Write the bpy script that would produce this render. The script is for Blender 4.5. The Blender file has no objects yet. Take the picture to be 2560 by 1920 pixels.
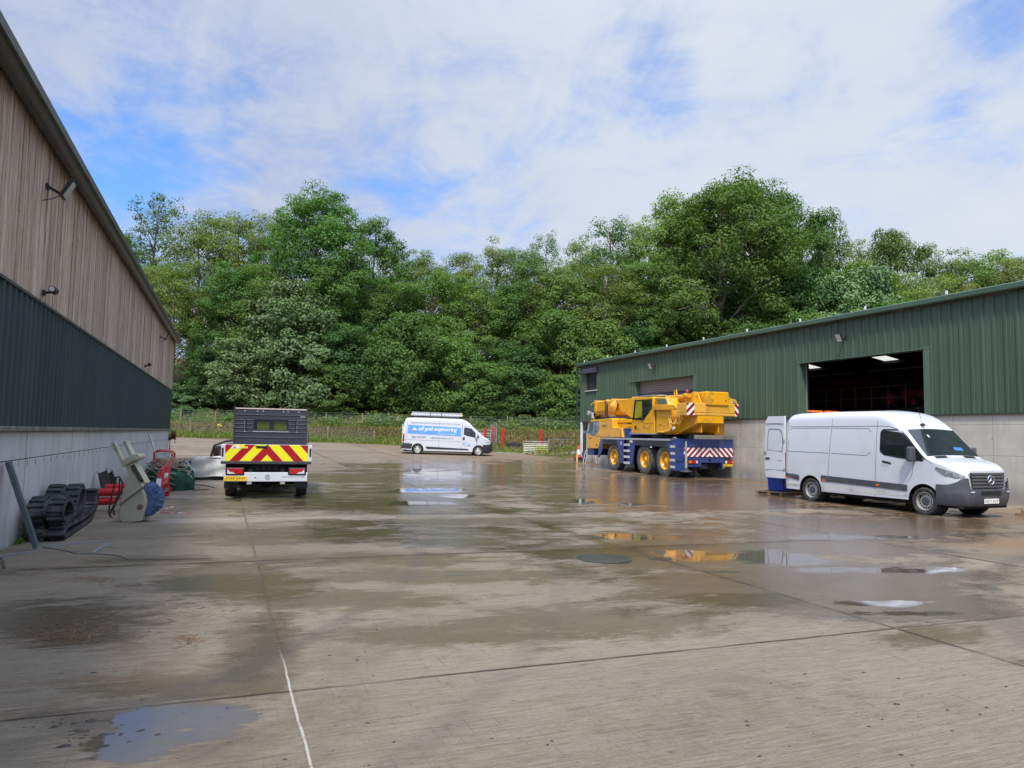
import bpy, bmesh, math, random
import numpy as np
from mathutils import Vector, Matrix
D = bpy.data
scn = bpy.context.scene
COL = scn.collection
R_ = math.radians
pi = math.pi
# ------------------------------------------------------------------ camera
CAM_H = 1.70
YAW, PITCH, ROLL = 22.1, 4.1, 1.0
cam = D.objects.new('camera', D.cameras.new('camera'))
COL.objects.link(cam)
cam.matrix_world = Matrix.Translation((0, 0, CAM_H)) @ Matrix.Rotation(R_(-YAW), 4, 'Z') @ Matrix.Rotation(R_(90 + PITCH), 4, 'X') @ Matrix.Rotation(R_(ROLL), 4, 'Z')
cam.data.sensor_width = 36.0
cam.data.lens = 36.0 * 1775 / 2560
cam.data.clip_end = 3000
cam.data.clip_start = 0.05
scn.camera = cam
CR = np.array(cam.matrix_world)[:3, :3]
# ------------------------------------------------------------------ sun, sky, exposure
SUN_DIR = Vector((-0.27, -0.50, 0.82)).normalized()      # towards the sun
SUN_EL = math.asin(SUN_DIR.z)
SUN_AZ = math.atan2(SUN_DIR.x, SUN_DIR.y)
sun = D.objects.new('sun', D.lights.new('sun', 'SUN'))
COL.objects.link(sun)
sun.data.energy = 3.0
sun.data.angle = R_(7)
sun.data.color = (1.0, 0.92, 0.80)
sun.rotation_euler = (-SUN_DIR).to_track_quat('-Z', 'Y').to_euler()
scn.view_settings.view_transform = 'Standard'
scn.view_settings.look = 'None'
scn.view_settings.exposure = 0.38
scn.view_settings.gamma = 1.0
scn.render.film_transparent = False
try:
    scn.cycles.use_denoising = True
    scn.cycles.max_bounces = 8
    scn.cycles.transparent_max_bounces = 8
except Exception:
    pass

def pxray(x, y):
    return CR @ np.array([(x - 1280) / 1775., -(y - 960) / 1775., -1.])

def zg(x, y):
    t = y - 36
    return .13 - .011 * (x - 1) + .026 * (np.sqrt(t * t + 16) + t) / 2

def ground(x, y, zf=None):
    """the yard point seen at photo position x, y"""
    zf = zf or zg
    d = pxray(x, y)
    lo, hi = 0.5, 200.
    for _ in range(60):
        m = (lo + hi) / 2
        if CAM_H + d[2] * m > zf(d[0] * m, d[1] * m): lo = m
        else: hi = m
    return Vector((d[0] * lo, d[1] * lo, CAM_H + d[2] * lo))

def atdepth(x, y, dep):
    d = pxray(x, y) * dep
    return Vector((d[0], d[1], CAM_H + d[2]))

def topx(P):
    P = np.asarray(P, float) - np.array([0, 0, CAM_H])
    q = P @ CR
    return 1280 - 1775 * q[..., 0] / q[..., 2], 960 + 1775 * q[..., 1] / q[..., 2]

# ---- node helper
class NT:
    def __init__(s, tree):
        s.t = tree; s.n = tree.nodes; s.l = tree.links
    def new(s, typ, **k):
        nd = s.n.new(typ)
        for a, v in k.items(): setattr(nd, a, v)
        return nd
    def put(s, sock, v):
        if v is None: return
        if isinstance(v, bpy.types.NodeSocket): s.l.new(v, sock)
        else:
            if sock.type == 'RGBA' and not isinstance(v, (int, float)) and len(v) == 3: v = (*v, 1)
            if sock.type == 'RGBA' and isinstance(v, (int, float)): v = (v, v, v, 1)
            sock.default_value = v
    def math(s, op, a, b=None, c=None, clamp=False):
        nd = s.new('ShaderNodeMath', operation=op); nd.use_clamp = clamp
        s.put(nd.inputs[0], a); s.put(nd.inputs[1], b)
        if c is not None: s.put(nd.inputs[2], c)
        return nd.outputs[0]
    def vmath(s, op, a, b=None):
        nd = s.new('ShaderNodeVectorMath', operation=op)
        s.put(nd.inputs[0], a); s.put(nd.inputs[1], b)
        return nd.outputs['Value'] if op in ('DOT_PRODUCT', 'LENGTH', 'DISTANCE') else nd.outputs[0]
    def mix(s, f, a, b, mode='MIX'):
        nd = s.new('ShaderNodeMix', data_type='RGBA', blend_type=mode)
        s.put(nd.inputs[0], f); s.put(nd.inputs[6], a); s.put(nd.inputs[7], b)
        return nd.outputs[2]
    def noise(s, vec, scale, detail=4, rough=.55, dist=0., dim='3D'):
        nd = s.new('ShaderNodeTexNoise', noise_dimensions=dim)
        s.put(nd.inputs['Vector'], vec); nd.inputs['Scale'].default_value = scale
        nd.inputs['Detail'].default_value = detail; nd.inputs['Roughness'].default_value = rough
        nd.inputs['Distortion'].default_value = dist
        return nd.outputs[0]
    def ramp(s, f, a, b, va=0., vb=1., smooth=True):
        nd = s.new('ShaderNodeMapRange'); nd.interpolation_type = 'SMOOTHSTEP' if smooth else 'LINEAR'
        s.put(nd.inputs[0], f)
        for i, v in zip((1, 2, 3, 4), (a, b, va, vb)): s.put(nd.inputs[i], v)
        return nd.outputs[0]
    def scale(s, v, sc, loc=(0, 0, 0)):
        nd = s.new('ShaderNodeMapping'); s.put(nd.inputs[0], v)
        nd.inputs['Scale'].default_value = sc; nd.inputs['Location'].default_value = loc
        return nd.outputs[0]
    def sep(s, v):
        nd = s.new('ShaderNodeSeparateXYZ'); s.put(nd.inputs[0], v); return nd.outputs
    def comb(s, x, y, z):
        nd = s.new('ShaderNodeCombineXYZ')
        for i, v in enumerate((x, y, z)): s.put(nd.inputs[i], v)
        return nd.outputs[0]
    def attr(s, name):
        return s.new('ShaderNodeAttribute', attribute_name=name)

world = D.worlds.new('World'); scn.world = world; world.use_nodes = True
w = NT(world.node_tree); w.n.clear()
sky = w.new('ShaderNodeTexSky', sky_type='NISHITA'); sky.sun_disc = False
sky.sun_elevation = SUN_EL; sky.sun_rotation = SUN_AZ
sky.air_density = 1.3; sky.dust_density = 0.6; sky.ozone_density = 2.5
tc = w.new('ShaderNodeTexCoord').outputs['Generated']
dx, dy, dz = w.sep(tc)
den = w.math('ADD', w.math('MAXIMUM', dz, 0.0), 0.22)
pu, pv = w.math('DIVIDE', dx, den), w.math('DIVIDE', dy, den)
cp = w.comb(pu, pv, 0.)
n1 = w.noise(cp, 1.3, 7, .6, .6)
n2 = w.noise(w.scale(cp, (1, 1, 1), (7, 3, 2)), 4.2, 8, .66, .5)
n3 = w.noise(w.scale(cp, (1.3, .8, 1), (1, 8, 5)), 2.2, 8, .62, .9)
nn = w.math('ADD', w.math('ADD', w.math('MULTIPLY', n1, .3), w.math('MULTIPLY', n2, .35)), w.math('MULTIPLY', n3, .35))
gap = None                                   # openings of blue between the clouds, by direction
for gx, gy, rad, amt in ((310, 330, 5, .10), (250, 430, 4.0, .09), (500, 225, 4.5, .05), (450, 60, 5, .04), (1645, 235, 2.6, .13), (1665, 190, 2.0, .04), (2510, 15, 2.4, .11),
                         (1130, 560, 5.5, .075), (960, 590, 5, .045), (640, 360, 5, .02), (1000, 90, 7, .03), (330, 520, 6, .06)):
    dd = Vector(pxray(gx, gy)).normalized()
    c = w.vmath('DOT_PRODUCT', w.vmath('NORMALIZE', tc), tuple(dd))
    m = w.ramp(c, math.cos(R_(rad * 1.7)), math.cos(R_(rad * .1)), 0, amt)
    gap = m if gap is None else w.math('ADD', gap, m)
cover = w.ramp(w.math('SUBTRACT', nn, w.math('MULTIPLY', gap, .8)), .25, .50, .12, 1.)
tone = w.ramp(w.math('ADD', w.math('MULTIPLY', n2, .5), w.math('MULTIPLY', n3, .5)), .38, .60)
tone2 = w.ramp(w.noise(w.scale(cp, (1, 1, 1), (2, 9, 4)), .8, 5, .55), .36, .62)
cl = w.mix(tone, (3.1, 3.85, 6.1), (4.5, 5.1, 6.6))
rt = w.ramp(w.vmath('DOT_PRODUCT', w.vmath('NORMALIZE', tc), tuple(Vector(pxray(2050, 480)).normalized())), .74, .985)
cl = w.mix(w.math('ADD', w.math('MULTIPLY', tone2, .25), w.math('MULTIPLY', rt, .75), clamp=True), cl, (6.2, 6.7, 7.5))
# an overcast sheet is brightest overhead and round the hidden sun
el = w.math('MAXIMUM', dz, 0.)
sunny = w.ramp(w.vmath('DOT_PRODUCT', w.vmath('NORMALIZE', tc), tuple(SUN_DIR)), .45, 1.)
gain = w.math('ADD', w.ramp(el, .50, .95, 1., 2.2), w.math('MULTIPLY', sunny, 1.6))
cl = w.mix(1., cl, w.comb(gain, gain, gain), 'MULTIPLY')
blue = w.mix(1.0, sky.outputs[0], (.70, 1.25, 2.0), 'MULTIPLY')
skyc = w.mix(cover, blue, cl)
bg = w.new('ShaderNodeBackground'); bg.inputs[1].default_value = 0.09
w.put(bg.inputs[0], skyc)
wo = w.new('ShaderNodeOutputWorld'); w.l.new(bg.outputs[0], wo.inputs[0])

# ------------------------------------------------------------------ mesh helpers
class MB:
    def __init__(s): s.v = []; s.f = []
    def add(s, vs, fs):
        o = len(s.v); s.v += [tuple(v) for v in vs]; s.f += [tuple(i + o for i in f) for f in fs]; return s
    def bx(s, x0, x1, y0, y1, z0, z1):
        vs = [(x, y, z) for x in (x0, x1) for y in (y0, y1) for z in (z0, z1)]
        return s.add(vs, [(0, 1, 3, 2), (4, 6, 7, 5), (0, 4, 5, 1), (2, 3, 7, 6), (0, 2, 6, 4), (1, 5, 7, 3)])
    def box(s, c, size, M=None):
        h = [a / 2 for a in size]; c = Vector(c)
        vs = []
        for x in (-h[0], h[0]):
            for y in (-h[1], h[1]):
                for z in (-h[2], h[2]):
                    p = Vector((x, y, z))
                    if M is not None: p = M @ p
                    vs.append(c + p)
        return s.add(vs, [(0, 1, 3, 2), (4, 6, 7, 5), (0, 4, 5, 1), (2, 3, 7, 6), (0, 2, 6, 4), (1, 5, 7, 3)])
    def bar(s, a, b, wd, hd, up=(0, 0, 1)):
        """rectangular bar from a to b"""
        a, b = Vector(a), Vector(b); d = (b - a)
        L = d.length; d.normalize(); up = Vector(up)
        if abs(d.dot(up)) > .97: up = Vector((1, 0, 0))
        sd = d.cross(up).normalized(); u2 = sd.cross(d)
        M = Matrix((d, sd, u2)).transposed()
        return s.box((a + b) / 2, (L, wd, hd), M)
    def tube(s, pts, r, n=8, caps=True, closed=False):
        pts = [Vector(p) for p in pts]; m = len(pts)
        rr = r if isinstance(r, (list, tuple)) else [r] * m
        vs = []; prev = None
        for i, p in enumerate(pts):
            if closed: t = pts[(i + 1) % m] - pts[i - 1]
            else: t = pts[min(i + 1, m - 1)] - pts[max(i - 1, 0)]
            t.normalize()
            if prev is None:
                a = Vector((0, 0, 1)) if abs(t.z) < .9 else Vector((1, 0, 0))
                nx = t.cross(a).normalized()
            else:
                nx = prev - t * prev.dot(t)
                nx = nx.normalized() if nx.length > 1e-6 else t.orthogonal().normalized()
            prev = nx; ny = t.cross(nx)
            for k in range(n):
                a = 2 * pi * k / n
                vs.append(p + (nx * math.cos(a) + ny * math.sin(a)) * rr[i])
        fs = []
        for i in range(m if closed else m - 1):
            j = (i + 1) % m
            for k in range(n):
                k2 = (k + 1) % n
                fs.append((i * n + k, i * n + k2, j * n + k2, j * n + k))
        if caps and not closed:
            fs.append(tuple(range(n - 1, -1, -1))); fs.append(tuple((m - 1) * n + k for k in range(n)))
        return s.add(vs, fs)
    def lathe(s, prof, c, axis='y', n=24, closed=False):
        """prof: (radius, offset along axis)"""
        c = Vector(c); vs = []
        for r, h in prof:
            for k in range(n):
                a = 2 * pi * k / n; ca, sa = r * math.cos(a), r * math.sin(a)
                vs.append(c + Vector({'x': (h, ca, sa), 'y': (ca, h, sa), 'z': (ca, sa, h)}[axis]))
        fs = []; m = len(prof)
        for i in range(m if closed else m - 1):
            j = (i + 1) % m
            for k in range(n):
                k2 = (k + 1) % n; fs.append((i * n + k, i * n + k2, j * n + k2, j * n + k))
        if not closed and m == 2:
            fs.append(tuple(range(n - 1, -1, -1))); fs.append(tuple((m - 1) * n + k for k in range(n)))
        return s.add(vs, fs)
    def prism(s, poly, axis, a, b):
        n = len(poly)
        def P(u, v, h): return {'x': (h, u, v), 'y': (u, h, v), 'z': (u, v, h)}[axis]
        vs = [P(u, v, a) for u, v in poly] + [P(u, v, b) for u, v in poly]
        fs = [tuple(range(n - 1, -1, -1)), tuple(range(n, 2 * n))]
        for i in range(n):
            j = (i + 1) % n; fs.append((i, j, j + n, i + n))
        return s.add(vs, fs)
    def grid(s, fn, nu, nv):
        vs = [fn(i / nu, j / nv) for i in range(nu + 1) for j in range(nv + 1)]
        fs = [(i * (nv + 1) + j, (i + 1) * (nv + 1) + j, (i + 1) * (nv + 1) + j + 1, i * (nv + 1) + j + 1) for i in range(nu) for j in range(nv)]
        return s.add(vs, fs)
    def xf(s, M, start=0):
        for i in range(start, len(s.v)): s.v[i] = tuple(M @ Vector(s.v[i]))
        return s
    def build(s, name, mat, parent=None, smooth=False, bevel=0., fix=True, seg=2):
        me = D.meshes.new(name); me.from_pydata([tuple(v) for v in s.v], [], s.f)
        if fix:
            bm = bmesh.new(); bm.from_mesh(me); bmesh.ops.recalc_face_normals(bm, faces=bm.faces); bm.to_mesh(me); bm.free()
        me.materials.append(mat)
        if smooth:
            me.shade_smooth() if smooth is True else None
            if smooth is not True:
                me.shade_smooth()
                try: me.set_sharp_from_angle(angle=R_(smooth))
                except Exception: pass
        o = D.objects.new(name, me); COL.objects.link(o)
        if parent: o.parent = parent
        if bevel:
            b = o.modifiers.new('bevel', 'BEVEL'); b.width = bevel; b.segments = seg; b.limit_method = 'ANGLE'; b.angle_limit = R_(40)
            b.harden_normals = False
        return o

def tag(o, label=None, cat=None, group=None, kind=None):
    if label: o['label'] = label
    if cat: o['category'] = cat
    if group: o['group'] = group
    if kind: o['kind'] = kind
    return o

def thing(name, label, cat, loc=(0, 0, 0), rz=0., group=None):
    o = D.objects.new(name, None); COL.objects.link(o); o.location = loc; o.rotation_euler = (0, 0, rz)
    o.empty_display_size = .2
    return tag(o, label, cat, group)

def copy_tree(o, parent=None):
    c = o.copy(); COL.objects.link(c)
    if parent: c.parent = parent
    for ch in [x for x in D.objects if x.parent == o]: copy_tree(ch, c)
    return c

def text_mb(txt, size, shear=0., bold=0., align='LEFT', space=1.0):
    """lettering as flat mesh in the XY plane"""
    cu = D.curves.new('lettering', 'FONT'); cu.body = txt; cu.size = size; cu.shear = shear; cu.offset = bold
    cu.align_x = align; cu.space_character = space; cu.resolution_u = 3
    o = D.objects.new('lettering', cu); COL.objects.link(o)
    me = bpy.data.meshes.new_from_object(o.evaluated_get(bpy.context.evaluated_depsgraph_get()))
    mb = MB(); mb.add([tuple(v.co) for v in me.vertices], [tuple(p.vertices) for p in me.polygons])
    D.objects.remove(o); D.curves.remove(cu); D.meshes.remove(me)
    return mb

# ------------------------------------------------------------------ materials
MATS = {}
def mat(name, col, rough=.5, metal=0., spec=.5, coat=0., bump=None, vary=0., vscale=3., dirt=None, emit=0., coords='Object', trans=0.):
    """painted or plain surface: colour, gloss, some unevenness and dirt"""
    if name in MATS: return MATS[name]
    m = D.materials.new(name); m.use_nodes = True; t = NT(m.node_tree)
    b = t.n['Principled BSDF']
    co = t.new('ShaderNodeTexCoord').outputs[coords]
    c = (*col, 1)
    if vary:
        n = t.noise(co, vscale, 5, .6)
        c = t.mix(t.ramp(n, .3, .7), tuple(a * (1 - vary) for a in col), tuple(min(1, a * (1 + vary)) for a in col))
    if dirt:
        dcol, amt, dsc = dirt
        n = t.noise(co, dsc, 6, .68)
        c = t.mix(t.math('MULTIPLY', t.ramp(n, .5, .72), amt), c, dcol)
    t.put(b.inputs['Base Color'], c)
    b.inputs['Roughness'].default_value = rough; b.inputs['Metallic'].default_value = metal
    b.inputs['Specular IOR Level'].default_value = spec; b.inputs['Coat Weight'].default_value = coat
    if trans: b.inputs['Transmission Weight'].default_value = trans
    if emit:
        b.inputs['Emission Color'].default_value = (*col, 1); b.inputs['Emission Strength'].default_value = emit
    if bump:
        bs, bd = bump
        bn = t.new('ShaderNodeBump'); bn.inputs['Strength'].default_value = bd; bn.inputs['Distance'].default_value = .01
        t.put(bn.inputs['Height'], t.noise(co, bs, 6, .6)); t.put(b.inputs['Normal'], bn.outputs[0])
    MATS[name] = m
    return m

def new_mat(name):
    m = D.materials.new(name); m.use_nodes = True; MATS[name] = m
    t = NT(m.node_tree); return m, t, t.n['Principled BSDF']

def bump(t, b, h, strength=.5, dist=.01):
    bn = t.new('ShaderNodeBump'); bn.inputs['Strength'].default_value = strength; bn.inputs['Distance'].default_value = dist
    t.put(bn.inputs['Height'], h); t.put(b.inputs['Normal'], bn.outputs[0])
# ================================================================== ground and setting
FX, FY = math.sin(R_(22.1)), math.cos(R_(22.1))
def dl(x, y): return x * FX + y * FY, x * FY - y * FX          # distance along the view axis, sideways
def xy(d, l): return d * FX + l * FY, d * FY - l * FX
EDGE_L = np.array([-200, -28, -20, -11, -6, -1.5, .7, 3., 5., 12., 200])
EDGE_D = np.array([60.3, 60.3, 61, 61.6, 59.5, 55.6, 53.2, 51.3, 50.3, 49.5, 49.5])
def sstep(a, b, x):
    t = np.clip((x - a) / (b - a), 0, 1); return t * t * (3 - 2 * t)
def hashn(x, y, s=1.):
    """smooth value noise, vectorised"""
    x = np.asarray(x, float) * s; y = np.asarray(y, float) * s
    xi, yi = np.floor(x), np.floor(y); fx, fy = x - xi, y - yi
    fx = fx * fx * (3 - 2 * fx); fy = fy * fy * (3 - 2 * fy)
    def h(a, b):
        v = np.sin(a * 127.1 + b * 311.7) * 43758.5453
        return v - np.floor(v)
    return (h(xi, yi) * (1 - fx) + h(xi + 1, yi) * fx) * (1 - fy) + (h(xi, yi + 1) * (1 - fx) + h(xi + 1, yi + 1) * fx) * fy

def terrain(x, y):
    x = np.asarray(x, float); y = np.asarray(y, float)
    d, l = dl(x, y)
    base = zg(np.clip(x, -12, 34), np.clip(y, -20, 74))
    de = np.interp(l, EDGE_L, EDGE_D)
    fence = 2.25 - .006 * l - .10
    s = np.clip((d - de) / (66 - de), 0, 1)
    bank = base + (fence - base) * s ** 1.15
    out = np.where(d > 66, fence + 17 * (1 - np.exp(-np.clip(d - 66, 0, 400) / 52)) , bank)
    inside = base - .25
    k = sstep(-.7, .05, d - de)
    out = np.where(d < de + .05, inside * (1 - k) + (base + .0) * k, out + .05)
    out = out + np.where(d > de, (hashn(x, y, .7) - .5) * .14, 0)
    far = sstep(160, 400, np.abs(d) + np.abs(l) * .3)
    return out * (1 - far) + far * np.where(d > 0, 10, -1.)

# --- terrain sheet, reaches the horizon
ds = np.concatenate([[-900, -400, -150, -60, -25], np.arange(-10, 46, 7), np.arange(46, 68, .5), np.arange(68, 110, 3), [115, 130, 150, 180, 230, 300, 450, 700, 1100, 1600]])
ls = np.concatenate([[-1500, -700, -300, -150, -90], np.arange(-60, -34, 4), np.arange(-34, 14, .8), np.arange(14, 60, 4), [70, 100, 160, 300, 700, 1500]])
DD, LL = np.meshgrid(ds, ls, indexing='ij')
X_, Y_ = xy(DD, LL)
Z_ = terrain(X_, Y_)
mb = MB(); mb.v = list(zip(X_.ravel().tolist(), Y_.ravel().tolist(), Z_.ravel().tolist()))
nl = len(ls)
mb.f = [(i * nl + j, i * nl + j + 1, (i + 1) * nl + j + 1, (i + 1) * nl + j) for i in range(len(ds) - 1) for j in range(nl - 1)]
m, t, b = new_mat('bank_earth')
co = t.new('ShaderNodeTexCoord').outputs['Object']
a = t.noise(co, .35, 6, .65); c2 = t.noise(co, 2.2, 6, .7)
col = t.mix(t.ramp(a, .38, .62), (.075, .10, .025), (.13, .085, .045))
col = t.mix(t.math('MULTIPLY', t.ramp(c2, .45, .7), .7), col, (.05, .075, .02))
t.put(b.inputs['Base Color'], col); b.inputs['Roughness'].default_value = .95; b.inputs['Specular IOR Level'].default_value = .1
bump(t, b, c2, .8, .12)
terr = mb.build('ground', m, fix=False, smooth=True); tag(terr, kind='structure')

# --- concrete yard: one sheet following the lie of the ground
ys = np.concatenate([np.arange(-12, 2, 1.), np.arange(2, 7, .06), np.arange(7, 14, .10), np.arange(14, 30, .2), np.arange(30, 76, .4)])
xs = np.concatenate([np.arange(-16, -3, 1.), np.arange(-3, 10, .08), np.arange(10, 22, .2), np.arange(22, 42, 1.)])
YY, XX = np.meshgrid(ys, xs, indexing='ij')
d_, l_ = dl(XX, YY)
de_ = np.interp(l_, EDGE_L, EDGE_D)
over = np.clip(d_ - de_, 0, None)
XX = XX - over * FX; YY = YY - over * FY
ZZ = zg(XX, YY) + .004
px, py = topx(np.stack([XX, YY, ZZ], -1))
fr = dl(XX, YY)[0] > .6
def ell(cx, cy, rx, ry, soft=.5):
    q = np.sqrt(((px - cx) / rx) ** 2 + ((py - cy) / ry) ** 2)
    return np.where(fr, sstep(1 + soft, 1 - soft, q), 0)
pud = np.zeros_like(px); wet = np.zeros_like(px); moss = np.zeros_like(px); dry = np.zeros_like(px)
for a_ in ((450, 1810, 200, 62), (330, 1868, 130, 45), (560, 1795, 110, 40), (1060, 1226, 120, 10, .9), (1085, 1186, 110, 16, .95), (1040, 1258, 110, 8, .95), (1150, 1240, 60, 6, .9), (1610, 1345, 170, 9, .9), (1540, 1340, 90, 8, .9), (1740, 1392, 130, 17, .9), (1970, 1396, 170, 22, .95), (2200, 1424, 260, 9, .95),
           (2100, 1343, 200, 9, .95), (2190, 1508, 180, 8, .95), (2250, 1534, 160, 6, .95), (1470, 1256, 45, 10), (1800, 1430, 80, 5), (1560, 1262, 60, 5)):
    pud = np.maximum(pud, ell(*a_))
for a_ in ((1200, 1190, 520, 40, .8), (1650, 1230, 420, 60, .9), (1750, 1370, 420, 60, .9), (2150, 1330, 420, 60, .8), (2000, 1460, 420, 60, .8), (1000, 1250, 330, 50, .8), (2250, 1520, 260, 40, .8), (450, 1810, 300, 95, .6),
           (620, 1640, 90, 110, .7), (900, 1330, 280, 40, .8), (1200, 1340, 300, 40, .8), (560, 1470, 200, 35, .7), (180, 1560, 260, 60, .7)):
    wet = np.maximum(wet, ell(*a_))
for a_ in ((560, 1450, 170, 45, .6), (690, 1600, 60, 120, .7), (880, 1500, 300, 26, .7), (1150, 1590, 320, 28, .8), (1450, 1560, 330, 40, .8), (1000, 1400, 380, 18, .7), (620, 1700, 110, 60, .7), (1150, 1440, 420, 22, .7), (180, 1560, 260, 50, .8),
           (760, 1340, 330, 26, .8), (1250, 1300, 380, 22, .8), (1850, 1500, 180, 18, .7), (1420, 1380, 180, 22, .6), (720, 1260, 300, 22, .8), (400, 1400, 240, 12, .8), (2330, 1590, 160, 30, .8), (430, 1720, 260, 30, .9)):
    moss = np.maximum(moss, ell(*a_))
for a_ in ((1700, 1800, 900, 160, .8), (1000, 1750, 330, 130, .8), (1050, 1520, 200, 16, .6), (850, 1430, 90, 12, .6), (1000, 1398, 160, 7, .4), (2300, 1700, 400, 120, .8), (1250, 1480, 220, 20, .7), (380, 1650, 200, 40, .8), (330, 1370, 180, 16, .8)):
    dry = np.maximum(dry, ell(*a_))
mb = MB(); mb.v = list(zip(XX.ravel().tolist(), YY.ravel().tolist(), ZZ.ravel().tolist()))
nx_ = len(xs)
mb.f = [(i * nx_ + j, i * nx_ + j + 1, (i + 1) * nx_ + j + 1, (i + 1) * nx_ + j) for i in range(len(ys) - 1) for j in range(nx_ - 1)]

m, t, b = new_mat('wet_concrete')
co = t.new('ShaderNodeTexCoord').outputs['Object']
ox, oy, oz = t.sep(co)
big = t.noise(co, .22, 4, .5)
mid = t.noise(t.scale(co, (.6, 1.0, 1)), .9, 10, .70, .6)
mid2 = t.noise(t.scale(co, (.7, 1.3, 1), (4, 7, 1)), 2.6, 8, .70, .5)
streak = t.noise(t.scale(co, (.34, 8.5, 1)), 4.2, 8, .76, .25)
fine = t.noise(t.scale(co, (1.8, 34., 1)), 3.4, 5, .72)
longi = t.noise(t.scale(co, (24., .9, 1)), 1.6, 5, .7)
grit = t.noise(co, 60, 4, .75)
wA, pA, mA, dA = (t.attr(n).outputs['Fac'] for n in ('wet', 'puddle', 'moss', 'dry'))
# each cast slab has its own tone and wetness
sl = t.new('ShaderNodeTexWhiteNoise', noise_dimensions='2D')
t.put(sl.inputs['Vector'], t.comb(t.math('FLOOR', t.math('DIVIDE', t.math('SUBTRACT', ox, .45), 4.85)), t.math('FLOOR', t.math('DIVIDE', t.math('SUBTRACT', oy, 4.5), 4.65)), 0))
slab_ = t.math('SUBTRACT', sl.outputs[0], .5)
def cent(n, k): return t.math('MULTIPLY', t.math('SUBTRACT', n, .5), k)
N = t.math('ADD', t.math('ADD', cent(mid, 2.6), cent(mid2, 1.5)), t.math('ADD', cent(streak, 1.5), cent(fine, .5)))
wetv = t.math('ADD', t.math('ADD', t.math('SUBTRACT', t.math('MULTIPLY', wA, .95), t.math('MULTIPLY', dA, .8)), N), t.math('MULTIPLY', slab_, .5))
wet_ = t.ramp(wetv, .15, .75)
pn = t.math('ADD', t.math('MULTIPLY', pA, 1.05), t.math('MULTIPLY', N, .95))
pud_ = t.ramp(pn, .66, .82)
N2 = t.math('ADD', t.math('ADD', cent(mid2, 2.4), cent(mid, 1.6)), t.math('ADD', cent(streak, 2.0), cent(fine, .9)))
mo_ = t.ramp(t.math('ADD', t.math('MULTIPLY', mA, .95), N2), .26, .72)
base = t.mix(t.ramp(big, .35, .65), (.165, .134, .094), (.215, .182, .137))
base = t.mix(t.math('MULTIPLY', t.ramp(mid2, .35, .65), .5), base, (.215, .188, .152))
base = t.mix(t.math('MULTIPLY', t.ramp(streak, .40, .68), .55), base, (.285, .25, .197))
rust = t.noise(t.scale(co, (.5, 1, 1), (5, 2, 0)), .5, 8, .68)
rustm = t.math('MULTIPLY', t.ramp(ox, 6., 14.), t.ramp(rust, .33, .62))
base = t.mix(t.math('MULTIPLY', rustm, .8), base, (.25, .155, .078))
base = t.mix(t.math('MULTIPLY', mo_, .82), base, t.mix(t.ramp(mid, .4, .6), (.075, .060, .026), (.105, .088, .05)))
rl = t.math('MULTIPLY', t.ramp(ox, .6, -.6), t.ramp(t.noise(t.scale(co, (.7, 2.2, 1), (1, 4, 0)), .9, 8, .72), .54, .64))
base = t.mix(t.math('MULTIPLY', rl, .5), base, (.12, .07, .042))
base = t.mix(t.math('MULTIPLY', t.ramp(fine, .50, .60), .55), base, (.095, .076, .05))
base = t.mix(t.math('MULTIPLY', t.math('MULTIPLY', t.ramp(longi, .56, .68), t.ramp(mid2, .40, .60)), .5), base, (.085, .068, .045))
mud = t.ramp(t.noise(t.scale(co, (.8, 1.2, 1), (11, 3, 5)), .55, 10, .72, .6), .50, .66)
base = t.mix(t.math('MULTIPLY', mud, .5), base, (.115, .094, .068))
spot = t.ramp(t.noise(t.scale(co, (1, 1.6, 1), (3, 3, 0)), 9., 4, .6), .665, .72)
base = t.mix(t.math('MULTIPLY', spot, .7), base, (.035, .033, .03))
base = t.mix(t.math('MULTIPLY', t.ramp(grit, .52, .70), .5), base, (.10, .085, .068))
base = t.mix(t.math('MULTIPLY', t.ramp(grit, .42, .30), .35), base, (.33, .305, .265))
base = t.mix(1., base, t.comb(t.math('ADD', 1., t.math('MULTIPLY', slab_, .22)), t.math('ADD', 1., t.math('MULTIPLY', slab_, .22)), t.math('ADD', 1., t.math('MULTIPLY', slab_, .2))), 'MULTIPLY')
# tyre-track curves left by vehicles turning
def ring(cx, cy, r, wd, a0):
    q = t.vmath('DISTANCE', co, (cx, cy, 0)) if False else t.math('SQRT', t.math('ADD', t.math('POWER', t.math('SUBTRACT', ox, cx), 2), t.math('POWER', t.math('SUBTRACT', oy, cy), 2)))
    return t.math('MULTIPLY', t.ramp(t.math('ABSOLUTE', t.math('SUBTRACT', q, r)), wd, wd * .35), a0)
trk = t.math('ADD', t.math('ADD', ring(-6.5, 11.5, 9.25, .15, .42), ring(-6.5, 11.5, 10.9, .14, .25)), t.math('ADD', ring(14, -3, 10.4, .2, .5), ring(14, -3, 8.7, .18, .5)))
base = t.mix(t.math('MULTIPLY', t.math('MULTIPLY', trk, t.ramp(t.math('ADD', cent(mid2, 1.6), cent(fine, 1.2)), -.6, .2)), .85), base, (.085, .08, .075))
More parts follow.
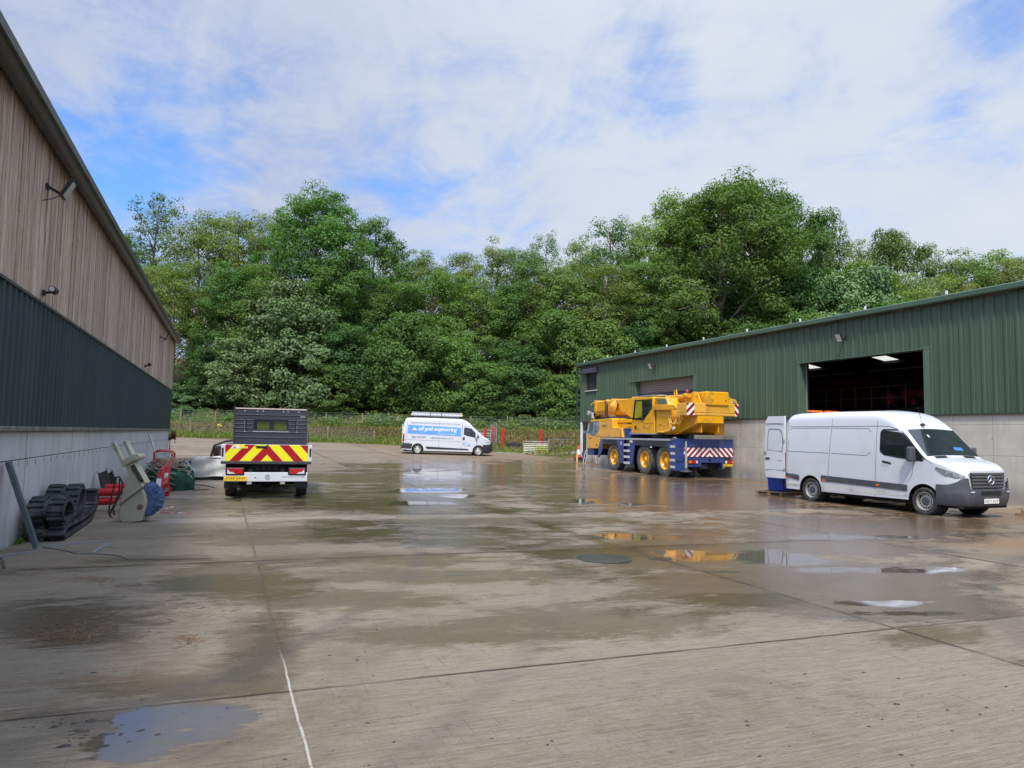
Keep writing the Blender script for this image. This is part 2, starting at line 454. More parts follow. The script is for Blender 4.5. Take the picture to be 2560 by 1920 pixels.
# slab joints
wob = t.math('MULTIPLY', t.math('SUBTRACT', t.noise(co, 2.5, 3, .6), .5), .03)
def line(coord, at, wd): return t.ramp(t.math('ABSOLUTE', t.math('SUBTRACT', t.math('ADD', coord, wob), at)), wd, wd * .3)
jl = None
for coord, at, wd in ((ox, 5.47, .035), (ox, 10.1, .06), (ox, 15.0, .03), (oy, 4.55, .02), (oy, 9.12, .06), (oy, 13.8, .03), (oy, 18.65, .05), (oy, 23., .05), (oy, 27.7, .06), (oy, 32.4, .06), (oy, 37, .07), (oy, 42, .07), (oy, 47, .08)):
    l = line(coord, at, wd); jl = l if jl is None else t.math('MAXIMUM', jl, l)
jd = t.math('MULTIPLY', jl, t.ramp(t.noise(co, 1.7, 4, .6), .3, .6, .25, 1.))
base = t.mix(t.math('MULTIPLY', jd, .92), base, (.035, .03, .02))
jb = t.math('MULTIPLY', t.ramp(t.math('ABSOLUTE', t.math('SUBTRACT', oy, 9.0)), .34, .05), t.ramp(t.math('ADD', N2, 0.), -.25, .3))
base = t.mix(t.math('MULTIPLY', jb, .6), base, (.06, .05, .028))
jb2 = t.math('MULTIPLY', t.ramp(t.math('ABSOLUTE', t.math('SUBTRACT', ox, 5.5)), .3, .05), t.ramp(t.math('ADD', N2, 0.), -.1, .4))
base = t.mix(t.math('MULTIPLY', jb2, .6), base, (.06, .05, .028))
js = t.math('MULTIPLY', t.ramp(t.math('ABSOLUTE', t.math('SUBTRACT', oy, 18.45)), .32, .1), .0)
side = t.math('MAXIMUM', t.math('MAXIMUM', t.ramp(t.math('ABSOLUTE', t.math('SUBTRACT', oy, 13.35)), .5, .2), t.ramp(t.math('ABSOLUTE', t.math('SUBTRACT', oy, 18.1)), .55, .2)),
              t.math('MAXIMUM', t.ramp(t.math('ABSOLUTE', t.math('SUBTRACT', oy, 22.5)), .55, .2), t.ramp(t.math('ABSOLUTE', t.math('SUBTRACT', oy, 27.2)), .6, .25)))
base = t.mix(t.math('MULTIPLY', side, t.ramp(mid, .35, .6, .15, .6)), base, (.30, .27, .225))
# light sealant in the joint nearest the photographer
wl = t.math('MULTIPLY', line(ox, .45, .010), t.ramp(t.noise(t.scale(co, (1, 1, 1)), 9, 3, .7), .32, .5))
wl = t.math('MULTIPLY', wl, t.ramp(oy, 5.6, 4.6, .0, 1))
base = t.mix(t.math('MULTIPLY', line(ox, .45, .024), t.ramp(oy, 4.6, 5.8, .15, .8)), base, (.10, .08, .05))
dk = t.math('MULTIPLY', wet_, .66)
colr = t.mix(dk, base, t.mix(1., base, (.42, .35, .26), 'MULTIPLY'))
colr = t.mix(wl, colr, (.42, .40, .36))
colr = t.mix(t.math('MULTIPLY', pud_, .75), colr, (.07, .06, .045))
t.put(b.inputs['Base Color'], colr)
rg = t.ramp(wet_, 0, 1, .85, .11, False)
t.put(b.inputs['Specular IOR Level'], t.ramp(t.math('MAXIMUM', wet_, pud_), 0, 1, .22, .5, False))
rg = t.math('ADD', rg, t.math('MULTIPLY', t.math('ADD', cent(grit, .25), cent(mid2, .30)), t.ramp(wet_, 0, 1, 1., .5, False)))
rg = t.math('MULTIPLY', rg, t.ramp(pud_, 0, 1, 1., .12, False))
t.put(b.inputs['Roughness'], rg)
h = t.math('ADD', t.math('MULTIPLY', fine, 1.0), t.math('ADD', t.math('MULTIPLY', streak, .7), t.math('MULTIPLY', grit, .6)))
h = t.math('SUBTRACT', h, t.math('MULTIPLY', jl, 2.5))
bn = t.new('ShaderNodeBump'); bn.inputs['Distance'].default_value = .006
t.put(bn.inputs['Strength'], t.math('MULTIPLY', t.ramp(wet_, 0, 1, .95, .22, False), t.ramp(pud_, 0, 1, 1, .02, False)))
t.put(bn.inputs['Height'], h); t.put(b.inputs['Normal'], bn.outputs[0])
yard = mb.build('yard', m, fix=False, smooth=True); tag(yard, kind='structure')
for nm, ar in (('wet', wet), ('puddle', pud), ('moss', moss), ('dry', dry)):
    at_ = yard.data.attributes.new(nm, 'FLOAT', 'POINT'); at_.data.foreach_set('value', ar.ravel().astype(np.float32))

# dark round manhole cover in the slab
mc = ground(1511, 1398)
o = MB().lathe([(.36, .0), (.36, .012), (.33, .016), (.0, .016)], (mc.x, mc.y, mc.z + .002), 'z', 40).build('manhole_cover', mat('wet_iron', (.03, .035, .025), .28, 0., bump=(60, .6), vary=.3), smooth=30)
tag(o, 'round dark wet manhole cover set in the concrete slab mid yard', 'manhole cover')
# ================================================================== buildings
def concrete_mat(name, ca, cb, stain, vlines, hlines, holes=None):
    m, t, b = new_mat(name)
    co = t.new('ShaderNodeTexCoord').outputs['Object']; x, y, z = t.sep(co)
    n = t.noise(co, .9, 6, .6, .3); f = t.noise(co, 14, 4, .65); st = t.noise(t.scale(co, (1, 2.2, .3)), 2.6, 5, .6)
    c = t.mix(t.ramp(n, .33, .67), ca, cb)
    c = t.mix(t.math('MULTIPLY', t.ramp(st, .5, .75), .35), c, stain)
    c = t.mix(t.math('MULTIPLY', t.math('MULTIPLY', t.ramp(z, .75, .1), t.ramp(n, .3, .6)), .6), c, tuple(k * .55 for k in stain))
    jl = None
    for a in vlines:
        l = t.ramp(t.math('ABSOLUTE', t.math('SUBTRACT', y, a)), .018, .006); jl = l if jl is None else t.math('MAXIMUM', jl, l)
    for a in hlines:
        l = t.ramp(t.math('ABSOLUTE', t.math('SUBTRACT', z, a)), .014, .005); jl = l if jl is None else t.math('MAXIMUM', jl, l)
    if jl is not None: c = t.mix(t.math('MULTIPLY', jl, .45), c, tuple(k * .45 for k in stain))
    if holes:
        py_, pz_, z0 = holes
        yy = t.math('SUBTRACT', t.math('FRACT', t.math('DIVIDE', y, py_)), .5); zz = t.math('SUBTRACT', t.math('FRACT', t.math('DIVIDE', t.math('SUBTRACT', z, z0), pz_)), .5)
        q = t.math('SQRT', t.math('ADD', t.math('POWER', t.math('MULTIPLY', yy, py_), 2), t.math('POWER', t.math('MULTIPLY', zz, pz_), 2)))
        c = t.mix(t.math('MULTIPLY', t.ramp(q, .045, .02), .5), c, tuple(k * .5 for k in stain))
    t.put(b.inputs['Base Color'], c); b.inputs['Roughness'].default_value = .85; b.inputs['Specular IOR Level'].default_value = .25
    bump(t, b, f, .35, .006)
    return m

def sheet_mat(name, ca, cb, rough=.45, stain=(.02, .03, .025), zs=None):
    m, t, b = new_mat(name)
    co = t.new('ShaderNodeTexCoord').outputs['Object']; x, y, z = t.sep(co)
    n = t.noise(t.scale(co, (1, 1, .12)), 1.6, 5, .6); f = t.noise(t.scale(co, (1, 5, .35)), 5, 5, .65)
    c = t.mix(t.ramp(n, .3, .7), ca, cb)
    c = t.mix(t.math('MULTIPLY', t.ramp(f, .55, .8), .45), c, stain)
    if zs: c = t.mix(t.math('MULTIPLY', t.math('MULTIPLY', t.ramp(z, zs[0], zs[1]), t.ramp(f, .35, .6)), .55), c, stain)
    t.put(b.inputs['Base Color'], c); b.inputs['Roughness'].default_value = rough; b.inputs['Specular IOR Level'].default_value = .4
    t.put(b.inputs['Roughness'], t.ramp(f, .3, .8, rough - .06, rough + .2, False))
    return m

def corrugated(mb, y0, y1, z0, z1, x0, sgn, pitch, rib, dep, off=0., minor=True):
    """ribbed sheet in the plane x = x0, ribs standing out along sgn"""
    prof = []
    k = math.floor((y0 - off) / pitch) - 1
    while k * pitch + off < y1 + pitch:
        a = k * pitch + off
        prof += [(a, 0), (a + .018, dep), (a + .018 + rib, dep), (a + .036 + rib, 0)]
        if minor:
            g = (pitch - rib - .036)
            for q in (1 / 3., 2 / 3.):
                c = a + .036 + rib + g * q
                prof += [(c - .014, 0), (c - .006, dep * .16), (c + .006, dep * .16), (c + .014, 0)]
        k += 1
    ys_ = [p[0] for p in prof]; ds_ = [p[1] for p in prof]
    pts = [(y0, float(np.interp(y0, ys_, ds_)))] + [p for p in prof if y0 < p[0] < y1] + [(y1, float(np.interp(y1, ys_, ds_)))]
    n = len(pts)
    vs = [(x0 + sgn * d, y, z0) for y, d in pts] + [(x0 + sgn * d, y, z1) for y, d in pts]
    mb.add(vs, [(i, i + 1, n + i + 1, n + i) for i in range(n - 1)])

dark_metal = mat('dark_metal', (.03, .032, .036), .45, .3, vary=.2)
black_plastic = mat('black_plastic', (.018, .018, .02), .5)
# ---------------------------------------------------------------- timber barn on the left
BARN_O = (-2.46, 10.54)
barn = thing('timber_barn', 'long barn with weathered timber boards over dark green sheeting and grey concrete wall', 'barn', (*BARN_O, 0), R_(-.6))
Y0, Y1 = -27., 24.9
zb = -.1
jn = [.92 + 3 * k for k in range(-9, 8)]
mb = MB()
edges = [Y0] + [j for j in jn if Y0 < j < Y1 - .3] + [Y1]
for a, c in zip(edges[:-1], edges[1:]):
    mb.bx(-.22, 0, a + .022, c - .022, zb, 1.255); mb.bx(-.22, 0, a + .022, c - .022, 1.268, 1.63)
o = mb.build('concrete_wall', concrete_mat('panel_concrete', (.46, .47, .48), (.55, .55, .55), (.17, .16, .13), [j + 1.5 for j in jn[8:]], [], None), barn, bevel=.006)
mb = MB()
for i, a in enumerate(edges[1:-1]): mb.bx(-.2, -.008, a - .024, a + .024, zb, 1.63)
mb.bx(-.2, -.014, Y0 + .1, Y1 - .1, 1.25, 1.27)
mb.build('joint_sealant', mat('joint_sealant', (.15, .135, .10), .8, vary=.4, vscale=1.2), barn)
rnd = random.Random(3); rmk = mat('rust_marks', (.11, .075, .05), .8)
for k in range(60):
    y = -2.6 + k * .45 + rnd.uniform(-.03, .03)
    MB().bx(-.004, .003, y - .007, y + .007, 1.19 - rnd.uniform(0, .04), 1.245).build('tie_mark', rmk, barn)
MB().bx(-.2, .055, Y0, Y1 + .02, 1.632, 1.70).build('ledge', mat('mossy_ledge', (.15, .15, .115), .9, vary=.35, vscale=5), barn, bevel=.012)
mb = MB(); corrugated(mb, Y0, Y1, 1.702, 3.41, .0, 1, .25, .055, .032, .05)
mb.build('green_cladding', sheet_mat('dark_green_sheet', (.030, .050, .048), (.038, .060, .056), .5, (.012, .018, .02)), barn, fix=False)
mb = MB()
y = Y0
while y < Y1 - .2:
    mb.bx(-.002, .028, y + .08, y + .2, 3.385, 3.41); y += .25
mb.build('foam_filler', mat('closure_strip', (.012, .014, .014), .9), barn)['kind'] = 'stuff'
MB().bx(-.05, .045, Y0, Y1, 3.412, 3.45).build('drip_flashing', mat('flashing_green', (.05, .062, .06), .5), barn)
mb = MB(); rnd = random.Random(11); y = Y0; k = 0
tint = []
while y < Y1:
    wd = rnd.choice((.10, .12, .145, .145, .17))
    e = min(y + wd, Y1)
    mb.bx(-.06, .008 + rnd.uniform(-.006, .012), y + rnd.uniform(.003, .009), e, 3.452, 5.80); tint += [rnd.random()] * 8
    y = e; k += 1
MB().bx(-.08, -.05, Y0, Y1 - .01, 3.46, 5.79).build('backing', black_plastic, barn)
m, t, b = new_mat('weathered_boards')
co = t.new('ShaderNodeTexCoord').outputs['Object']
tn = t.attr('tint').outputs['Fac']
gr = t.noise(t.vmath('ADD', t.scale(co, (1, 14, .7)), t.comb(t.math('MULTIPLY', tn, 50), 0, t.math('MULTIPLY', tn, 31))), 2.2, 6, .65, .4)
kn = t.ramp(t.noise(t.scale(co, (1, 9, 3.2)), 2.2, 2, .4), .69, .75)
c = t.mix(tn, (.38, .30, .225), (.66, .56, .46))
c = t.mix(t.math('MULTIPLY', t.ramp(gr, .38, .66), .75), c, (.22, .165, .125))
c = t.mix(t.math('MULTIPLY', kn, .7), c, (.07, .05, .04))
c = t.mix(t.math('MULTIPLY', t.ramp(t.noise(co, .4, 4, .6), .45, .7), .3), c, (.33, .30, .28))
t.put(b.inputs['Base Color'], c); b.inputs['Roughness'].default_value = .85; b.inputs['Specular IOR Level'].default_value = .2
bump(t, b, gr, .4, .006)
o = mb.build('timber_cladding', m, barn)
at_ = o.data.attributes.new('tint', 'FLOAT', 'POINT'); at_.data.foreach_set('value', np.array(tint, np.float32))
# eave: half-round gutter under the roof edge
mb = MB(); n = 9; GX, GZ, GR = .155, 5.665, .105
pr = [(GX + GR * math.cos(pi + pi * i / n), GZ + GR * math.sin(pi + pi * i / n)) for i in range(n + 1)] + [(GX + (GR - .008) * math.cos(2 * pi - pi * i / n), GZ + .005 + (GR - .01) * math.sin(2 * pi - pi * i / n)) for i in range(n + 1)]
mb.prism(pr, 'y', Y0, Y1 + .12)
for k in range(28): mb.bx(.0, .262, Y0 + 1 + k * 1.9, Y0 + 1.03 + k * 1.9, 5.665, 5.68)
mb.build('gutter', mat('gutter_brown', (.05, .047, .042), .45, vary=.2), barn, smooth=40)
MB().prism([(-.1, 5.71), (.265, 5.655), (.295, 5.655), (.305, 5.75), (.28, 5.765), (-.1, 5.86)], 'y', Y0, Y1 + .16).build('eave_flashing', mat('eave_green', (.075, .09, .08), .5, vary=.15), barn)
MB().prism([(-.1, 5.78), (-.1, 5.85), (-13, 8.95), (-13, 8.88)], 'y', Y0, Y1 + .14).build('roof', mat('roof_sheet', (.10, .11, .105), .5), barn)
mb = MB(); mb.prism([(-.24, 1.7), (-.06, 1.7), (-.06, 5.7), (-13, 8.8), (-13, zb), (-.24, zb)], 'y', Y1 - .3, Y1 - .004)
mb.prism([(-.24, 1.7), (-.06, 1.7), (-.06, 5.7), (-13, 8.8), (-13, zb), (-.24, zb)], 'y', Y0 + .004, Y0 + .3)
mb.bx(-13.2, -13, Y0, Y1, zb, 8.8)
mb.build('end_wall', mat('end_wall_boards', (.2, .17, .14), .85, vary=.2), barn)
MB().bx(-.06, .03, Y1 - .002, Y1 + .03, 3.46, 5.72).build('corner_board', mat('corner_board', (.33, .30, .26), .8, vary=.15), barn)
MB().bx(-.1, .02, Y1 + .03, Y1 + .2, 5.33, 5.5).build('gutter_outlet', black_plastic, barn)

def barn_pt(x, y, z):
    a = R_(-.6); return Vector((BARN_O[0] + x * math.cos(a) - y * math.sin(a), BARN_O[1] + x * math.sin(a) + y * math.cos(a), z))

lens_glass = mat('lamp_glass', (.55, .56, .54), .12, spec=.6)
def floodlight(label, loc, rz, s=1.):
    f = thing('floodlight', label, 'floodlight', loc, rz, 'floodlights on the two buildings')
    MB().bx(-.0, .03, -.06 * s, .06 * s, -.08 * s, .08 * s).bar((.02, 0, 0), (.34 * s, 0, -.16 * s), .09 * s, .06 * s).build('bracket', black_plastic, f, bevel=.004)
    M = Matrix.Rotation(R_(-62), 4, 'Y'); c = Vector((.46 * s, 0, -.02 * s))
    mb = MB().bx(-.25 * s, .25 * s, -.18 * s, .18 * s, -.02 * s, .055 * s)
    for k in range(7): mb.bx(-.2 * s + k * .062 * s, -.19 * s + k * .062 * s, -.15 * s, .15 * s, .055 * s, .1 * s)
    mb.xf(Matrix.Translation(c) @ M).build('lamp_housing', black_plastic, f, bevel=.006)
    mb = MB().bx(-.21 * s, .21 * s, -.15 * s, .15 * s, -.03 * s, -.021 * s); mb.xf(Matrix.Translation(c) @ M).build('lens', lens_glass, f)
    MB().tube([(.3 * s, 0, -.1), (.16 * s, -.05, -.3 * s), (.01, -.16, -.42 * s)], .008, 6).build('cable', black_plastic, f)
    return f
floodlight('black floodlight high on the weathered boards nearest the photographer', barn_pt(.024, .96, 5.06), R_(-.6), .58)
floodlight('small black floodlight near the far end of the timber boards', barn_pt(.024, 18.1, 5.05), R_(-.6), .55)
c_ = thing('security_camera', 'small black security camera low on the timber boards above the green sheeting', 'security camera', barn_pt(.024, 1.12, 3.58), R_(-.6))
MB().bx(0, .03, -.04, .04, -.04, .04).tube([(.02, 0, 0), (.1, 0, .02), (.12, 0, .03)], .018, 8).build('bracket', black_plastic, c_)
mb = MB().lathe([(.0, -.1), (.045, -.1), (.05, -.06), (.05, .09), (.0, .09)], (.13, 0, .05), 'y', 14); mb.build('camera_body', black_plastic, c_, smooth=40)
MB().lathe([(.0, -.106), (.035, -.106), (.035, -.1)], (.13, 0, .05), 'y', 12).build('lens', mat('pale_lens', (.6, .62, .66), .1), c_)
c2_ = thing('security_camera', 'tiny dark security camera on the timber boards close to the far corner', 'security camera', barn_pt(.024, 13.9, 3.62), R_(-.6))
MB().bx(0, .03, -.04, .04, -.04, .04).tube([(.02, 0, 0), (.12, 0, .03)], .018, 8).build('bracket', black_plastic, c2_)
MB().lathe([(.0, -.1), (.045, -.1), (.05, -.06), (.05, .09), (.0, .09)], (.13, 0, .05), 'y', 14).build('camera_body', black_plastic, c2_, smooth=40)

# ---------------------------------------------------------------- green workshop on the right
shop = thing('green_workshop', 'long green ribbed metal workshop on pale concrete walls with open vehicle doorway', 'workshop', (21.7, 0, 0))
WY0, WY1, WZ0, WZ1 = -8., 41.5, 2.62, 6.24
DY0, DY1, DZ = 16.74, 22.25, 4.80       # open doorway
RY0, RY1, RZ = 29.3, 34.75, 4.83        # roller door
NY0, NY1, NZ0, NZ1 = 39.22, 40.62, 4.62, 5.78   # window
mb = MB()
for y0, y1, z0, z1 in ((WY0, DY0, WZ0, WZ1), (DY1, RY0, WZ0, WZ1), (RY1, NY0, WZ0, WZ1), (NY1, WY1, WZ0, WZ1), (DY0, DY1, DZ, WZ1), (RY0, RY1, RZ, WZ1), (NY0, NY1, WZ0, NZ0), (NY0, NY1, NZ1, WZ1)):
    corrugated(mb, y0, y1, z0, z1, 0, -1, .35, .065, .04, 16.44)
mb.build('green_cladding', sheet_mat('green_sheet', (.054, .092, .060), (.070, .110, .076), .42, (.035, .055, .04), (5.4, 6.4)), shop, fix=False)
m_c = concrete_mat('pale_concrete', (.44, .415, .36), (.53, .505, .445), (.27, .25, .21), [15.79 + 1.265 * k for k in range(-18, 21)], [2.27, 1.33], (1.265, 1.0, .35))
for y0, y1 in ((WY0, DY0), (DY1, RY0), (RY1, 40.6)): MB().bx(.01, .26, y0, y1, -.4, 2.59).build('concrete_wall', m_c, shop)
trim = mat('trim_green', (.05, .085, .06), .45, vary=.1); trim_lt = mat('trim_green_light', (.085, .14, .10), .4, vary=.1)
mb = MB()
for y0, y1 in ((WY0, DY0 - .05), (DY1 + .05, RY0 - .05), (RY1 + .05, WY1)): mb.bx(-.06, .0, y0, y1, 2.575, 2.618)
mb.build('drip_flashing', mat('drip_green', (.03, .05, .04), .5), shop)
mb = MB()
mb.bx(-.04, .34, DY1, DY1 + .012, -.1, DZ + .05).bx(-.045, -.038, DY1, DY1 + .12, 2.62, DZ + .12)
mb.bx(-.045, .34, DY0 - .02, DY0, -.1, DZ).bx(-.05, -.042, DY0 - .22, DY0, 2.62, DZ + .1).bx(-.06, .34, DY0 - .22, DY1 + .12, DZ, DZ + .03)
mb.build('door_trim', trim_lt, shop); mb = MB()
mb.bx(-.045, .05, RY0 - .02, RY0, -.1, RZ).bx(-.05, -.042, RY0 - .2, RY0, 2.62, RZ + .08).bx(-.045, .4, RY1, RY1 + .015, -.1, RZ).bx(-.06, .36, RY0 - .2, RY1 + .6, RZ, RZ + .03)
mb.build('door_trim', trim_lt, shop)
MB().bx(.03, .3, DY0 - .3, DY0 - .02, -.1, DZ).bx(.03, .3, DY1 + .02, DY1 + .3, -.1, DZ).build('door_post', trim, shop)
MB().bx(.30, .315, DY1 - .035, DY1 - .004, -.1, DZ).build('door_edge', mat('bare_steel', (.5, .5, .48), .4, .5), shop)
# roller shutter
mb = MB(); z = -.1; pr = []
while z < RZ - .02:
    pr += [(.30, z), (.275, z + .02), (.275, z + .085), (.30, z + .105)]; z += .11
n = len(pr); vs = [(p[0], RY0 + .01, p[1]) for p in pr] + [(p[0], RY1 - .01, p[1]) for p in pr]
mb.add(vs, [(i, i + 1, n + i + 1, n + i) for i in range(n - 1)])
m, t, b = new_mat('roller_slats')
z_ = t.sep(t.new('ShaderNodeTexCoord').outputs['Object'])[2]
c = t.mix(t.ramp(z_, 4.16, 4.14), (.27, .235, .22), (.075, .085, .16))
t.put(b.inputs['Base Color'], c); b.inputs['Roughness'].default_value = .4; b.inputs['Metallic'].default_value = .2
rd = mb.build('roller_door', m, shop, fix=False)
# gutter and roof
mb = MB(); mb.prism([(-.22, 6.26), (-.26, 6.29), (-.26, 6.44), (-.22, 6.47), (.05, 6.50), (.05, 6.26)], 'y', WY0, WY1 + .3)
mb.build('gutter', mat('gutter_green', (.055, .10, .065), .38, vary=.12, vscale=.6), shop, bevel=.01)
m, t, b = new_mat('eave_stain'); co = t.new('ShaderNodeTexCoord').outputs['Object']
t.put(b.inputs['Base Color'], t.mix(t.ramp(t.noise(t.scale(co, (1, .9, 1)), 1.6, 4, .6), .45, .6), (.05, .05, .04), (.22, .16, .11))); b.inputs['Roughness'].default_value = .8
MB().bx(-.045, .0, WY0, WY1, 6.242, 6.258).build('eave_closure', m, shop)
slope = math.tan(R_(9))
RIDGE = 9.3
def rz_(x): return 6.47 + (x + .1) * slope if x < RIDGE else 6.47 + (2 * RIDGE - x + .1) * slope
c8 = lambda x, y: (1960 + x * 600 / 2212, 700 + y * 600 / 2212)
def roofhit(x, y):
    d = pxray(x, y); nrm = np.array([slope, 0, 1.]); p0 = np.array([21.7 + RIDGE, 0, rz_(RIDGE) - .06])
    return d * (((p0 - np.array([0, 0, CAM_H])) @ nrm) / (d @ nrm)) + np.array([0, 0, CAM_H])
RL = []
for q in (((820, 712), (930, 700), (1070, 745), (945, 757)), ((185, 785), (250, 782), (330, 815), (215, 832))):
    P = np.array([roofhit(*c8(*p)) for p in q])
    RL.append((float(P[:, 0].min()) - 21.7, float(P[:, 0].max()) - 21.7, float(P[:, 1].mean())))
RL.sort(key=lambda r: r[2])
lights = [(r[2] - .55, r[2] + .55) for r in RL]
lx0 = min(r[0] for r in RL); lx1 = max(r[1] for r in RL); lx1 = min(lx1, 2 * RIDGE - .8)
mr = mat('roof_sheet', (.10, .11, .105), .5)
def slab(mb, xa, xb, ya, yb):
    za, zb_ = rz_(xa), rz_(xb)
    vs = [(xa, ya, za), (xb, ya, zb_), (xb, yb, zb_), (xa, yb, za)]
    mb.add(vs + [(x, y, z - .05) for x, y, z in vs], [(0, 1, 2, 3), (7, 6, 5, 4), (0, 4, 5, 1), (1, 5, 6, 2), (2, 6, 7, 3), (3, 7, 4, 0)])
mb = MB(); slab(mb, -.1, RIDGE, WY0, WY1 + .25)
slab(mb, RIDGE, lx0, WY0, WY1 + .25); slab(mb, lx1, 2 * RIDGE + .3, WY0, WY1 + .25)
yy = WY0
for a, c in lights: slab(mb, lx0, lx1, yy, a); yy = c
slab(mb, lx0, lx1, yy, WY1 + .25)
mb.build('roof', mr, shop)
m, t, b = new_mat('roof_light_sheet')
tr = t.new('ShaderNodeBsdfTranslucent'); tr.inputs[0].default_value = (.42, .42, .36, 1)
t.l.new(tr.outputs[0], t.n['Material Output'].inputs[0])
for a, c in lights:
    mb = MB(); za, zc = rz_(lx0) - .02, rz_(lx1) - .02
    mb.add([(lx0, a, za), (lx1, a, zc), (lx1, c, zc), (lx0, c, za)], [(0, 1, 2, 3)]); mb.build('roof_light', m, shop, fix=False)
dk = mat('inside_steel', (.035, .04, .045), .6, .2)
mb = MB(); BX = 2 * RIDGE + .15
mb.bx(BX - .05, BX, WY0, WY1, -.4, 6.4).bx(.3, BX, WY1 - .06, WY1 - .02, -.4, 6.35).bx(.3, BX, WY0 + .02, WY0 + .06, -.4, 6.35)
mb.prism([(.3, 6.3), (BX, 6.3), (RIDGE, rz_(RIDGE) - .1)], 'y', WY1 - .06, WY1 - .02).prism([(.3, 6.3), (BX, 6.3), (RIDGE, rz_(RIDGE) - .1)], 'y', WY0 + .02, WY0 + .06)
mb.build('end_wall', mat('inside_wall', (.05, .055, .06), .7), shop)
mb = MB()
for y in (4.5, 10.6, 16.5, 22.5, 28.6, 34.9):
    mb.bar((.45, y, -.3), (.45, y, 6.2), .2, .3).bar((.5, y, 6.1), (RIDGE, y, rz_(RIDGE) - .35), .18, .32).bar((RIDGE, y, rz_(RIDGE) - .35), (BX - .2, y, 6.1), .18, .32).bar((BX - .25, y, -.3), (BX - .25, y, 6.2), .2, .3)
for k in range(8):
    x = 1.2 + k * 2.2
    if abs(x - lx0) > .3: mb.bx(x - .04, x + .04, WY0 + .1, WY1 - .1, rz_(x) - .24, rz_(x) - .08)
mb.bar((1.0, 21.2, 6.1), (4.5, 20.0, 5.3), .08, .08)
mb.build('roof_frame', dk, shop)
# small white brackets standing on the gutter
mb0 = MB().bx(-.2, -.17, -.035, .035, 6.46, 6.60).bx(-.2, -.02, -.045, .045, 6.46, 6.485)
for y in (37.6, 34.5, 31.4, 28.3, 25.2, 22.05, 18.9, 15.75, 12.6, 40.6):
    b0 = MB(); b0.v = [(x, yy + y, z) for x, yy, z in mb0.v]; b0.f = list(mb0.f)
    b0.build('roof_bracket', mat('white_bracket', (.75, .76, .78), .4), shop)
# window with a box shutter over it
mg = mat('window_glass', (.03, .045, .05), .04, spec=.9)
fr_m = mat('anthracite', (.045, .05, .06), .45)
win = MB().bx(.0, .17, NY0, NY0 + .07, NZ0, NZ1).bx(.0, .17, NY1 - .07, NY1, NZ0, NZ1).bx(.0, .17, NY0 + .07, NY1 - .07, NZ1 - .07, NZ1).bx(.0, .17, NY0 + .07, NY1 - .07, NZ0, NZ0 + .07).bx(.06, .12, NY0 + .5, NY0 + .56, NZ0 + .07, NZ1 - .07).build('window', fr_m, shop)
MB().bx(.1, .115, NY0 + .07, NY1 - .07, NZ0 + .07, NZ1 - .07).build('pane', mg, win)
MB().bx(-.1, .0, NY0 - .06, NY1 + .06, NZ0 - .05, NZ0).build('sill', mat('pale_sill', (.55, .55, .53), .5), win)
MB().bx(-.012, .05, NY1, NY1 + .14, NZ0, NZ1).build('side_board', mat('brown_board', (.20, .12, .09), .7), win)
MB().prism([(-.22, 5.72), (-.2, 5.95), (-.12, 6.06), (-.0, 6.08), (-.0, 5.72)], 'y', NY0 - .12, NY1 + .34).build('shutter_box', mat('shutter_box', (.05, .055, .075), .4), win, bevel=.01)
# corner: downpipe, white post, green end door below the cladding
mb = MB().tube([(-.14, WY1 + .12, 6.3), (-.14, WY1 + .12, 2.75), (-.12, WY1 + .1, 2.5), (.0, WY1 + .05, 2.42)], .055, 10)
for z in (5.75, 4.6, 3.3): mb.lathe([(.055, -.02), (.075, -.02), (.075, .02), (.055, .02)], (-.14, WY1 + .12, z), 'z', 10)
mb.build('downpipe', mat('downpipe_grey', (.03, .04, .05), .4), shop, smooth=40)
MB().bx(-.09, .03, 41.1, 41.24, -.1, 2.6).build('corner_post', mat('white_post', (.72, .73, .72), .5, vary=.1), shop, bevel=.01)
MB().bx(.10, .2, 40.0, 41.45, -.1, 2.6).build('end_panel', mat('end_panel_green', (.045, .075, .055), .5), shop)
MB().bx(.02, .1, 40.2, 40.95, -.05, 2.15).build('side_door', mat('grey_door', (.035, .045, .05), .5), shop, bevel=.01)
floodlight('black floodlight on green ribbed sheeting above the roller door behind the crane', (21.665, 32.7, 5.57), pi, .72)
floodlight('black floodlight on green ribbed sheeting over the open doorway', (21.665, 19.95, 5.57), pi, .72)
# inside the open doorway: raised floor with a small red tractor and a red box body, both in the dark
mz = thing('mezzanine', 'dark steel storage platform deep inside the open doorway', 'platform', (26.6, 22.5, 0))
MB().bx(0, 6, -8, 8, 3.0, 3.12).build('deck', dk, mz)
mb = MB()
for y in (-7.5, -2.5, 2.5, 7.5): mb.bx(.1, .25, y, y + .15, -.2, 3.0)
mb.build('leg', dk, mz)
mb = MB()
for k in range(10): mb.tube([(.1, -1 + k * .85, 3.12), (.1, -1 + k * .85, 4.12)], .018, 6)
for z in (3.6, 4.1): mb.tube([(.1, -1, z), (.1, 6.7, z)], .018, 6)
mb.build('railing', mat('rail_grey', (.2, .2, .2), .5), mz)
red_d = mat('old_red', (.22, .02, .015), .5, vary=.2)
rb = thing('red_box_body', 'dark red box body stored behind the railing inside the workshop', 'box body', (29.2, 28.2, 3.12))
MB().bx(0, 2, -2.2, 2.4, .15, 1.7).build('shell', red_d, rb, bevel=.03); MB().bx(.1, 1.9, -2.1, 2.3, 0, .15).build('base_frame', dk, rb)
mb = MB()
for y in (-1.6, -.8, 0, .8, 1.6): mb.bx(-.03, .0, y, y + .06, .15, 1.7)
mb.build('ribs', red_d, rb)
tb = thing('small_tractor', 'small old red tractor with red wheel hubs inside the workshop', 'tractor', (27.6, 22.6, 3.12), R_(-90))
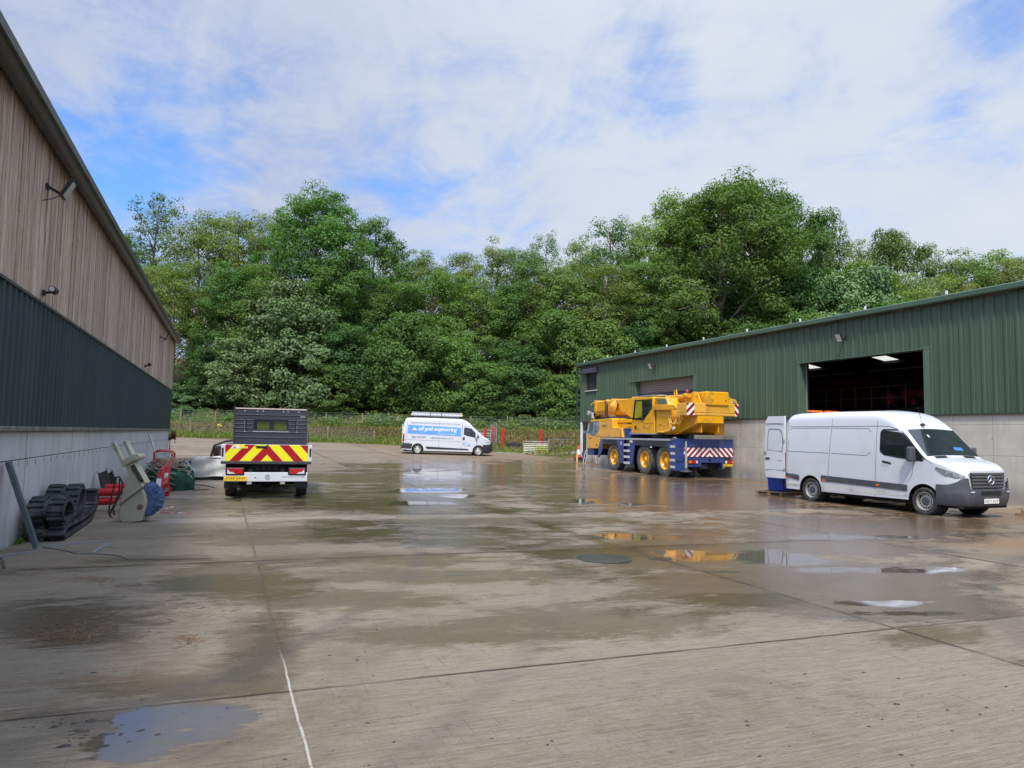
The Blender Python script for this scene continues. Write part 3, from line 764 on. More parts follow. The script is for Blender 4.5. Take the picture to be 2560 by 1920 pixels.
MB().bx(-.1, 1.35, -.2, .2, .35, .75).bx(.25, 1.3, -.16, .16, .75, .82).build('bonnet', red_d, tb, bevel=.05)
MB().tube([(.9, 0, .8), (.9, 0, 1.35)], .025, 8).build('exhaust', dk, tb)
MB().prism([(-.35, .55), (-.1, .55), (-.1, .62), (-.3, .66), (-.36, .95), (-.42, .95)], 'y', -.2, .2).build('seat', dk, tb)
MB().tube([(.15, 0, .7), (.0, 0, 1.0)], .015, 6).lathe([(.16, -.012), (.18, 0), (.16, .012), (.15, 0)], (-.02, 0, 1.02), 'z', 16, closed=True).build('steering_wheel', dk, tb)
for sx, r in ((0, .44), (1.15, .26)):
    for sy in (-1, 1):
        wv = MB().lathe([(r * .55, -.1), (r * .9, -.11), (r, -.06), (r, .06), (r * .9, .11), (r * .55, .1)], (sx, sy * .48, r), 'y', 24).build('wheel', mat('tyre_black', (.022, .022, .023), .8), tb, smooth=35)
        MB().lathe([(r * .55, -.06), (r * .5, .085 * 1), (.06, .1), (0, .1)], (sx, sy * .48, r), 'y', 20).build('hub', mat('hub_red', (.45, .04, .03), .4), wv, smooth=35)
# ================================================================== trees, grass, fences
def leaf_mat(name, top, under, sp=.35, rough=.45, tr=.35):
    m = D.materials.new(name); m.use_nodes = True; t = NT(m.node_tree); b = t.n['Principled BSDF']
    tint = t.attr('tint').outputs['Fac']; rnd_ = t.new('ShaderNodeObjectInfo').outputs['Random']
    geo = t.new('ShaderNodeNewGeometry').outputs['Backfacing']
    c = t.mix(tint, tuple(k * .62 for k in top), tuple(min(1, k * 1.45) for k in top))
    c = t.mix(t.math('MULTIPLY', t.ramp(tint, .80, .97), .3), c, (top[0] * 2.2, top[1] * 1.6, top[2] * 1.1))
    c = t.mix(geo, c, under)
    hs = t.new('ShaderNodeHueSaturation'); t.put(hs.inputs['Color'], c)
    t.put(hs.inputs['Hue'], t.math('ADD', .478, t.math('MULTIPLY', rnd_, .04))); t.put(hs.inputs['Value'], t.math('ADD', .80, t.math('MULTIPLY', t.math('FRACT', t.math('MULTIPLY', rnd_, 7.3)), .45)))
    t.put(b.inputs['Base Color'], hs.outputs[0]); b.inputs['Roughness'].default_value = rough; b.inputs['Specular IOR Level'].default_value = sp
    tl = t.new('ShaderNodeBsdfTranslucent')
    t.put(tl.inputs[0], t.mix(1., hs.outputs[0], (1.5, 1.6, .6), 'MULTIPLY'))
    mx = t.new('ShaderNodeMixShader'); mx.inputs[0].default_value = tr
    t.l.new(b.outputs[0], mx.inputs[1]); t.l.new(tl.outputs[0], mx.inputs[2]); t.l.new(mx.outputs[0], t.n['Material Output'].inputs[0])
    return m
LM = dict(mid=leaf_mat('leaf_mid', (0.076, 0.171, 0.022), (0.104, 0.183, 0.049), .14, .6, .26), light=leaf_mat('leaf_light', (0.128, 0.220, 0.032), (0.146, 0.220, 0.061), .14, .6, .28),
          pale=leaf_mat('leaf_pale', (.085, .165, .042), (.155, .245, .105), .2, .5, .24), dark=leaf_mat('leaf_dark', (0.049, 0.122, 0.020), (0.067, 0.128, 0.043), .15, .5, .22), olive=leaf_mat('leaf_olive', (0.140, 0.195, 0.039), (0.159, 0.201, 0.067), .14, .6, .28))
bark = mat('bark', (.12, .095, .07), .9, bump=(9, .8), vary=.4, vscale=2); bark_pale = mat('bark_pale', (.24, .20, .155), .85, bump=(9, .7), vary=.35, vscale=1.5)

def leaf_mesh(name, P, Nrm, size, tint, rng, asp=.62):
    n = len(P)
    a = rng.normal(size=(n, 3)); a -= (a * Nrm).sum(1, keepdims=True) * Nrm; a /= np.linalg.norm(a, axis=1, keepdims=True) + 1e-9
    b_ = np.cross(Nrm, a)
    s = size[:, None]
    fold = Nrm * s * .12
    V = np.stack([P - a * s * .5, P + b_ * s * asp * .5 + fold, P + a * s * .5, P - b_ * s * asp * .5 + fold], 1).reshape(-1, 3)
    me = D.meshes.new(name); me.vertices.add(4 * n); me.vertices.foreach_set('co', V.astype(np.float32).ravel())
    me.loops.add(4 * n); me.loops.foreach_set('vertex_index', np.arange(4 * n, dtype=np.int32))
    me.polygons.add(n); me.polygons.foreach_set('loop_start', np.arange(0, 4 * n, 4, dtype=np.int32)); me.polygons.foreach_set('loop_total', np.full(n, 4, np.int32))
    me.update(calc_edges=True)
    at = me.attributes.new('tint', 'FLOAT', 'POINT'); at.data.foreach_set('value', np.repeat(np.clip(tint, 0, 1), 4).astype(np.float32))
    return me

def make_tree(seed, H, R, base, nlimb, per, leaf, spread, lean=.04, top=1.0, sparse=False, trunk_r=None, droop=0., lob=.35):
    """trunk with limbs and a crown of leaf clumps; H height, R crown radius, base = bare part of the trunk"""
    rng = np.random.default_rng(seed)
    tr = MB(); ln = rng.normal(size=2) * lean * H; r0 = trunk_r or H * .017
    def trunk(z):
        q = z / H; return np.array([ln[0] * q + .012 * H * math.sin(q * 5 + seed), ln[1] * q + .012 * H * math.cos(q * 4 + seed * 2), z])
    zs = np.linspace(0, H * .93, 10)
    tr.tube([trunk(z) for z in zs], [r0 * (1.25 if i == 0 else 1) * (1 - .88 * z / H) for i, z in enumerate(zs)], 8)
    C, NR, LIM, TW = [], [], [], []
    lobes = rng.uniform(1 - lob, 1 + lob * .55, 9); ph = rng.uniform(0, 6.28)
    def env(q, az):                                # crown radius at height share q (0 bottom .. 1 top)
        k = (az + ph) / 6.283 * 9; i = int(math.floor(k)) % 9; f = k - math.floor(k)
        lb = lobes[i] * (1 - f) + lobes[(i + 1) % 9] * f
        return R * lb * (max(0., 1 - (abs(q - .42) / .6) ** 2.3)) ** .5
    for i in range(nlimb):
        q = (i + rng.uniform(.1, .9)) / nlimb; az = i * 2.399 + rng.normal() * .35
        zt = H * (base + (1 - base) * q); rr = env(q, az) * rng.uniform(.8, 1.05)
        z0 = max(H * base * .8, zt - rr * rng.uniform(.45, .9)); z0 = min(z0, H * .9)
        p0 = trunk(z0); p1 = trunk(min(zt, H)) + np.array([math.cos(az), math.sin(az), 0]) * rr; p1[2] = zt - droop * rr
        mid = p0 * .5 + p1 * .5 + np.array([0, 0, rr * .16]) + rng.normal(size=3) * .05 * rr
        lr = r0 * .42 * (1 - .6 * q)
        LIM.append((p0, mid, p1, lr, rr, rng.normal(size=(2, 3))))
        if False: tr.tube([p0, p0 * .7 + mid * .3 + rng.normal(size=3) * .03 * rr, mid, mid * .5 + p1 * .5 + rng.normal(size=3) * .05 * rr, p1], [lr, lr * .8, lr * .6, lr * .4, lr * .15], 6)
        for k in range(per):
            f = rng.uniform(.42, 1.05); c = p0 * (1 - f) + p1 * f + (mid - (p0 + p1) / 2) * 2 * f * (1 - f)
            o_ = rng.normal(size=3) * spread * np.array([1, 1, .62]); c2 = c + o_
            if k % 2 == 0: TW.append((c, (c + c2) / 2 + rng.normal(size=3) * .1, c2, lr))
            C.append(c2); NR.append(p1 - p0)
    C.append(trunk(H * .97)); NR.append(np.array([0, 0, 1.]))
    C = np.array(C)
    dm = np.sort(np.linalg.norm(C[:, None] - C[None], axis=2), 1)[:, min(4, len(C) - 1)]
    C = C[dm < leaf[2] * (2.6 if sparse or leaf[0] < 80 else 1.8)]
    def near(p): return np.linalg.norm(C - p, axis=1).min() < leaf[2] * 1.1
    for p0, mid, p1, lr, rr, jn in LIM:
        if not near(p1): p1 = mid * .6 + p1 * .4
        if not near(p1): p1 = mid
        tr.tube([p0, p0 * .7 + mid * .3 + jn[0] * .03 * rr, mid, mid * .5 + p1 * .5 + jn[1] * .04 * rr, p1], [lr, lr * .8, lr * .6, lr * .35, lr * .1], 6)
    for c, cm, c2, lr in TW:
        if near(c2) and near(c): tr.tube([c, cm, c2], [lr * .28, lr * .2, lr * .08], 4)
    nleaf = leaf[0]; PP, NN, SS, TT = [], [], [], []
    ax = np.array([ln[0] * .5, ln[1] * .5, H * (base + (1 - base) * .35)])
    for c in C:
        m_ = int(nleaf * rng.uniform(.55, 1.4)); cr = leaf[2] * rng.uniform(.7, 1.35)
        u = rng.normal(size=(m_, 3)); u /= np.linalg.norm(u, axis=1, keepdims=True)
        rad = cr * rng.uniform(.35, 1., size=(m_, 1)) ** .6
        p = c + u * rad * np.array([1., 1., .58])
        out = (c - ax); out /= np.linalg.norm(out) + 1e-6
        nm = u * .8 + np.array([0, 0, .55]) + out * .45 + rng.normal(size=(m_, 3)) * .55
        nm /= np.linalg.norm(nm, axis=1, keepdims=True)
        PP.append(p); NN.append(nm); SS.append(leaf[1] * rng.uniform(.6, 1.3, m_)); TT.append(np.clip(rng.normal(.45, .27) + rng.normal(size=m_) * .15, 0, 1))
    P = np.concatenate(PP); keep = P[:, 2] > .1
    me = leaf_mesh('crown', P[keep], np.concatenate(NN)[keep], np.concatenate(SS)[keep], np.concatenate(TT)[keep], rng)
    return tr, me, H, float(np.percentile(np.linalg.norm(P[:, :2], axis=1), 96)), float(P[:, 2].max())

PROTO = {}
def proto(key, material, barkm, **k):
    tr, me, H, R, top = make_tree(**k)
    me.materials.append(material)
    tm = tr.build('trunk', barkm, None, smooth=True); tme = tm.data; D.objects.remove(tm)
    PROTO[key] = (tme, me, R, top)
proto('syc', LM['mid'], bark, seed=3, H=18, R=6.2, base=.20, nlimb=34, per=8, leaf=(150, .27, 1.15), spread=1.15, lob=.22)
proto('syc2', LM['mid'], bark, seed=8, H=18, R=6.6, base=.14, nlimb=36, per=8, leaf=(150, .28, 1.2), spread=1.25, lob=.25)
proto('tall', LM['mid'], bark_pale, seed=5, H=22, R=7.4, base=.30, nlimb=46, per=10, leaf=(150, .28, 1.25), spread=1.35, lean=.03, trunk_r=.36, lob=.2)
proto('ash', LM['light'], bark_pale, seed=12, H=18, R=5.2, base=.28, nlimb=32, per=8, leaf=(125, .23, 1.1), spread=1.25, lob=.25)
proto('ash2', LM['light'], bark_pale, seed=19, H=19, R=5.6, base=.24, nlimb=34, per=8, leaf=(125, .23, 1.15), spread=1.25, lob=.4)
proto('olive', LM['olive'], bark, seed=23, H=17, R=5.2, base=.22, nlimb=32, per=8, leaf=(125, .22, 1.05), spread=1.15, lob=.3)
proto('sparse', LM['mid'], bark, seed=31, H=18, R=4.6, base=.40, nlimb=24, per=6, leaf=(60, .23, .85), spread=1.1, lob=.6)
proto('pale', LM['pale'], bark, seed=41, H=9, R=4.0, base=.04, nlimb=28, per=7, leaf=(130, .28, .9), spread=.8, lob=.3)
proto('pale2', LM['pale'], bark, seed=44, H=11, R=4.2, base=.08, nlimb=30, per=7, leaf=(130, .28, .95), spread=.9, lob=.4)
proto('dark', LM['dark'], bark, seed=52, H=10, R=4.0, base=.03, nlimb=30, per=7, leaf=(140, .25, .95), spread=.85, lob=.3)
proto('low', LM['mid'], bark, seed=57, H=9, R=4.4, base=.03, nlimb=28, per=7, leaf=(140, .26, 1.0), spread=.9, lob=.35)
proto('bush', LM['light'], bark, seed=61, H=2.0, R=1.2, base=.02, nlimb=10, per=4, leaf=(70, .17, .38), spread=.28)

KINDS = dict(syc='broad mid green tree', syc2='spreading mid green tree', tall='very tall domed tree', ash='feathery yellow green tree', ash2='loose light green tree', olive='brownish olive green tree',
             sparse='thin see-through tree', pale='pale silvery leaved tree', pale2='tall silvery leaved tree', dark='dense dark green tree', low='low bushy green tree')
LAND = [(330, 'behind the timber barn'), (400, 'at the far end of the timber barn'), (520, 'between timber barn and tipper truck'), (610, 'over the tipper truck\'s left side'), (700, 'over the tipper truck\'s middle'), (780, 'over the tipper truck\'s right side'),
        (860, 'just right of the tipper truck'), (940, 'between tipper truck and sign-written van'), (1010, 'just left of the sign-written van'), (1090, 'over the sign-written van\'s blue banner'), (1170, 'over the sign-written van\'s cab'), (1240, 'over the tall metal gate'),
        (1320, 'over the black trough'), (1430, 'over the silver hurdle'), (1510, 'over the workshop\'s upstairs window'), (1590, 'over the crane\'s jib head'), (1690, 'over the roller door'), (1780, 'over the crane\'s counterweight'), (1880, 'over the bare concrete behind the crane'),
        (1990, 'over the white van\'s open back door'), (2100, 'over left half of the open doorway'), (2210, 'over right half of the open doorway'), (2310, 'over the doorway\'s right post'), (2420, 'over the white van\'s bonnet'), (2530, 'over the last stretch of gutter'), (9999, 'past the right end of the picture')]
used_lab = set(); n_tree = [0]
def plant(px, py, dep, wpx, kind, rowtxt, rot=None):
    tme, cme, R, top = PROTO[kind]
    lat = (px - 1280) / 1775 * dep; x, y = xy(dep, lat); z = float(terrain(x, y))
    zt = atdepth(px, py, dep * 1.0)[2]; Ht = zt - z
    sz = Ht / top; sx = (wpx / 1775 * dep / 2) / R
    land = next(tx for lim, tx in LAND if px < lim)
    lab = f'{KINDS[kind]} {rowtxt} {land}'
    if lab in used_lab: lab = lab.replace(' tree', ' smaller tree', 1) if Ht < 14 else lab.replace(' tree', ' second tree', 1)
    assert lab not in used_lab, lab
    used_lab.add(lab)
    t = thing('tree', lab, 'tree', (x, y, z - .15), (n_tree[0] * 2.1) % 6.28 if rot is None else rot, 'trees on the wooded bank'); n_tree[0] += 1
    t.scale = (sx, sx, sz)
    for nm, me in (('trunk', tme), ('crown', cme)):
        o = D.objects.new(nm, me); COL.objects.link(o); o.parent = t
    return t
SKY, MIDR, FRONT = 'on the skyline', 'halfway up the bank', 'low behind the fence'
for a in ((230, 560, 84, 240, 'syc'), (365, 455, 84, 165, 'sparse'), (350, 640, 80, 170, 'ash2'), (480, 512, 83, 210, 'ash'), (590, 500, 88, 220, 'olive'), (655, 505, 86, 150, 'ash2'), (775, 452, 82, 330, 'tall'), (905, 535, 85, 210, 'syc2'), (985, 600, 92, 130, 'sparse'),
          (1060, 612, 90, 170, 'ash2'), (1150, 612, 94, 170, 'ash'), (1235, 590, 92, 180, 'olive'), (1365, 560, 93, 100, 'sparse'), (1312, 605, 90, 160, 'ash2'), (1460, 590, 90, 190, 'ash'), (1530, 520, 84, 170, 'sparse'), (1590, 535, 86, 190, 'ash2'),
          (1700, 465, 80, 260, 'ash'), (1800, 420, 76, 380, 'tall'), (1700, 500, 84, 300, 'syc2'), (1905, 430, 82, 280, 'syc'), (1985, 462, 80, 240, 'syc2'), (2075, 495, 82, 180, 'syc'), (2160, 575, 86, 170, 'ash2'), (2255, 560, 85, 200, 'syc2'), (2350, 598, 88, 150, 'sparse'), (2390, 620, 84, 190, 'olive'), (2480, 612, 82, 200, 'ash'), (2580, 605, 80, 240, 'olive')):
    plant(*a, SKY)
for a in ((430, 640, 76, 190, 'ash2', 1.), (545, 650, 78, 190, 'syc'), (640, 640, 78, 200, 'ash'), (715, 690, 75, 210, 'pale2'), (850, 640, 78, 240, 'syc2'), (965, 680, 77, 210, 'syc'), (1085, 665, 76, 250, 'syc2'), (1190, 680, 79, 220, 'ash2'), (1285, 680, 78, 220, 'syc'),
          (1345, 690, 80, 200, 'olive'), (1415, 660, 77, 230, 'syc2'), (1515, 640, 75, 240, 'ash'), (1625, 640, 77, 210, 'syc'), (1740, 680, 79, 220, 'dark'), (1885, 650, 79, 260, 'syc2'), (2000, 650, 76, 220, 'dark'), (2100, 660, 74, 190, 'pale2'), (2180, 640, 76, 170, 'pale'), (2290, 660, 76, 240, 'ash2'), (2410, 690, 74, 230, 'olive'), (2530, 700, 72, 260, 'syc')):
    plant(*a[:5], MIDR, *a[5:])
for a in ((452, 955, 69, 110, 'pale'), (520, 860, 71.5, 170, 'dark'), (590, 835, 70.5, 190, 'pale'), (745, 745, 70.5, 230, 'pale'), (825, 900, 69.3, 170, 'low'), (880, 800, 72, 200, 'dark'), (1010, 770, 71, 210, 'low'), (1130, 830, 70.5, 200, 'low'), (1225, 900, 69.4, 170, 'low'), (1305, 850, 71.8, 190, 'dark'),
          (1400, 760, 71, 210, 'low'), (1420, 930, 68.9, 140, 'low'), (1480, 790, 72, 210, 'low'), (1590, 800, 72, 210, 'dark'), (1850, 790, 72, 230, 'dark'), (1990, 770, 71, 220, 'low'), (2110, 760, 70, 210, 'pale'), (2270, 740, 71, 260, 'low'), (2450, 730, 69, 260, 'dark')):
    plant(*a, FRONT)
for k, a in enumerate(((1317, 1035, 67.2, 'round bright green bush behind the wire fence over the black trough'), (1345, 1043, 67.4, 'bright green bush behind the wire fence over the silver hurdle'), (1392, 1050, 67.2, 'low green bush behind the wire fence right of the silver hurdle'), (1432, 1046, 67.5, 'green bush behind the fence beside the workshop downpipe'), (880, 1050, 67.3, 'small green bush behind the fence right of the tipper truck'), (480, 1045, 67.6, 'leafy green bush behind the fence left of the tipper truck'))):
    px, py, dep, lab = a; tme, cme, R, top = PROTO['bush']
    x, y = xy(dep, (px - 1280) / 1775 * dep); z = float(terrain(x, y)); Ht = atdepth(px, py, dep)[2] - z
    t = thing('bush', lab, 'bush', (x, y, z - .05), k * 1.3, 'bushes behind the wire fence'); t.scale = (Ht / top * 1.3, Ht / top * 1.3, Ht / top)
    for nm, me in (('trunk', tme), ('crown', cme)):
        o = D.objects.new(nm, me); COL.objects.link(o); o.parent = t

def scatter(name, n, lrange, drange, size, material, seed, tall=1., dens=None, lay=0.):
    """upright blades or leaves scattered over the bank"""
    rng = np.random.default_rng(seed)
    l = rng.uniform(*lrange, n); u = rng.random(n)
    de = np.interp(l, EDGE_L, EDGE_D)
    d = (de + drange[0]) + u * (drange[1] - de - drange[0]) if drange[2] else rng.uniform(drange[0], drange[1], n)
    x, y = xy(d, l)
    if dens is not None:
        k = rng.random(n) < dens(d, l, de); x, y, d, l = x[k], y[k], d[k], l[k]
    z = terrain(x, y); n = len(x)
    hgt = size * rng.uniform(.5, 1.4, n) * tall
    P = np.stack([x, y, z + hgt * .35 + rng.random(n) * lay], 1)
    Nr = rng.normal(size=(n, 3)); Nr[:, 2] *= .35 if lay == 0 else 1.; Nr /= np.linalg.norm(Nr, axis=1, keepdims=True)
    tint = np.clip(hashn(x, y, .8) * .6 + rng.normal(size=n) * .15 + .2, 0, 1)
    if lay == 0:
        a = np.stack([rng.normal(size=n) * .35, rng.normal(size=n) * .35, np.ones(n)], 1) * hgt[:, None]
        b_ = np.cross(Nr, np.array([0, 0, 1.])); b_ /= np.linalg.norm(b_, axis=1, keepdims=True) + 1e-9; b_ *= hgt[:, None] * .22
        B = np.stack([x, y, z - .02], 1)
        V = np.stack([B - b_, B + b_, B + a * .9 + b_ * .6, B + a - b_ * .2], 1).reshape(-1, 3)
        me = D.meshes.new(name); me.from_pydata(V.tolist(), [], [(4 * i, 4 * i + 1, 4 * i + 2, 4 * i + 3) for i in range(n)])
        at = me.attributes.new('tint', 'FLOAT', 'POINT'); at.data.foreach_set('value', np.repeat(tint, 4).astype(np.float32))
    else: me = leaf_mesh(name, P, Nr, hgt, tint, rng)
    me.materials.append(material)
    o = D.objects.new(name, me); COL.objects.link(o); return o
gm = leaf_mat('grass_blade', (.15, .19, .035), (.15, .185, .045), .2, .6, .3)
wm = leaf_mat('dead_weed', (.19, .135, .075), (.16, .11, .065), .1, .8, .2)
nm_ = leaf_mat('nettle_leaf', (.10, .19, .035), (.14, .20, .07), .3, .5, .35)
def s_of(d, de): return (d - de) / (66 - de)
tag(scatter('grass', 46000, (-34, 10), (.1, 66.5, True), .20, gm, 5, 1., lambda d, l, de: np.where(s_of(d, de) < .36, np.where(l > -3, .45, 1.), np.where((s_of(d, de) < .82), .22 + .35 * (l < -9) * hashn(d * 6, l * .5), .7))), kind='stuff')
tag(scatter('dead_weeds', 34000, (-34, 10), (.8, 65.9, True), .22, wm, 6, 1., lambda d, l, de: np.where((s_of(d, de) > .33) & (s_of(d, de) < .85), np.where(l > -9, .95, .62), np.where(l > -3, .3, .03))), kind='stuff')
tag(scatter('undergrowth', 17000, (-36, 12), (65.7, 68.6, False), .22, nm_, 7, 1., lambda d, l, de: .25 + .75 * (hashn(d * .4, l, .6) > .45), .55), kind='stuff')

# wire fences
post_m = mat('fence_post', (.27, .20, .125), .85, vary=.25, vscale=4); wire_m = mat('fence_wire', (.28, .29, .29), .4, .6)
def wire_fence(label, dep, p0, dpx, n, h, gaps=()):
    sp = dpx / 1775 * dep; l0 = (p0 - 1280) / 1775 * dep
    x0, y0 = xy(dep, l0 + sp * n / 2)
    f = thing('wire_fence', label, 'fence', (x0, y0, float(terrain(x0, y0))), R_(-22.1), 'wire fences on the grassy bank')
    Mi = f.matrix_basis.inverted() if False else (Matrix.Translation(f.location) @ Matrix.Rotation(R_(-22.1), 4, 'Z')).inverted()
    rnd = random.Random(int(p0)); pts = []
    for k in range(n + 1):
        l = l0 + k * sp + rnd.uniform(-.12, .12); x, y = xy(dep, l); z = float(terrain(x, y)); p = Mi @ Vector((x, y, z)); pts.append(p)
        tl = rnd.uniform(-.03, .03)
        MB().tube([p - Vector((0, 0, .2)), p + Vector((tl, 0, h * rnd.uniform(.96, 1.05)))], .055, 7).build('post', post_m, f, smooth=40)
    mb = MB()
    for q in [.12, .24, .36, .48, .6, .72, .82, .97]:
        mb.tube([p + Vector((0, -.05, h * q)) for p in pts], .0055, 4)
    for a, c in zip(pts[:-1], pts[1:]):
        for k in range(1, 13):
            p = a.lerp(c, k / 13.); mb.tube([p + Vector((0, -.05, h * .12)), p + Vector((0, -.05, h * .72))], .0035, 3)
    mb.build('wire_mesh', wire_m, f, fix=False)
wire_fence('wire stock fence with wooden posts along the top of the grassy bank', 66., 451 - 91 * 3, 91.2, 15, 1.18)
wire_fence('lower wire fence with thin wooden posts at the foot of the grassy bank', 61.9, 475 - 115 * 2, 115.5, 6, 1.15)

# low kerb wall between yard and bank, right of the sign-written van
ks = [ground(px, py) for px, py in ((1240, 1131), (1310, 1136.5), (1375, 1140), (1442, 1143))]
mb = MB(); hh = (.04, .08, .16, .42)
for (a, ha), (c, hc) in zip(list(zip(ks, hh))[:-1], list(zip(ks, hh))[1:]):
    dv = Vector((FX, FY, 0)) * .22
    vs = [a + Vector((0, 0, -.2)), c + Vector((0, 0, -.2)), c + dv + Vector((0, 0, -.2)), a + dv + Vector((0, 0, -.2))]
    vs += [Vector((a.x, a.y, a.z + ha)), Vector((c.x, c.y, c.z + hc)), Vector((c.x, c.y, c.z + hc)) + dv, Vector((a.x, a.y, a.z + ha)) + dv]
    mb.add(vs, [(0, 1, 2, 3), (7, 6, 5, 4), (0, 4, 5, 1), (1, 5, 6, 2), (2, 6, 7, 3), (3, 7, 4, 0)])
tag(mb.build('low_wall', mat('kerb_concrete', (.32, .29, .24), .9, vary=.25, vscale=2), bevel=.015), 'low concrete kerb wall rising towards the green workshop corner', 'low wall')

def onbank(px, dep):
    x, y = xy(dep, (px - 1280) / 1775 * dep); return Vector((x, y, float(terrain(x, y))))
def zat(px, py, dep): return atdepth(px, py, dep)[2]
for px, py, dep, lab in ((1215, 1071, 58.5, 'red painted post nearest the sign-written van\'s windscreen'), (1235.5, 1068, 59.5, 'red painted post inside the tall metal gate frame'), (1260, 1071, 57.5, 'red painted post between the tall gate and the black trough'), (1355, 1073, 57.0, 'red painted post behind the silver hurdle')):
    p = onbank(px, dep); h = zat(px, py, dep) - p.z
    o = MB().tube([(0, 0, -.1), (0, 0, h - .02), (0, 0, h)], [.105, .105, .085], 12).build('red_post', mat('red_paint', (.52, .02, .02), .45, vary=.12), smooth=40)
    o.location = p; tag(o, lab, 'post', 'red posts on the bank')
galv = mat('galvanised', (.42, .44, .45), .38, .55, vary=.12); galv_y = mat('yellow_band', (.62, .60, .06), .5)
def hurdle(label, p, rz, wd, h, bars, yellow=False, vert=1, nm='field_gate'):
    g = thing(nm, label, 'gate', p, rz, 'metal gates and hurdles on the verge')
    MB().tube([(0, 0, .0), (0, 0, h), (wd, 0, h), (wd, 0, .0)], .028, 8).build('frame', galv, g, smooth=40)
    mb = MB(); yb = MB()
    for k in range(bars):
        z = .05 + (h - .1) * (k / bars)
        mb.tube([(0, 0, z), (wd, 0, z)], .014, 6)
        if yellow and k in (0, 1, 2, 3): yb.tube([(wd * .52, -.006, z), (wd * .97, -.006, z)], .0225, 6)
    for k in range(vert): mb.tube([(wd * (k + 1) / (vert + 1), 0, .05), (wd * (k + 1) / (vert + 1), 0, h)], .013, 6)
    mb.build('bars', galv, g, smooth=40)
    if yellow: yb.build('yellow_bars', galv_y, g)
    return g
p = onbank(1311, 53.6); p2 = onbank(1372, 53.4); v = p2 - p
hurdle('silver seven-bar hurdle standing on the verge with yellow painted bars', p, math.atan2(v.y, v.x), math.hypot(v.x, v.y), .88, 6, True)
p = onbank(1374, 53.6); p2 = onbank(1432, 57.5); v = p2 - p
hurdle('dull grey hurdle angled away behind the silver one towards the workshop', p, math.atan2(v.y, v.x), math.hypot(v.x, v.y), .98, 5)
p = onbank(1230, 58.8); p2 = onbank(1243, 58.0); v = p2 - p
hurdle('tall narrow metal gate standing beside the sign-written van\'s bonnet', p, math.atan2(v.y, v.x), math.hypot(v.x, v.y), 1.75, 9, False, 2)
p = onbank(1193, 59.2); p2 = onbank(1229, 59.0); v = p2 - p
hurdle('grey wire panel gate half hidden behind the sign-written van\'s cab', p, math.atan2(v.y, v.x), math.hypot(v.x, v.y), 1.15, 5, False, 5)
p = onbank(1288, 56.5)
tr_ = thing('water_trough', 'black plastic trough on the grass between red posts and silver hurdle', 'trough', p, R_(-24))
MB().prism([(-.58, .0), (-.6, .32), (-.56, .34), (.56, .34), (.6, .32), (.58, .0)], 'y', -.24, .24).build('body', black_plastic, tr_, bevel=.02)
MB().bx(-.2, .14, -.2, .2, .34, .47).build('float_box', black_plastic, tr_, bevel=.02); MB().bx(-.16, .1, -.18, .18, .47, .5).build('lid', mat('wood_lid', (.25, .17, .08), .7), tr_)
p = onbank(552, 64.2)
o = MB().box((0, 0, .12), (.42, .3, .24), Matrix.Rotation(.2, 3, 'Y')).lathe([(.05, .24), (.09, .27), (.05, .3)], (0, 0, 0), 'z', 10).build('yellow_tub', mat('yellow_plastic', (.6, .45, .03), .5), bevel=.04)
o.location = p; tag(o, 'small yellow plastic tub lying on the bank left of the tipper truck', 'tub')
# ================================================================== vehicles
white_paint = mat('white_paint', (.60, .63, .68), .28, spec=.5, coat=.6, dirt=((.42, .36, .28), .25, 1.2))
white_dirty = mat('white_paint_lower', (.58, .58, .57), .35, coat=.3, dirt=((.34, .29, .22), .75, 2.0))
grey_plastic = mat('grey_plastic', (.062, .068, .082), .55, vary=.12, dirt=((.17, .15, .12), .35, 3.))
seam_m = mat('panel_gap', (.10, .11, .125), .7)
glass_m = mat('vehicle_glass', (.012, .016, .018), .03, spec=.9, coat=.4)
tyre_m = mat('tyre_rubber', (.032, .032, .033), .85, vary=.25, vscale=8, dirt=((.14, .12, .095), .7, 4.))
steel_rim = mat('steel_rim', (.48, .48, .46), .38, .45, dirt=((.2, .17, .13), .5, 9.))
chrome = mat('chrome', (.75, .76, .78), .12, 1.)
red_lamp = mat('red_lens', (.42, .008, .012), .12, spec=.7, coat=.5); lamp_glass = mat('headlamp_glass', (.30, .32, .34), .08, .3, spec=.8, coat=.8, vary=.5, vscale=16); amber = mat('amber_lens', (.75, .16, .01), .15, spec=.7, coat=.5); clear_l = mat('clear_lens', (.62, .65, .68), .08, spec=.8, coat=.6)
under_m = mat('underbody', (.012, .012, .013), .9)
black_gloss = mat('black_trim', (.012, .012, .014), .3)
ink = mat('plate_ink', (.015, .012, .01), .6); plate_y = mat('plate_yellow', (.80, .52, .03), .4); plate_w = mat('plate_white', (.78, .78, .76), .4)

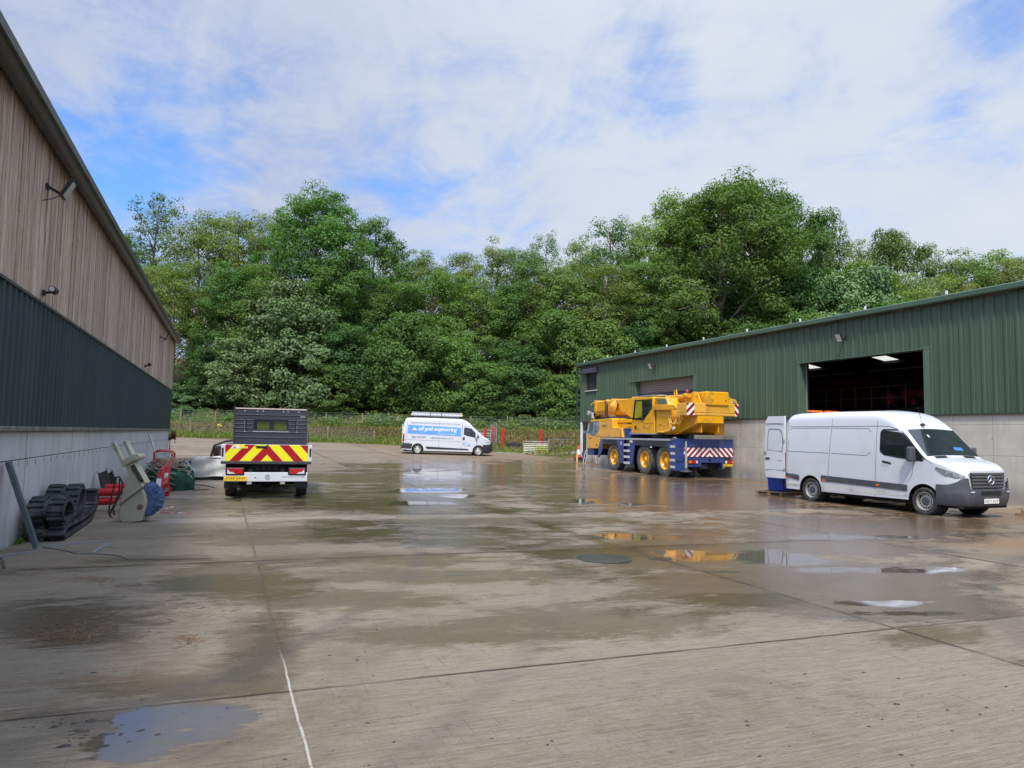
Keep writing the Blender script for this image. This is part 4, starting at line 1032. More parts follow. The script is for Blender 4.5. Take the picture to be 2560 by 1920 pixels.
class Shell:
    """van body: roof line zt(L), half width w(L), lower edge zb(L) with wheel arches"""
    def __init__(s, top, wid, rad, sill, axles, ra, zc, tum=.035, belt=1.15, crown=.03):
        s.top, s.wid, s.rad, s.sill, s.axles, s.ra, s.zc, s.tum, s.belt, s.crown = top, wid, rad, sill, axles, ra, zc, tum, belt, crown
        s.L0, s.L1 = top[0][0], top[-1][0]
    def _i(s, tab, L): return float(np.interp(L, [p[0] for p in tab], [p[1] for p in tab]))
    def zt(s, L): return s._i(s.top, L)
    def zb(s, L):
        z = s._i(s.sill, L)
        for a in s.axles:
            if abs(L - a) < s.ra: z = max(z, s.zc + math.sqrt(max(0, s.ra ** 2 - (L - a) ** 2)))
        return z
    def y(s, L, z):
        w, zt, r = s._i(s.wid, L), s.zt(L), s._i(s.rad, L)
        y = w - s.tum * max(0, z - s.belt) ** 1.6 - .02 * max(0, .75 - z)
        if z > zt - r: q = min(1, (z - (zt - r)) / r); y -= r - math.sqrt(max(0, r * r - (q * r) ** 2))
        return max(y, .02)
    def z(s, L, yy):
        """height of the top surface at (L, y)"""
        zt, r = s.zt(L), s._i(s.rad, L); w = s._i(s.wid, L) - s.tum * max(0, zt - r - s.belt) ** 1.6
        flat = w - r; yy = abs(yy)
        if yy <= flat or r < 1e-4: return zt + s.crown * (1 - (yy / max(flat, .1)) ** 2) if yy <= flat else zt
        q = min(1, (yy - flat) / r); return zt - r + r * math.sqrt(1 - q * q)
    def body(s):
        Ls = set(np.linspace(s.L0, s.L1, 60).tolist()) | {p[0] for p in s.top}
        for a in s.axles: Ls |= {a + s.ra * math.cos(t) * 1.0005 for t in np.linspace(0, pi, 23)} | {a - s.ra * 1.002, a + s.ra * 1.002}
        Ls = sorted(x for x in Ls if s.L0 <= x <= s.L1)
        mb = MB(); rows = []
        for L in Ls:
            zb, zt, r = s.zb(L), s.zt(L), s._i(s.rad, L); zs = zt - r
            sec = [(s.y(L, zb + (zs - zb) * k / 10), zb + (zs - zb) * k / 10) for k in range(11)]
            yw = s.y(L, zs)
            sec += [(yw - r + r * math.cos(a), zs + r * math.sin(a)) for a in np.linspace(0, pi / 2, 7)[1:]]
            yt = yw - r
            sec += [(yt * (1 - k / 4), zt + s.crown * (1 - (1 - k / 4) ** 2)) for k in range(1, 5)]
            full = [(L, -y, z) for y, z in sec] + [(L, y, z) for y, z in sec[-2::-1]]
            rows.append(full)
        n = len(rows[0]); vs = [p for r_ in rows for p in r_]
        fs = [(i * n + k, i * n + k + 1, (i + 1) * n + k + 1, (i + 1) * n + k) for i in range(len(rows) - 1) for k in range(n - 1)]
        fs += [tuple(range(n)), tuple((len(rows) - 1) * n + k for k in range(n - 1, -1, -1))]
        return mb.add(vs, fs)
    def patch(s, poly, sgn, off=.006, nu=14, nv=8):
        """skin patch following the side; poly: (L, z) corners, any convex outline"""
        mb = MB(); zs = [p[1] for p in poly]; z0, z1 = min(zs), max(zs)
        def row(z):
            xs_ = []
            for (a, b_), (c, d) in zip(poly, poly[1:] + poly[:1]):
                if (b_ - z) * (d - z) <= 0 and b_ != d: xs_.append(a + (c - a) * (z - b_) / (d - b_))
                elif b_ == d == z: xs_ += [a, c]
            return min(xs_), max(xs_)
        def P(u, v):
            z = z0 + (z1 - z0) * min(max(v, .0005), .9995); a, c = row(z); L = a + (c - a) * u
            return (L, sgn * (s.y(L, z) + off), z)
        return mb.grid(P, nu, nv)
    def strip(s, mb, pts, sgn, wd=.012, off=.003):
        """narrow panel-gap line along (L, z) points"""
        P = []
        for (a, b_), (c, d) in zip(pts[:-1], pts[1:]):
            n = max(1, int(math.hypot(c - a, d - b_) / .08))
            P += [(a + (c - a) * k / n, b_ + (d - b_) * k / n) for k in range(n)]
        P.append(pts[-1]); vs = []
        for i, (L, z) in enumerate(P):
            a, c = P[max(i - 1, 0)], P[min(i + 1, len(P) - 1)]; tx, tz = c[0] - a[0], c[1] - a[1]; l = math.hypot(tx, tz) or 1
            for e in (-1, 1):
                Lq, zq = L - e * tz / l * wd / 2, z + e * tx / l * wd / 2; vs.append((Lq, sgn * (s.y(Lq, zq) + off), zq))
        mb.add(vs, [(2 * i, 2 * i + 1, 2 * i + 3, 2 * i + 2) for i in range(len(P) - 1)]); return mb
    def toppatch(s, L0, L1, ya, yb, off=.008, nu=12, nv=12):
        """patch on the top surface; ya, yb functions of L"""
        def P(u, v):
            L = L0 + (L1 - L0) * u; y = ya(L) + (yb(L) - ya(L)) * v
            sl = (s.zt(L + .02) - s.zt(L - .02)) / .04; k = off / math.hypot(1, sl)
            return (L - sl * k, y, s.z(L, y) + k)
        return MB().grid(P, nu, nv)
    def lay(s, tmb, L0, z0, sgn, mirror=True, off=.014):
        """lettering onto the side: text x runs along -L*sgn reading direction"""
        m = MB(); m.f = list(tmb.f)
        for x, y, _ in tmb.v:
            L = L0 + x * (1 if sgn < 0 else -1); z = z0 + y; m.v.append((L, sgn * (s.y(L, z) + off), z))
        return m

def wheel(parent, x, y, r, wd, sgn, rim_m, hub=None, slots=16, nm='wheel', hubr=.34):
    """tyre with sub-part rim; sgn = outward side"""
    o_ = wd / 2
    prof = [(r * .66, -o_ * .8), (r * .80, -o_ * .98), (r * .93, -o_), (r * .985, -o_ * .84), (r, -o_ * .6), (r, -o_ * .2), (r * .985, -o_ * .16), (r * .985, -o_ * .08), (r, -o_ * .04), (r, o_ * .2), (r * .985, o_ * .24), (r * .985, o_ * .32), (r, o_ * .36), (r, o_ * .6), (r * .985, o_ * .84), (r * .93, o_), (r * .80, o_ * .98), (r * .66, o_ * .8)]
    t_ = MB().lathe(prof, (x, y, r), 'y', 40).build(nm, tyre_m, parent, smooth=35)
    mb = MB(); e = sgn
    mb.lathe([(r * .67, e * o_ * .82), (r * .645, e * o_ * .86), (r * .62, e * o_ * .55), (r * .60, e * o_ * .25), (r * .56, e * o_ * .2), (r * .40, e * o_ * .42), (r * .36, e * o_ * .46), (r * .2, e * o_ * .40), (0, e * o_ * .40)], (x, y, r), 'y', 40)
    rim = mb.build('rim', rim_m, t_, smooth=35)
    mb = MB()
    for k in range(slots):
        a = 2 * pi * k / slots; c = Vector((x + r * .49 * math.cos(a), y + e * (o_ * .325), r + r * .49 * math.sin(a)))
        M = Matrix.Rotation(-a, 3, 'Y'); mb.box(c, (r * .11, .012, r * .085), M)
    mb.build('vent_holes', under_m, t_)
    mb = MB(); mb.lathe([(r * .30, e * o_ * .44), (r * .30, e * o_ * .56), (r * .24, e * o_ * .62), (r * .1, e * o_ * .60), (0, e * o_ * .6)], (x, y, r), 'y', 24)
    mb.build('hub_cap', hub or grey_plastic, t_, smooth=35)
    return t_

def star_emblem(parent, M, r, m_, nm='emblem'):
    """three-pointed star in a ring, in the local XY plane of M"""
    mb = MB(); mb.tube([(r * .92 * math.cos(a), r * .92 * math.sin(a), 0) for a in np.linspace(0, 2 * pi, 29)[:-1]], r * .085, 6, closed=True)
    for k in range(3):
        a = pi / 2 + k * 2 * pi / 3; tip = (r * .9 * math.cos(a), r * .9 * math.sin(a), 0)
        l = (r * .17 * math.cos(a + pi / 3), r * .17 * math.sin(a + pi / 3), 0); q = (r * .17 * math.cos(a - pi / 3), r * .17 * math.sin(a - pi / 3), 0)
        mb.add([tip, l, (0, 0, r * .14), q, (0, 0, 0)], [(0, 1, 2), (0, 2, 3), (0, 3, 4), (0, 4, 1)])
    return mb.xf(M).build(nm, m_, parent, smooth=30)

def plate(parent, txt, M, w_, h_, m_, size):
    p = MB().bx(-w_ / 2, w_ / 2, -h_ / 2, h_ / 2, -.006, .004).xf(M).build('number_plate', m_, parent, bevel=.003)
    tm = text_mb(txt, size, 0, 0., 'CENTER', 1.08); xs_ = [v[0] for v in tm.v]; ys_ = [v[1] for v in tm.v]; cx, cy = (min(xs_) + max(xs_)) / 2, (min(ys_) + max(ys_)) / 2
    kx = w_ * .88 / (max(xs_) - min(xs_)); ky = h_ * .66 / (max(ys_) - min(ys_))
    tm.v = [((a - cx) * kx, (b_ - cy) * ky, .0065) for a, b_, c in tm.v]
    tm.xf(M).build('registration', ink, p, fix=False); return p

def frame(origin, xdir, ydir):
    x, y = Vector(xdir).normalized(), Vector(ydir).normalized(); z = x.cross(y)
    return Matrix.Translation(origin) @ Matrix((x, y, z)).transposed().to_4x4()

def mirror_unit(parent, L, y, z, sgn, m_, h=.34, w_=.20):
    o = MB().bx(L - .07, L + .06, min(sgn * (y + .04), sgn * (y + .04 + w_)), max(sgn * (y + .04), sgn * (y + .04 + w_)), z - h / 2, z + h / 2).build('mirror', m_, parent, bevel=.045, seg=3)
    MB().bar((L + .02, sgn * (y - .06), z - h * .28), (L, sgn * (y + .12), z - h * .28), .05, .05).build('mirror_arm', m_, o)
    MB().bx(L - .074, L - .071, min(sgn * (y + .06), sgn * (y + .02 + w_)), max(sgn * (y + .06), sgn * (y + .02 + w_)), z - h * .42, z + h * .42).build('mirror_glass', mat('mirror_glass', (.5, .52, .55), .05, 1.), o)
    return o

# ---------------------------------------------------------------- white panel van by the doorway
VAN = thing('panel_van', 'plain white panel van with grey bumper and one rear door swung open by the doorway', 'van', (16.53, 16.62, -.035), R_(-90))
S = Shell(top=[(0, 2.24), (.03, 2.36), (.1, 2.45), (.2, 2.49), (.45, 2.515), (1.8, 2.53), (3.1, 2.52), (3.3, 2.49), (3.48, 2.43), (3.66, 2.33), (3.82, 2.20), (3.95, 2.075), (4.2, 1.80), (4.45, 1.53), (4.58, 1.40), (4.66, 1.345), (4.85, 1.30), (5.05, 1.245), (5.17, 1.185), (5.27, 1.11), (5.33, 1.03), (5.37, .95)],
          wid=[(0, .925), (.04, .955), (.15, .970), (.6, .973), (4.0, .973), (4.5, .965), (4.8, .955), (5.0, .93), (5.12, .895), (5.24, .83), (5.32, .76), (5.37, .66)],
          rad=[(0, .22), (.2, .24), (3.2, .25), (3.7, .22), (3.95, .15), (4.3, .09), (4.6, .06), (5.0, .10), (5.42, .10)],
          sill=[(0, .30), (5.42, .34)], axles=(.985, 4.51), ra=.405, zc=.335, tum=.055, belt=1.2)
S.body().build('body', white_paint, VAN, smooth=38)
mb = MB().bx(.05, 5.3, -.80, .80, .22, .42).bx(.02, 5.2, -.88, .88, .40, .46)
for a in S.axles: mb.lathe([(.40, -.1), (.40, .1)], (a, .70, .36), 'y', 20).lathe([(.40, -.1), (.40, .1)], (a, -.70, .36), 'y', 20)
mb.build('underbody', under_m, VAN)
for sg in (-1, 1):
    for a in S.axles: wheel(VAN, a, sg * .845, .328, .225, sg, steel_rim)
for sg in (-1, 1):
    mb = MB()
    for poly in ([(0.01, .585), (.58, .57), (.58, .775), (.01, .79)], [(1.39, .545), (4.09, .535), (4.09, .735), (1.39, .765)]):
        s0 = len(mb.v); q = S.patch(poly, sg, .014, 24, 3); mb.add(q.v, q.f)
    mb.build('rubbing_strip', grey_plastic, VAN, smooth=True, fix=False)
    mb = MB()
    for poly in ([(0.01, .31), (.575, .33), (.575, .57), (.01, .585)], [(1.392, .335), (4.088, .345), (4.088, .535), (1.392, .548)]):
        q = S.patch(poly, sg, .004, 24, 3); mb.add(q.v, q.f)
    mb.build('lower_panel', white_dirty, VAN, smooth=True, fix=False)
    mb = MB()
    for pts in ([(1.77, 2.40), (1.74, 2.0), (1.69, 1.4), (1.63, .8), (1.62, .36)], [(3.24, 2.42), (3.22, 2.0), (3.2, 1.3), (3.16, .7), (3.14, .36)], [(.14, 2.30), (.06, 1.9), (.03, 1.3), (.02, .8)], [(.17, 2.12), (3.24, 2.125), (3.55, 2.12), (3.8, 2.05)], [(.14, 2.335), (1.7, 2.35), (3.2, 2.34)],
                [(4.10, .75), (4.22, .95), (4.26, 1.2), (4.45, 1.42)], [(.16, 1.72), (.10, 1.40), (1.66, 1.385)], [(1.75, 1.385), (2.9, 1.36), (3.04, 1.45)], [(.2, 2.03), (.3, 2.075), (1.70, 2.08)], [(1.77, 2.08), (2.95, 2.06), (3.04, 1.98)], [(4.02, 1.42), (4.55, 1.36), (4.75, 1.22)]):
        S.strip(mb, pts, sg, .012)
    mb.build('panel_gaps', seam_m, VAN, fix=False)
    q = S.patch([(3.34, 1.50), (3.45, 1.42), (3.9, 1.36), (4.50, 1.30), (4.53, 1.34), (4.02, 1.90), (3.93, 1.985), (3.78, 2.01), (3.42, 2.02), (3.35, 1.96)], sg, .007, 18, 12)
    sw = q.build('side_window', glass_m, VAN, smooth=True, fix=False)
    MB_ = MB(); S.strip(MB_, [(4.03, 1.88), (4.05, 1.36)], sg, .035, .012); MB_.build('window_divider', black_gloss, sw, fix=False)
    mb = MB(); S.strip(mb, [(3.33, 1.49), (3.34, 1.97), (3.41, 2.035), (3.8, 2.03), (3.95, 1.995), (4.06, 1.88), (4.55, 1.335), (4.5, 1.285), (3.9, 1.345), (3.44, 1.405), (3.33, 1.49)], sg, .03, .0065); mb.build('window_seal', black_gloss, sw, fix=False)
    mb = MB(); q = S.patch([(3.40, 1.19), (3.62, 1.185), (3.62, 1.235), (3.40, 1.24)], sg, .03, 4, 2); mb.add(q.v, q.f); q = S.patch([(3.38, 1.17), (3.64, 1.165), (3.64, 1.25), (3.38, 1.255)], sg, .006, 4, 2); mb.add(q.v, q.f); mb.build('door_handle', black_gloss, VAN, fix=False)
    mirror_unit(VAN, 4.30, .94, 1.44, sg, grey_plastic, .36, .21)
    for L in (.13, 1.50, 3.25): S.patch([(L - .05, .605), (L + .05, .605), (L + .05, .655), (L - .05, .655)], sg, .022, 3, 2).build('side_marker', amber, VAN, fix=False)
    # headlamp wrapping round the front corner
    S.patch([(4.80, 1.135), (5.06, .955), (5.22, .925), (5.35, .925), (5.355, .98), (5.24, 1.045), (5.05, 1.10), (4.84, 1.16)], sg, .016, 14, 6).build('headlight', lamp_glass, VAN, smooth=True, fix=False)
ws = S.toppatch(3.99, 4.585, lambda L: -(.82 + .085 * (L - 4) / .58), lambda L: .82 + .085 * (L - 4) / .58, .010).build('windscreen', mat('windscreen_glass', (.02, .028, .03), .03, spec=.9, coat=.5), VAN, smooth=True, fix=False)
S.toppatch(4.60, 4.68, lambda L: -.70, lambda L: -.30, .006, 3, 4).build('scuttle_vent', black_gloss, VAN, fix=False)
S.toppatch(4.60, 4.68, lambda L: .30, lambda L: .70, .006, 3, 4).build('scuttle_vent', black_gloss, VAN, fix=False)
mb = MB().tube([(4.52, -.5, 1.47), (4.38, .1, 1.625)], .011, 6).tube([(4.56, .15, 1.435), (4.40, .7, 1.60)], .011, 6); mb.build('wipers', black_gloss, ws)
q = S.toppatch(4.40, 4.47, lambda L: .22, lambda L: .52, .013, 2, 3); q.build('blue_cloth', mat('blue_paper', (.05, .17, .5), .6), ws, fix=False)
S.toppatch(4.12, 4.18, lambda L: -.33, lambda L: -.27, .013, 2, 2).build('hanging_tag', mat('pale_tag', (.45, .5, .5), .6), ws, fix=False)
MB().prism([(4.0 - .14, 2.16), (4.0 - .03, 2.13), (4.0 + .01, 2.155), (4.0 - .05, 2.21)], 'y', -.24, -.18).tube([(3.93, -.21, 2.19), (3.82, -.21, 2.62)], .006, 5).build('aerial', black_gloss, VAN)
mb = MB()
for y0 in (.15, -.5): mb.bx(.4, .62, y0, y0 + .42, 2.54, 2.61)
lb = MB().bx(.38, .64, -.52, .60, 2.50, 2.545).build('beacon_base', black_gloss, VAN); mb.build('beacon', amber, lb, bevel=.02)
MB().bx(2.6, 2.85, .1, .45, 2.53, 2.57).build('roof_vent', black_gloss, VAN, bevel=.01)
# nose: bumper, grille, bonnet front
NB = ([0, .33, .66, .76, .83, .895, .93, .955, .966], [5.450, 5.438, 5.400, 5.350, 5.275, 5.150, 5.060, 4.900, 4.820])
def nose(y, z):                                   # front face position for the plan curve
    return float(np.interp(abs(y), *NB)) - .05 * max(0, (z - .80)) - .07 * max(0, .45 - z)
bz = [(.275, -.05), (.33, -.01), (.46, .012), (.52, .022), (.60, .026), (.66, .010), (.76, .010), (1., .006)]
mb = MB(); rows = []; ysn = [-.966, -.962, -.955, -.945, -.93, -.91, -.895, -.86, -.83, -.79, -.76, -.71, -.66] + [-.645, -.63, -.615, -.6] + [k * .11 for k in range(-5, 6)] + [.6, .615, .63, .645, .66, .71, .76, .79, .83, .86, .895, .91, .93, .945, .955, .962, .966]
for z, o_ in bz:
    row = []
    for y in ysn:
        zt_ = (.675 + .25 * float(sstep(.60, .65, abs(y)))) - .17 * float(sstep(.72, .955, abs(y)))
        zz = z if z < .9 else zt_
        zz = min(zz, zt_); e = 1 + (.018 + o_ * .5) / .95
        row.append((nose(y, zz) + o_ + .012, y * e, zz))
    rows.append(row)
n = len(rows[0]); mb.add([p for r_ in rows for p in r_], [(i * n + k, i * n + k + 1, (i + 1) * n + k + 1, (i + 1) * n + k) for i in range(len(rows) - 1) for k in range(n - 1)])
mb.build('bumper', grey_plastic, VAN, smooth=40, fix=False)
mb = MB()
def front_grid(y0, y1, z0, z1, off, ny=12, nz=3, taper=0.):
    return MB().grid(lambda u, v: (nose((y0 + (y1 - y0) * u) * (1 - taper * (1 - v)), z0 + (z1 - z0) * v) + off, (y0 + (y1 - y0) * u) * (1 - taper * (1 - v)), z0 + (z1 - z0) * v), ny, nz)
front_grid(-.60, .60, .69, 1.05, .004, 16, 6, .14).build('grille', mat('grille_black', (.02, .021, .024), .5), VAN, fix=False)
mb = MB()
for z in (.735, .81, .885, .96, 1.03):
    q = front_grid(-.56, .56, z - .022, z + .022, .02, 14, 1, .0); mb.add(q.v, q.f)
mb.build('grille_bars', mat('bar_grey', (.085, .09, .10), .45), VAN, fix=False)
front_grid(-.60, .60, 1.045, 1.10, -.005, 16, 3, 0).build('bonnet_lip', white_paint, VAN, smooth=True, fix=False)
front_grid(-.34, .34, .55, .635, .055, 10, 2).build('lower_intake', black_gloss, VAN, fix=False)
for sg in (-1, 1): front_grid(sg * .55, sg * .66, .60, .625, .065, 3, 1).build('trim_lamp', clear_l, VAN, fix=False)
star_emblem(VAN, frame((nose(0, .88) + .035, 0, .885), (0, 1, 0), (0, 0, 1)), .115, chrome)
plate(VAN, 'KS71 FUP', frame((nose(0, .42) + .035, 0, .40), (0, 1, 0), (0, 0, 1)), .50, .11, plate_w, .1)
# rear: lamps, dark sheet painted as the shaded load space, one door swung out
mb = MB().bx(-.012, -.004, -.80, .02, .60, 2.28); mb.build('load_shade_panel', mat('load_shade', (.02, .02, .022), .9), VAN)
MB().bx(-.05, .1, -.93, .93, .30, .56).build('rear_bumper', grey_plastic, VAN, bevel=.03)
for sg in (-1, 1): MB().bx(-.03, .07, min(sg * .83, sg * .945), max(sg * .83, sg * .945), .80, 1.36).build('tail_lamp', red_lamp, VAN, bevel=.02)
dr = MB(); dz0, dz1 = .58, 2.44
dr.grid(lambda u, v: (-.02 - (.82 - .10 * max(0, (v - .55)) ** 1.2 - .10 * max(0, (v - .93) / .07) ** 2 - .05 * max(0, (.06 - v) / .06) ** 2) * u, -.965 + .05 * max(0, v - .5) ** 1.5 + .012 * math.sin(pi * u) * -1, dz0 + (dz1 - dz0) * v), 6, 12)
n0 = len(dr.v); vs = [(x, y + .06, z) for x, y, z in dr.v]; fs = [tuple(i + n0 for i in f[::-1]) for f in dr.f]; dr.v += vs; dr.f += fs
nv_ = 13
for k in range(12):
    for c in (0, 6): a, b_ = c * nv_ + k, c * nv_ + k + 1; dr.f.append((a, b_, b_ + n0, a + n0))
for c in range(6):
    for k in (0, 12): a, b_ = c * nv_ + k, (c + 1) * nv_ + k; dr.f.append((a, b_, b_ + n0, a + n0))
door = dr.build('rear_door', white_paint, VAN, smooth=40, bevel=0)
mb = MB()
for pts in ([(-.06, 1.62), (-.10, 1.95), (-.2, 2.05), (-.62, 2.06), (-.68, 1.95), (-.72, 1.42), (-.1, 1.38), (-.06, 1.62)], [(-.03, .83), (-.82, .81)], [(-.03, 2.22), (-.76, 2.22)]):
    for (a, z), (c, z2) in zip(pts[:-1], pts[1:]): mb.bar((a, -.972, z), (c, -.972, z2), .012, .012, (0, 1, 0))
mb.build('panel_gaps', seam_m, door)
MB().bx(-.80, -.62, -.985, -.965, 1.13, 1.18).build('door_handle', black_gloss, door)
star_emblem(door, frame((-.83, -.975, 1.31), (-1, 0, 0), (0, 0, 1)), .06, black_gloss)
MB().bx(-.30, -.12, -.978, -.974, 1.10, 1.112).build('badge', seam_m, door)
MB().bx(-.04, .0, -.985, -.95, 1.66, 1.74).bx(-.04, .0, -.985, -.95, .82, .9).build('hinges', steel_rim, door)

# blue drum on a pallet behind the open door, timber offcuts beside the van
p = ground(1948, 1203)
pal = thing('pallet', 'wooden pallet end poking out under the white van\'s open rear door', 'pallet', (16.3, 17.55, zg(16.3, 17.5) + .005), R_(8))
pw = mat('pallet_wood', (.20, .13, .075), .85, vary=.3, vscale=6)
mb = MB()
for y in (-.5, -.05, .4): mb.bx(-.6, .6, y, y + .1, .02, .1)
mb.build('bearer', pw, pal); mb = MB()
for k in range(6): mb.bx(-.6 + k * .22, -.48 + k * .22, -.5, .5, .1, .122)
mb.build('deck_boards', pw, pal)
bd = thing('blue_crate', 'bright blue plastic crate on the pallet behind the white van', 'crate', (16.35, 17.6, zg(16.3, 17.5) + .13), R_(8))
MB().prism([(-.28, 0), (-.31, .40), (.31, .40), (.28, 0)], 'y', -.3, .3).build('body', mat('blue_plastic', (.015, .06, .42), .45), bd, bevel=.03)
MB().bx(-.33, .33, -.32, .32, .385, .42).build('rim', mat('blue_plastic', (.015, .06, .42), .45), bd, bevel=.01)
tb_ = thing('timber_offcuts', 'brown timber offcuts on the ground by the white van\'s front against the concrete wall', 'timber', (18.35, 11.6, zg(18.4, 11.7)), R_(20))
MB().bx(-.5, .5, -.1, .05, 0, .09).build('plank', pw, tb_, bevel=.005); MB().bar((-.35, -.12, .13), (.6, .1, .13), .12, .07).build('plank', pw, tb_)
o = MB().prism([(-.5, 0), (-.46, .1), (.4, .12), (.55, .02), (.5, 0)], 'y', -.14, .1).build('timber_block', pw, bevel=.02); o.location = (17.7, 14.1, zg(17.7, 14.1)); o.rotation_euler = (0, 0, .5)
tag(o, 'dark timber block on the ground half under the white van', 'timber block')
# ---------------------------------------------------------------- sign-written van at the far side of the yard
bx_a, bx_b = Vector((12.2097, 46.762, 0)), Vector((16.1933, 45.7917, 0))
bdir = (bx_b - bx_a).normalized(); brz = math.atan2(bdir.y, bdir.x)
borg = bx_a - bdir * 1.05 + Vector((-bdir.y, bdir.x, 0)) * .93
za_, zb_ = zg(bx_a.x, bx_a.y), zg(bx_b.x, bx_b.y); pit = math.atan2(zb_ - za_, 4.1)
SV = thing('panel_van', 'white van with blue side banner and ladders on its roof at the far side', 'van', (borg.x, borg.y, za_ - math.sin(pit) * 1.05 + .005), brz)
SV.rotation_euler = (0, -pit, brz)
G = Shell(top=[(0, 1.55), (.05, 1.85), (.1, 2.08), (.17, 2.27), (.26, 2.39), (.45, 2.44), (2.0, 2.46), (3.9, 2.455), (4.1, 2.42), (4.3, 2.34), (4.5, 2.20), (4.66, 2.05), (4.9, 1.83), (5.2, 1.57), (5.5, 1.32), (5.62, 1.245), (5.8, 1.16), (5.93, 1.06), (6.02, .93), (6.08, .80)],
          wid=[(0, .93), (.06, .975), (.2, 1.0), (4.6, 1.0), (5.2, .985), (5.6, .95), (5.85, .87), (6.0, .74), (6.08, .6)],
          rad=[(0, .12), (.2, .16), (4.0, .17), (4.7, .12), (5.3, .08), (6.08, .1)], sill=[(0, .30), (.9, .24), (6.08, .26)], axles=(1.05, 5.15), ra=.40, zc=.33, tum=.035, belt=1.2)
G.body().build('body', white_paint, SV, smooth=38)
mb = MB().bx(.1, 5.9, -.84, .84, .18, .42).bx(.05, 5.8, -.92, .92, .40, .45)
for a in G.axles: mb.lathe([(.39, -.1), (.39, .1)], (a, .74, .36), 'y', 20).lathe([(.39, -.1), (.39, .1)], (a, -.74, .36), 'y', 20)
mb.build('underbody', under_m, SV)
for sg in (-1, 1):
    for a in G.axles: wheel(SV, a, sg * .875, .325, .22, sg, mat('alloy_pale', (.62, .62, .60), .35, .4), mat('alloy_pale', (.62, .62, .60), .35, .4), 10)
blue = mat('banner_blue', (.12, .34, .76), .35, coat=.3); wtxt = mat('white_lettering', (.82, .84, .86), .4); gtxt = mat('grey_lettering', (.20, .215, .25), .5); otxt = mat('orange_mark', (.62, .22, .08), .5); navy = mat('navy_lettering', (.09, .11, .25), .5)
blk = mat('bumper_black', (.028, .03, .036), .5, vary=.15)
for sg in (-1, 1):
    G.patch([(.02, .36), (.62, .36), (.70, .73), (.80, .77), (.02, .79)], sg, .02, 10, 4).build('rear_corner_bumper', blk, SV, smooth=True, fix=False)
    G.patch([(1.66, .37), (4.45, .37), (4.48, .50), (1.58, .535)], sg, .018, 24, 2).build('rubbing_strip', blk, SV, fix=False)
    G.patch([(.01, .82), (.13, .82), (.14, 1.36), (.04, 1.40)], sg, .014, 3, 6).build('tail_lamp', red_lamp, SV, fix=False)
    mb = MB()
    for pts in ([(2.47, 2.30), (2.46, 1.2), (2.45, .4)], [(4.0, 2.30), (4.02, 1.2), (4.02, .32)], [(4.02, 1.24), (4.02, 1.98), (4.5, 2.0)], [(5.02, 1.18), (5.04, .85), (4.95, .60)], [(.12, .96), (2.4, .93), (4.0, .92)], [(.33, 2.2), (.24, 1.2), (.22, .8)], [(4.02, .36), (4.5, .36)]):
        G.strip(mb, pts, sg, .014)
    mb.build('panel_gaps', seam_m, SV, fix=False)
    sw = G.patch([(4.12, 1.42), (4.2, 1.36), (5.08, 1.19), (5.2, 1.24), (5.14, 1.36), (4.6, 1.86), (4.5, 1.905), (4.2, 1.91), (4.12, 1.85)], sg, .008, 16, 10).build('side_window', glass_m, SV, smooth=True, fix=False)
    mb = MB(); G.strip(mb, [(4.62, 1.83), (4.64, 1.29)], sg, .035, .012); mb.build('window_divider', black_gloss, sw, fix=False)
    G.patch([(4.07, 1.05), (4.19, 1.05), (4.19, 1.24), (4.07, 1.24)], sg, .02, 2, 3).build('door_handle', black_gloss, SV, fix=False)
    mirror_unit(SV, 4.98, .95, 1.34, sg, white_paint if sg < 0 else black_gloss, .34, .17)
    G.patch([(5.5, 1.12), (5.72, .93), (5.98, .86), (6.0, .93), (5.75, 1.10), (5.62, 1.17)], sg, .014, 10, 5).build('headlight', clear_l, SV, smooth=True, fix=False)
    G.patch([(.33, 1.295), (3.93, 1.28), (3.93, 1.935), (.36, 1.95)], sg, .005, 26, 8).build('banner', blue, SV, smooth=True, fix=False)
sg = -1
def fit(tm, wd, ht=None):
    xs_ = [v[0] for v in tm.v]; ys_ = [v[1] for v in tm.v]; k = wd / (max(xs_) - min(xs_)); x0 = min(xs_); ky = k if ht is None else ht / (max(ys_) - min(ys_))
    tm.v = [((x - x0) * k, y * ky, 0) for x, y, z in tm.v]; return tm
def sign(txt, L0, z0, wd, ht, m_, name, shear=0., bold=0., side=-1):
    tm = fit(text_mb(txt, .3, shear, 0.), wd, ht)
    if bold > .004:                          # heavier letters: a second layer set a little to the side
        tm.v += [(x + .016, y, 0) for x, y, z in tm.v]; tm.f += [tuple(i + len(tm.v) // 2 for i in f) for f in tm.f]
        g = G.lay(tm, L0, z0, side, off=.014); h = len(g.v) // 2
        g.v = [(x, y + (side * .002 if i >= h else 0), z) for i, (x, y, z) in enumerate(g.v)]
        return g.build(name, m_, SV, fix=False)
    return G.lay(tm, L0, z0, side).build(name, m_, SV, fix=False)
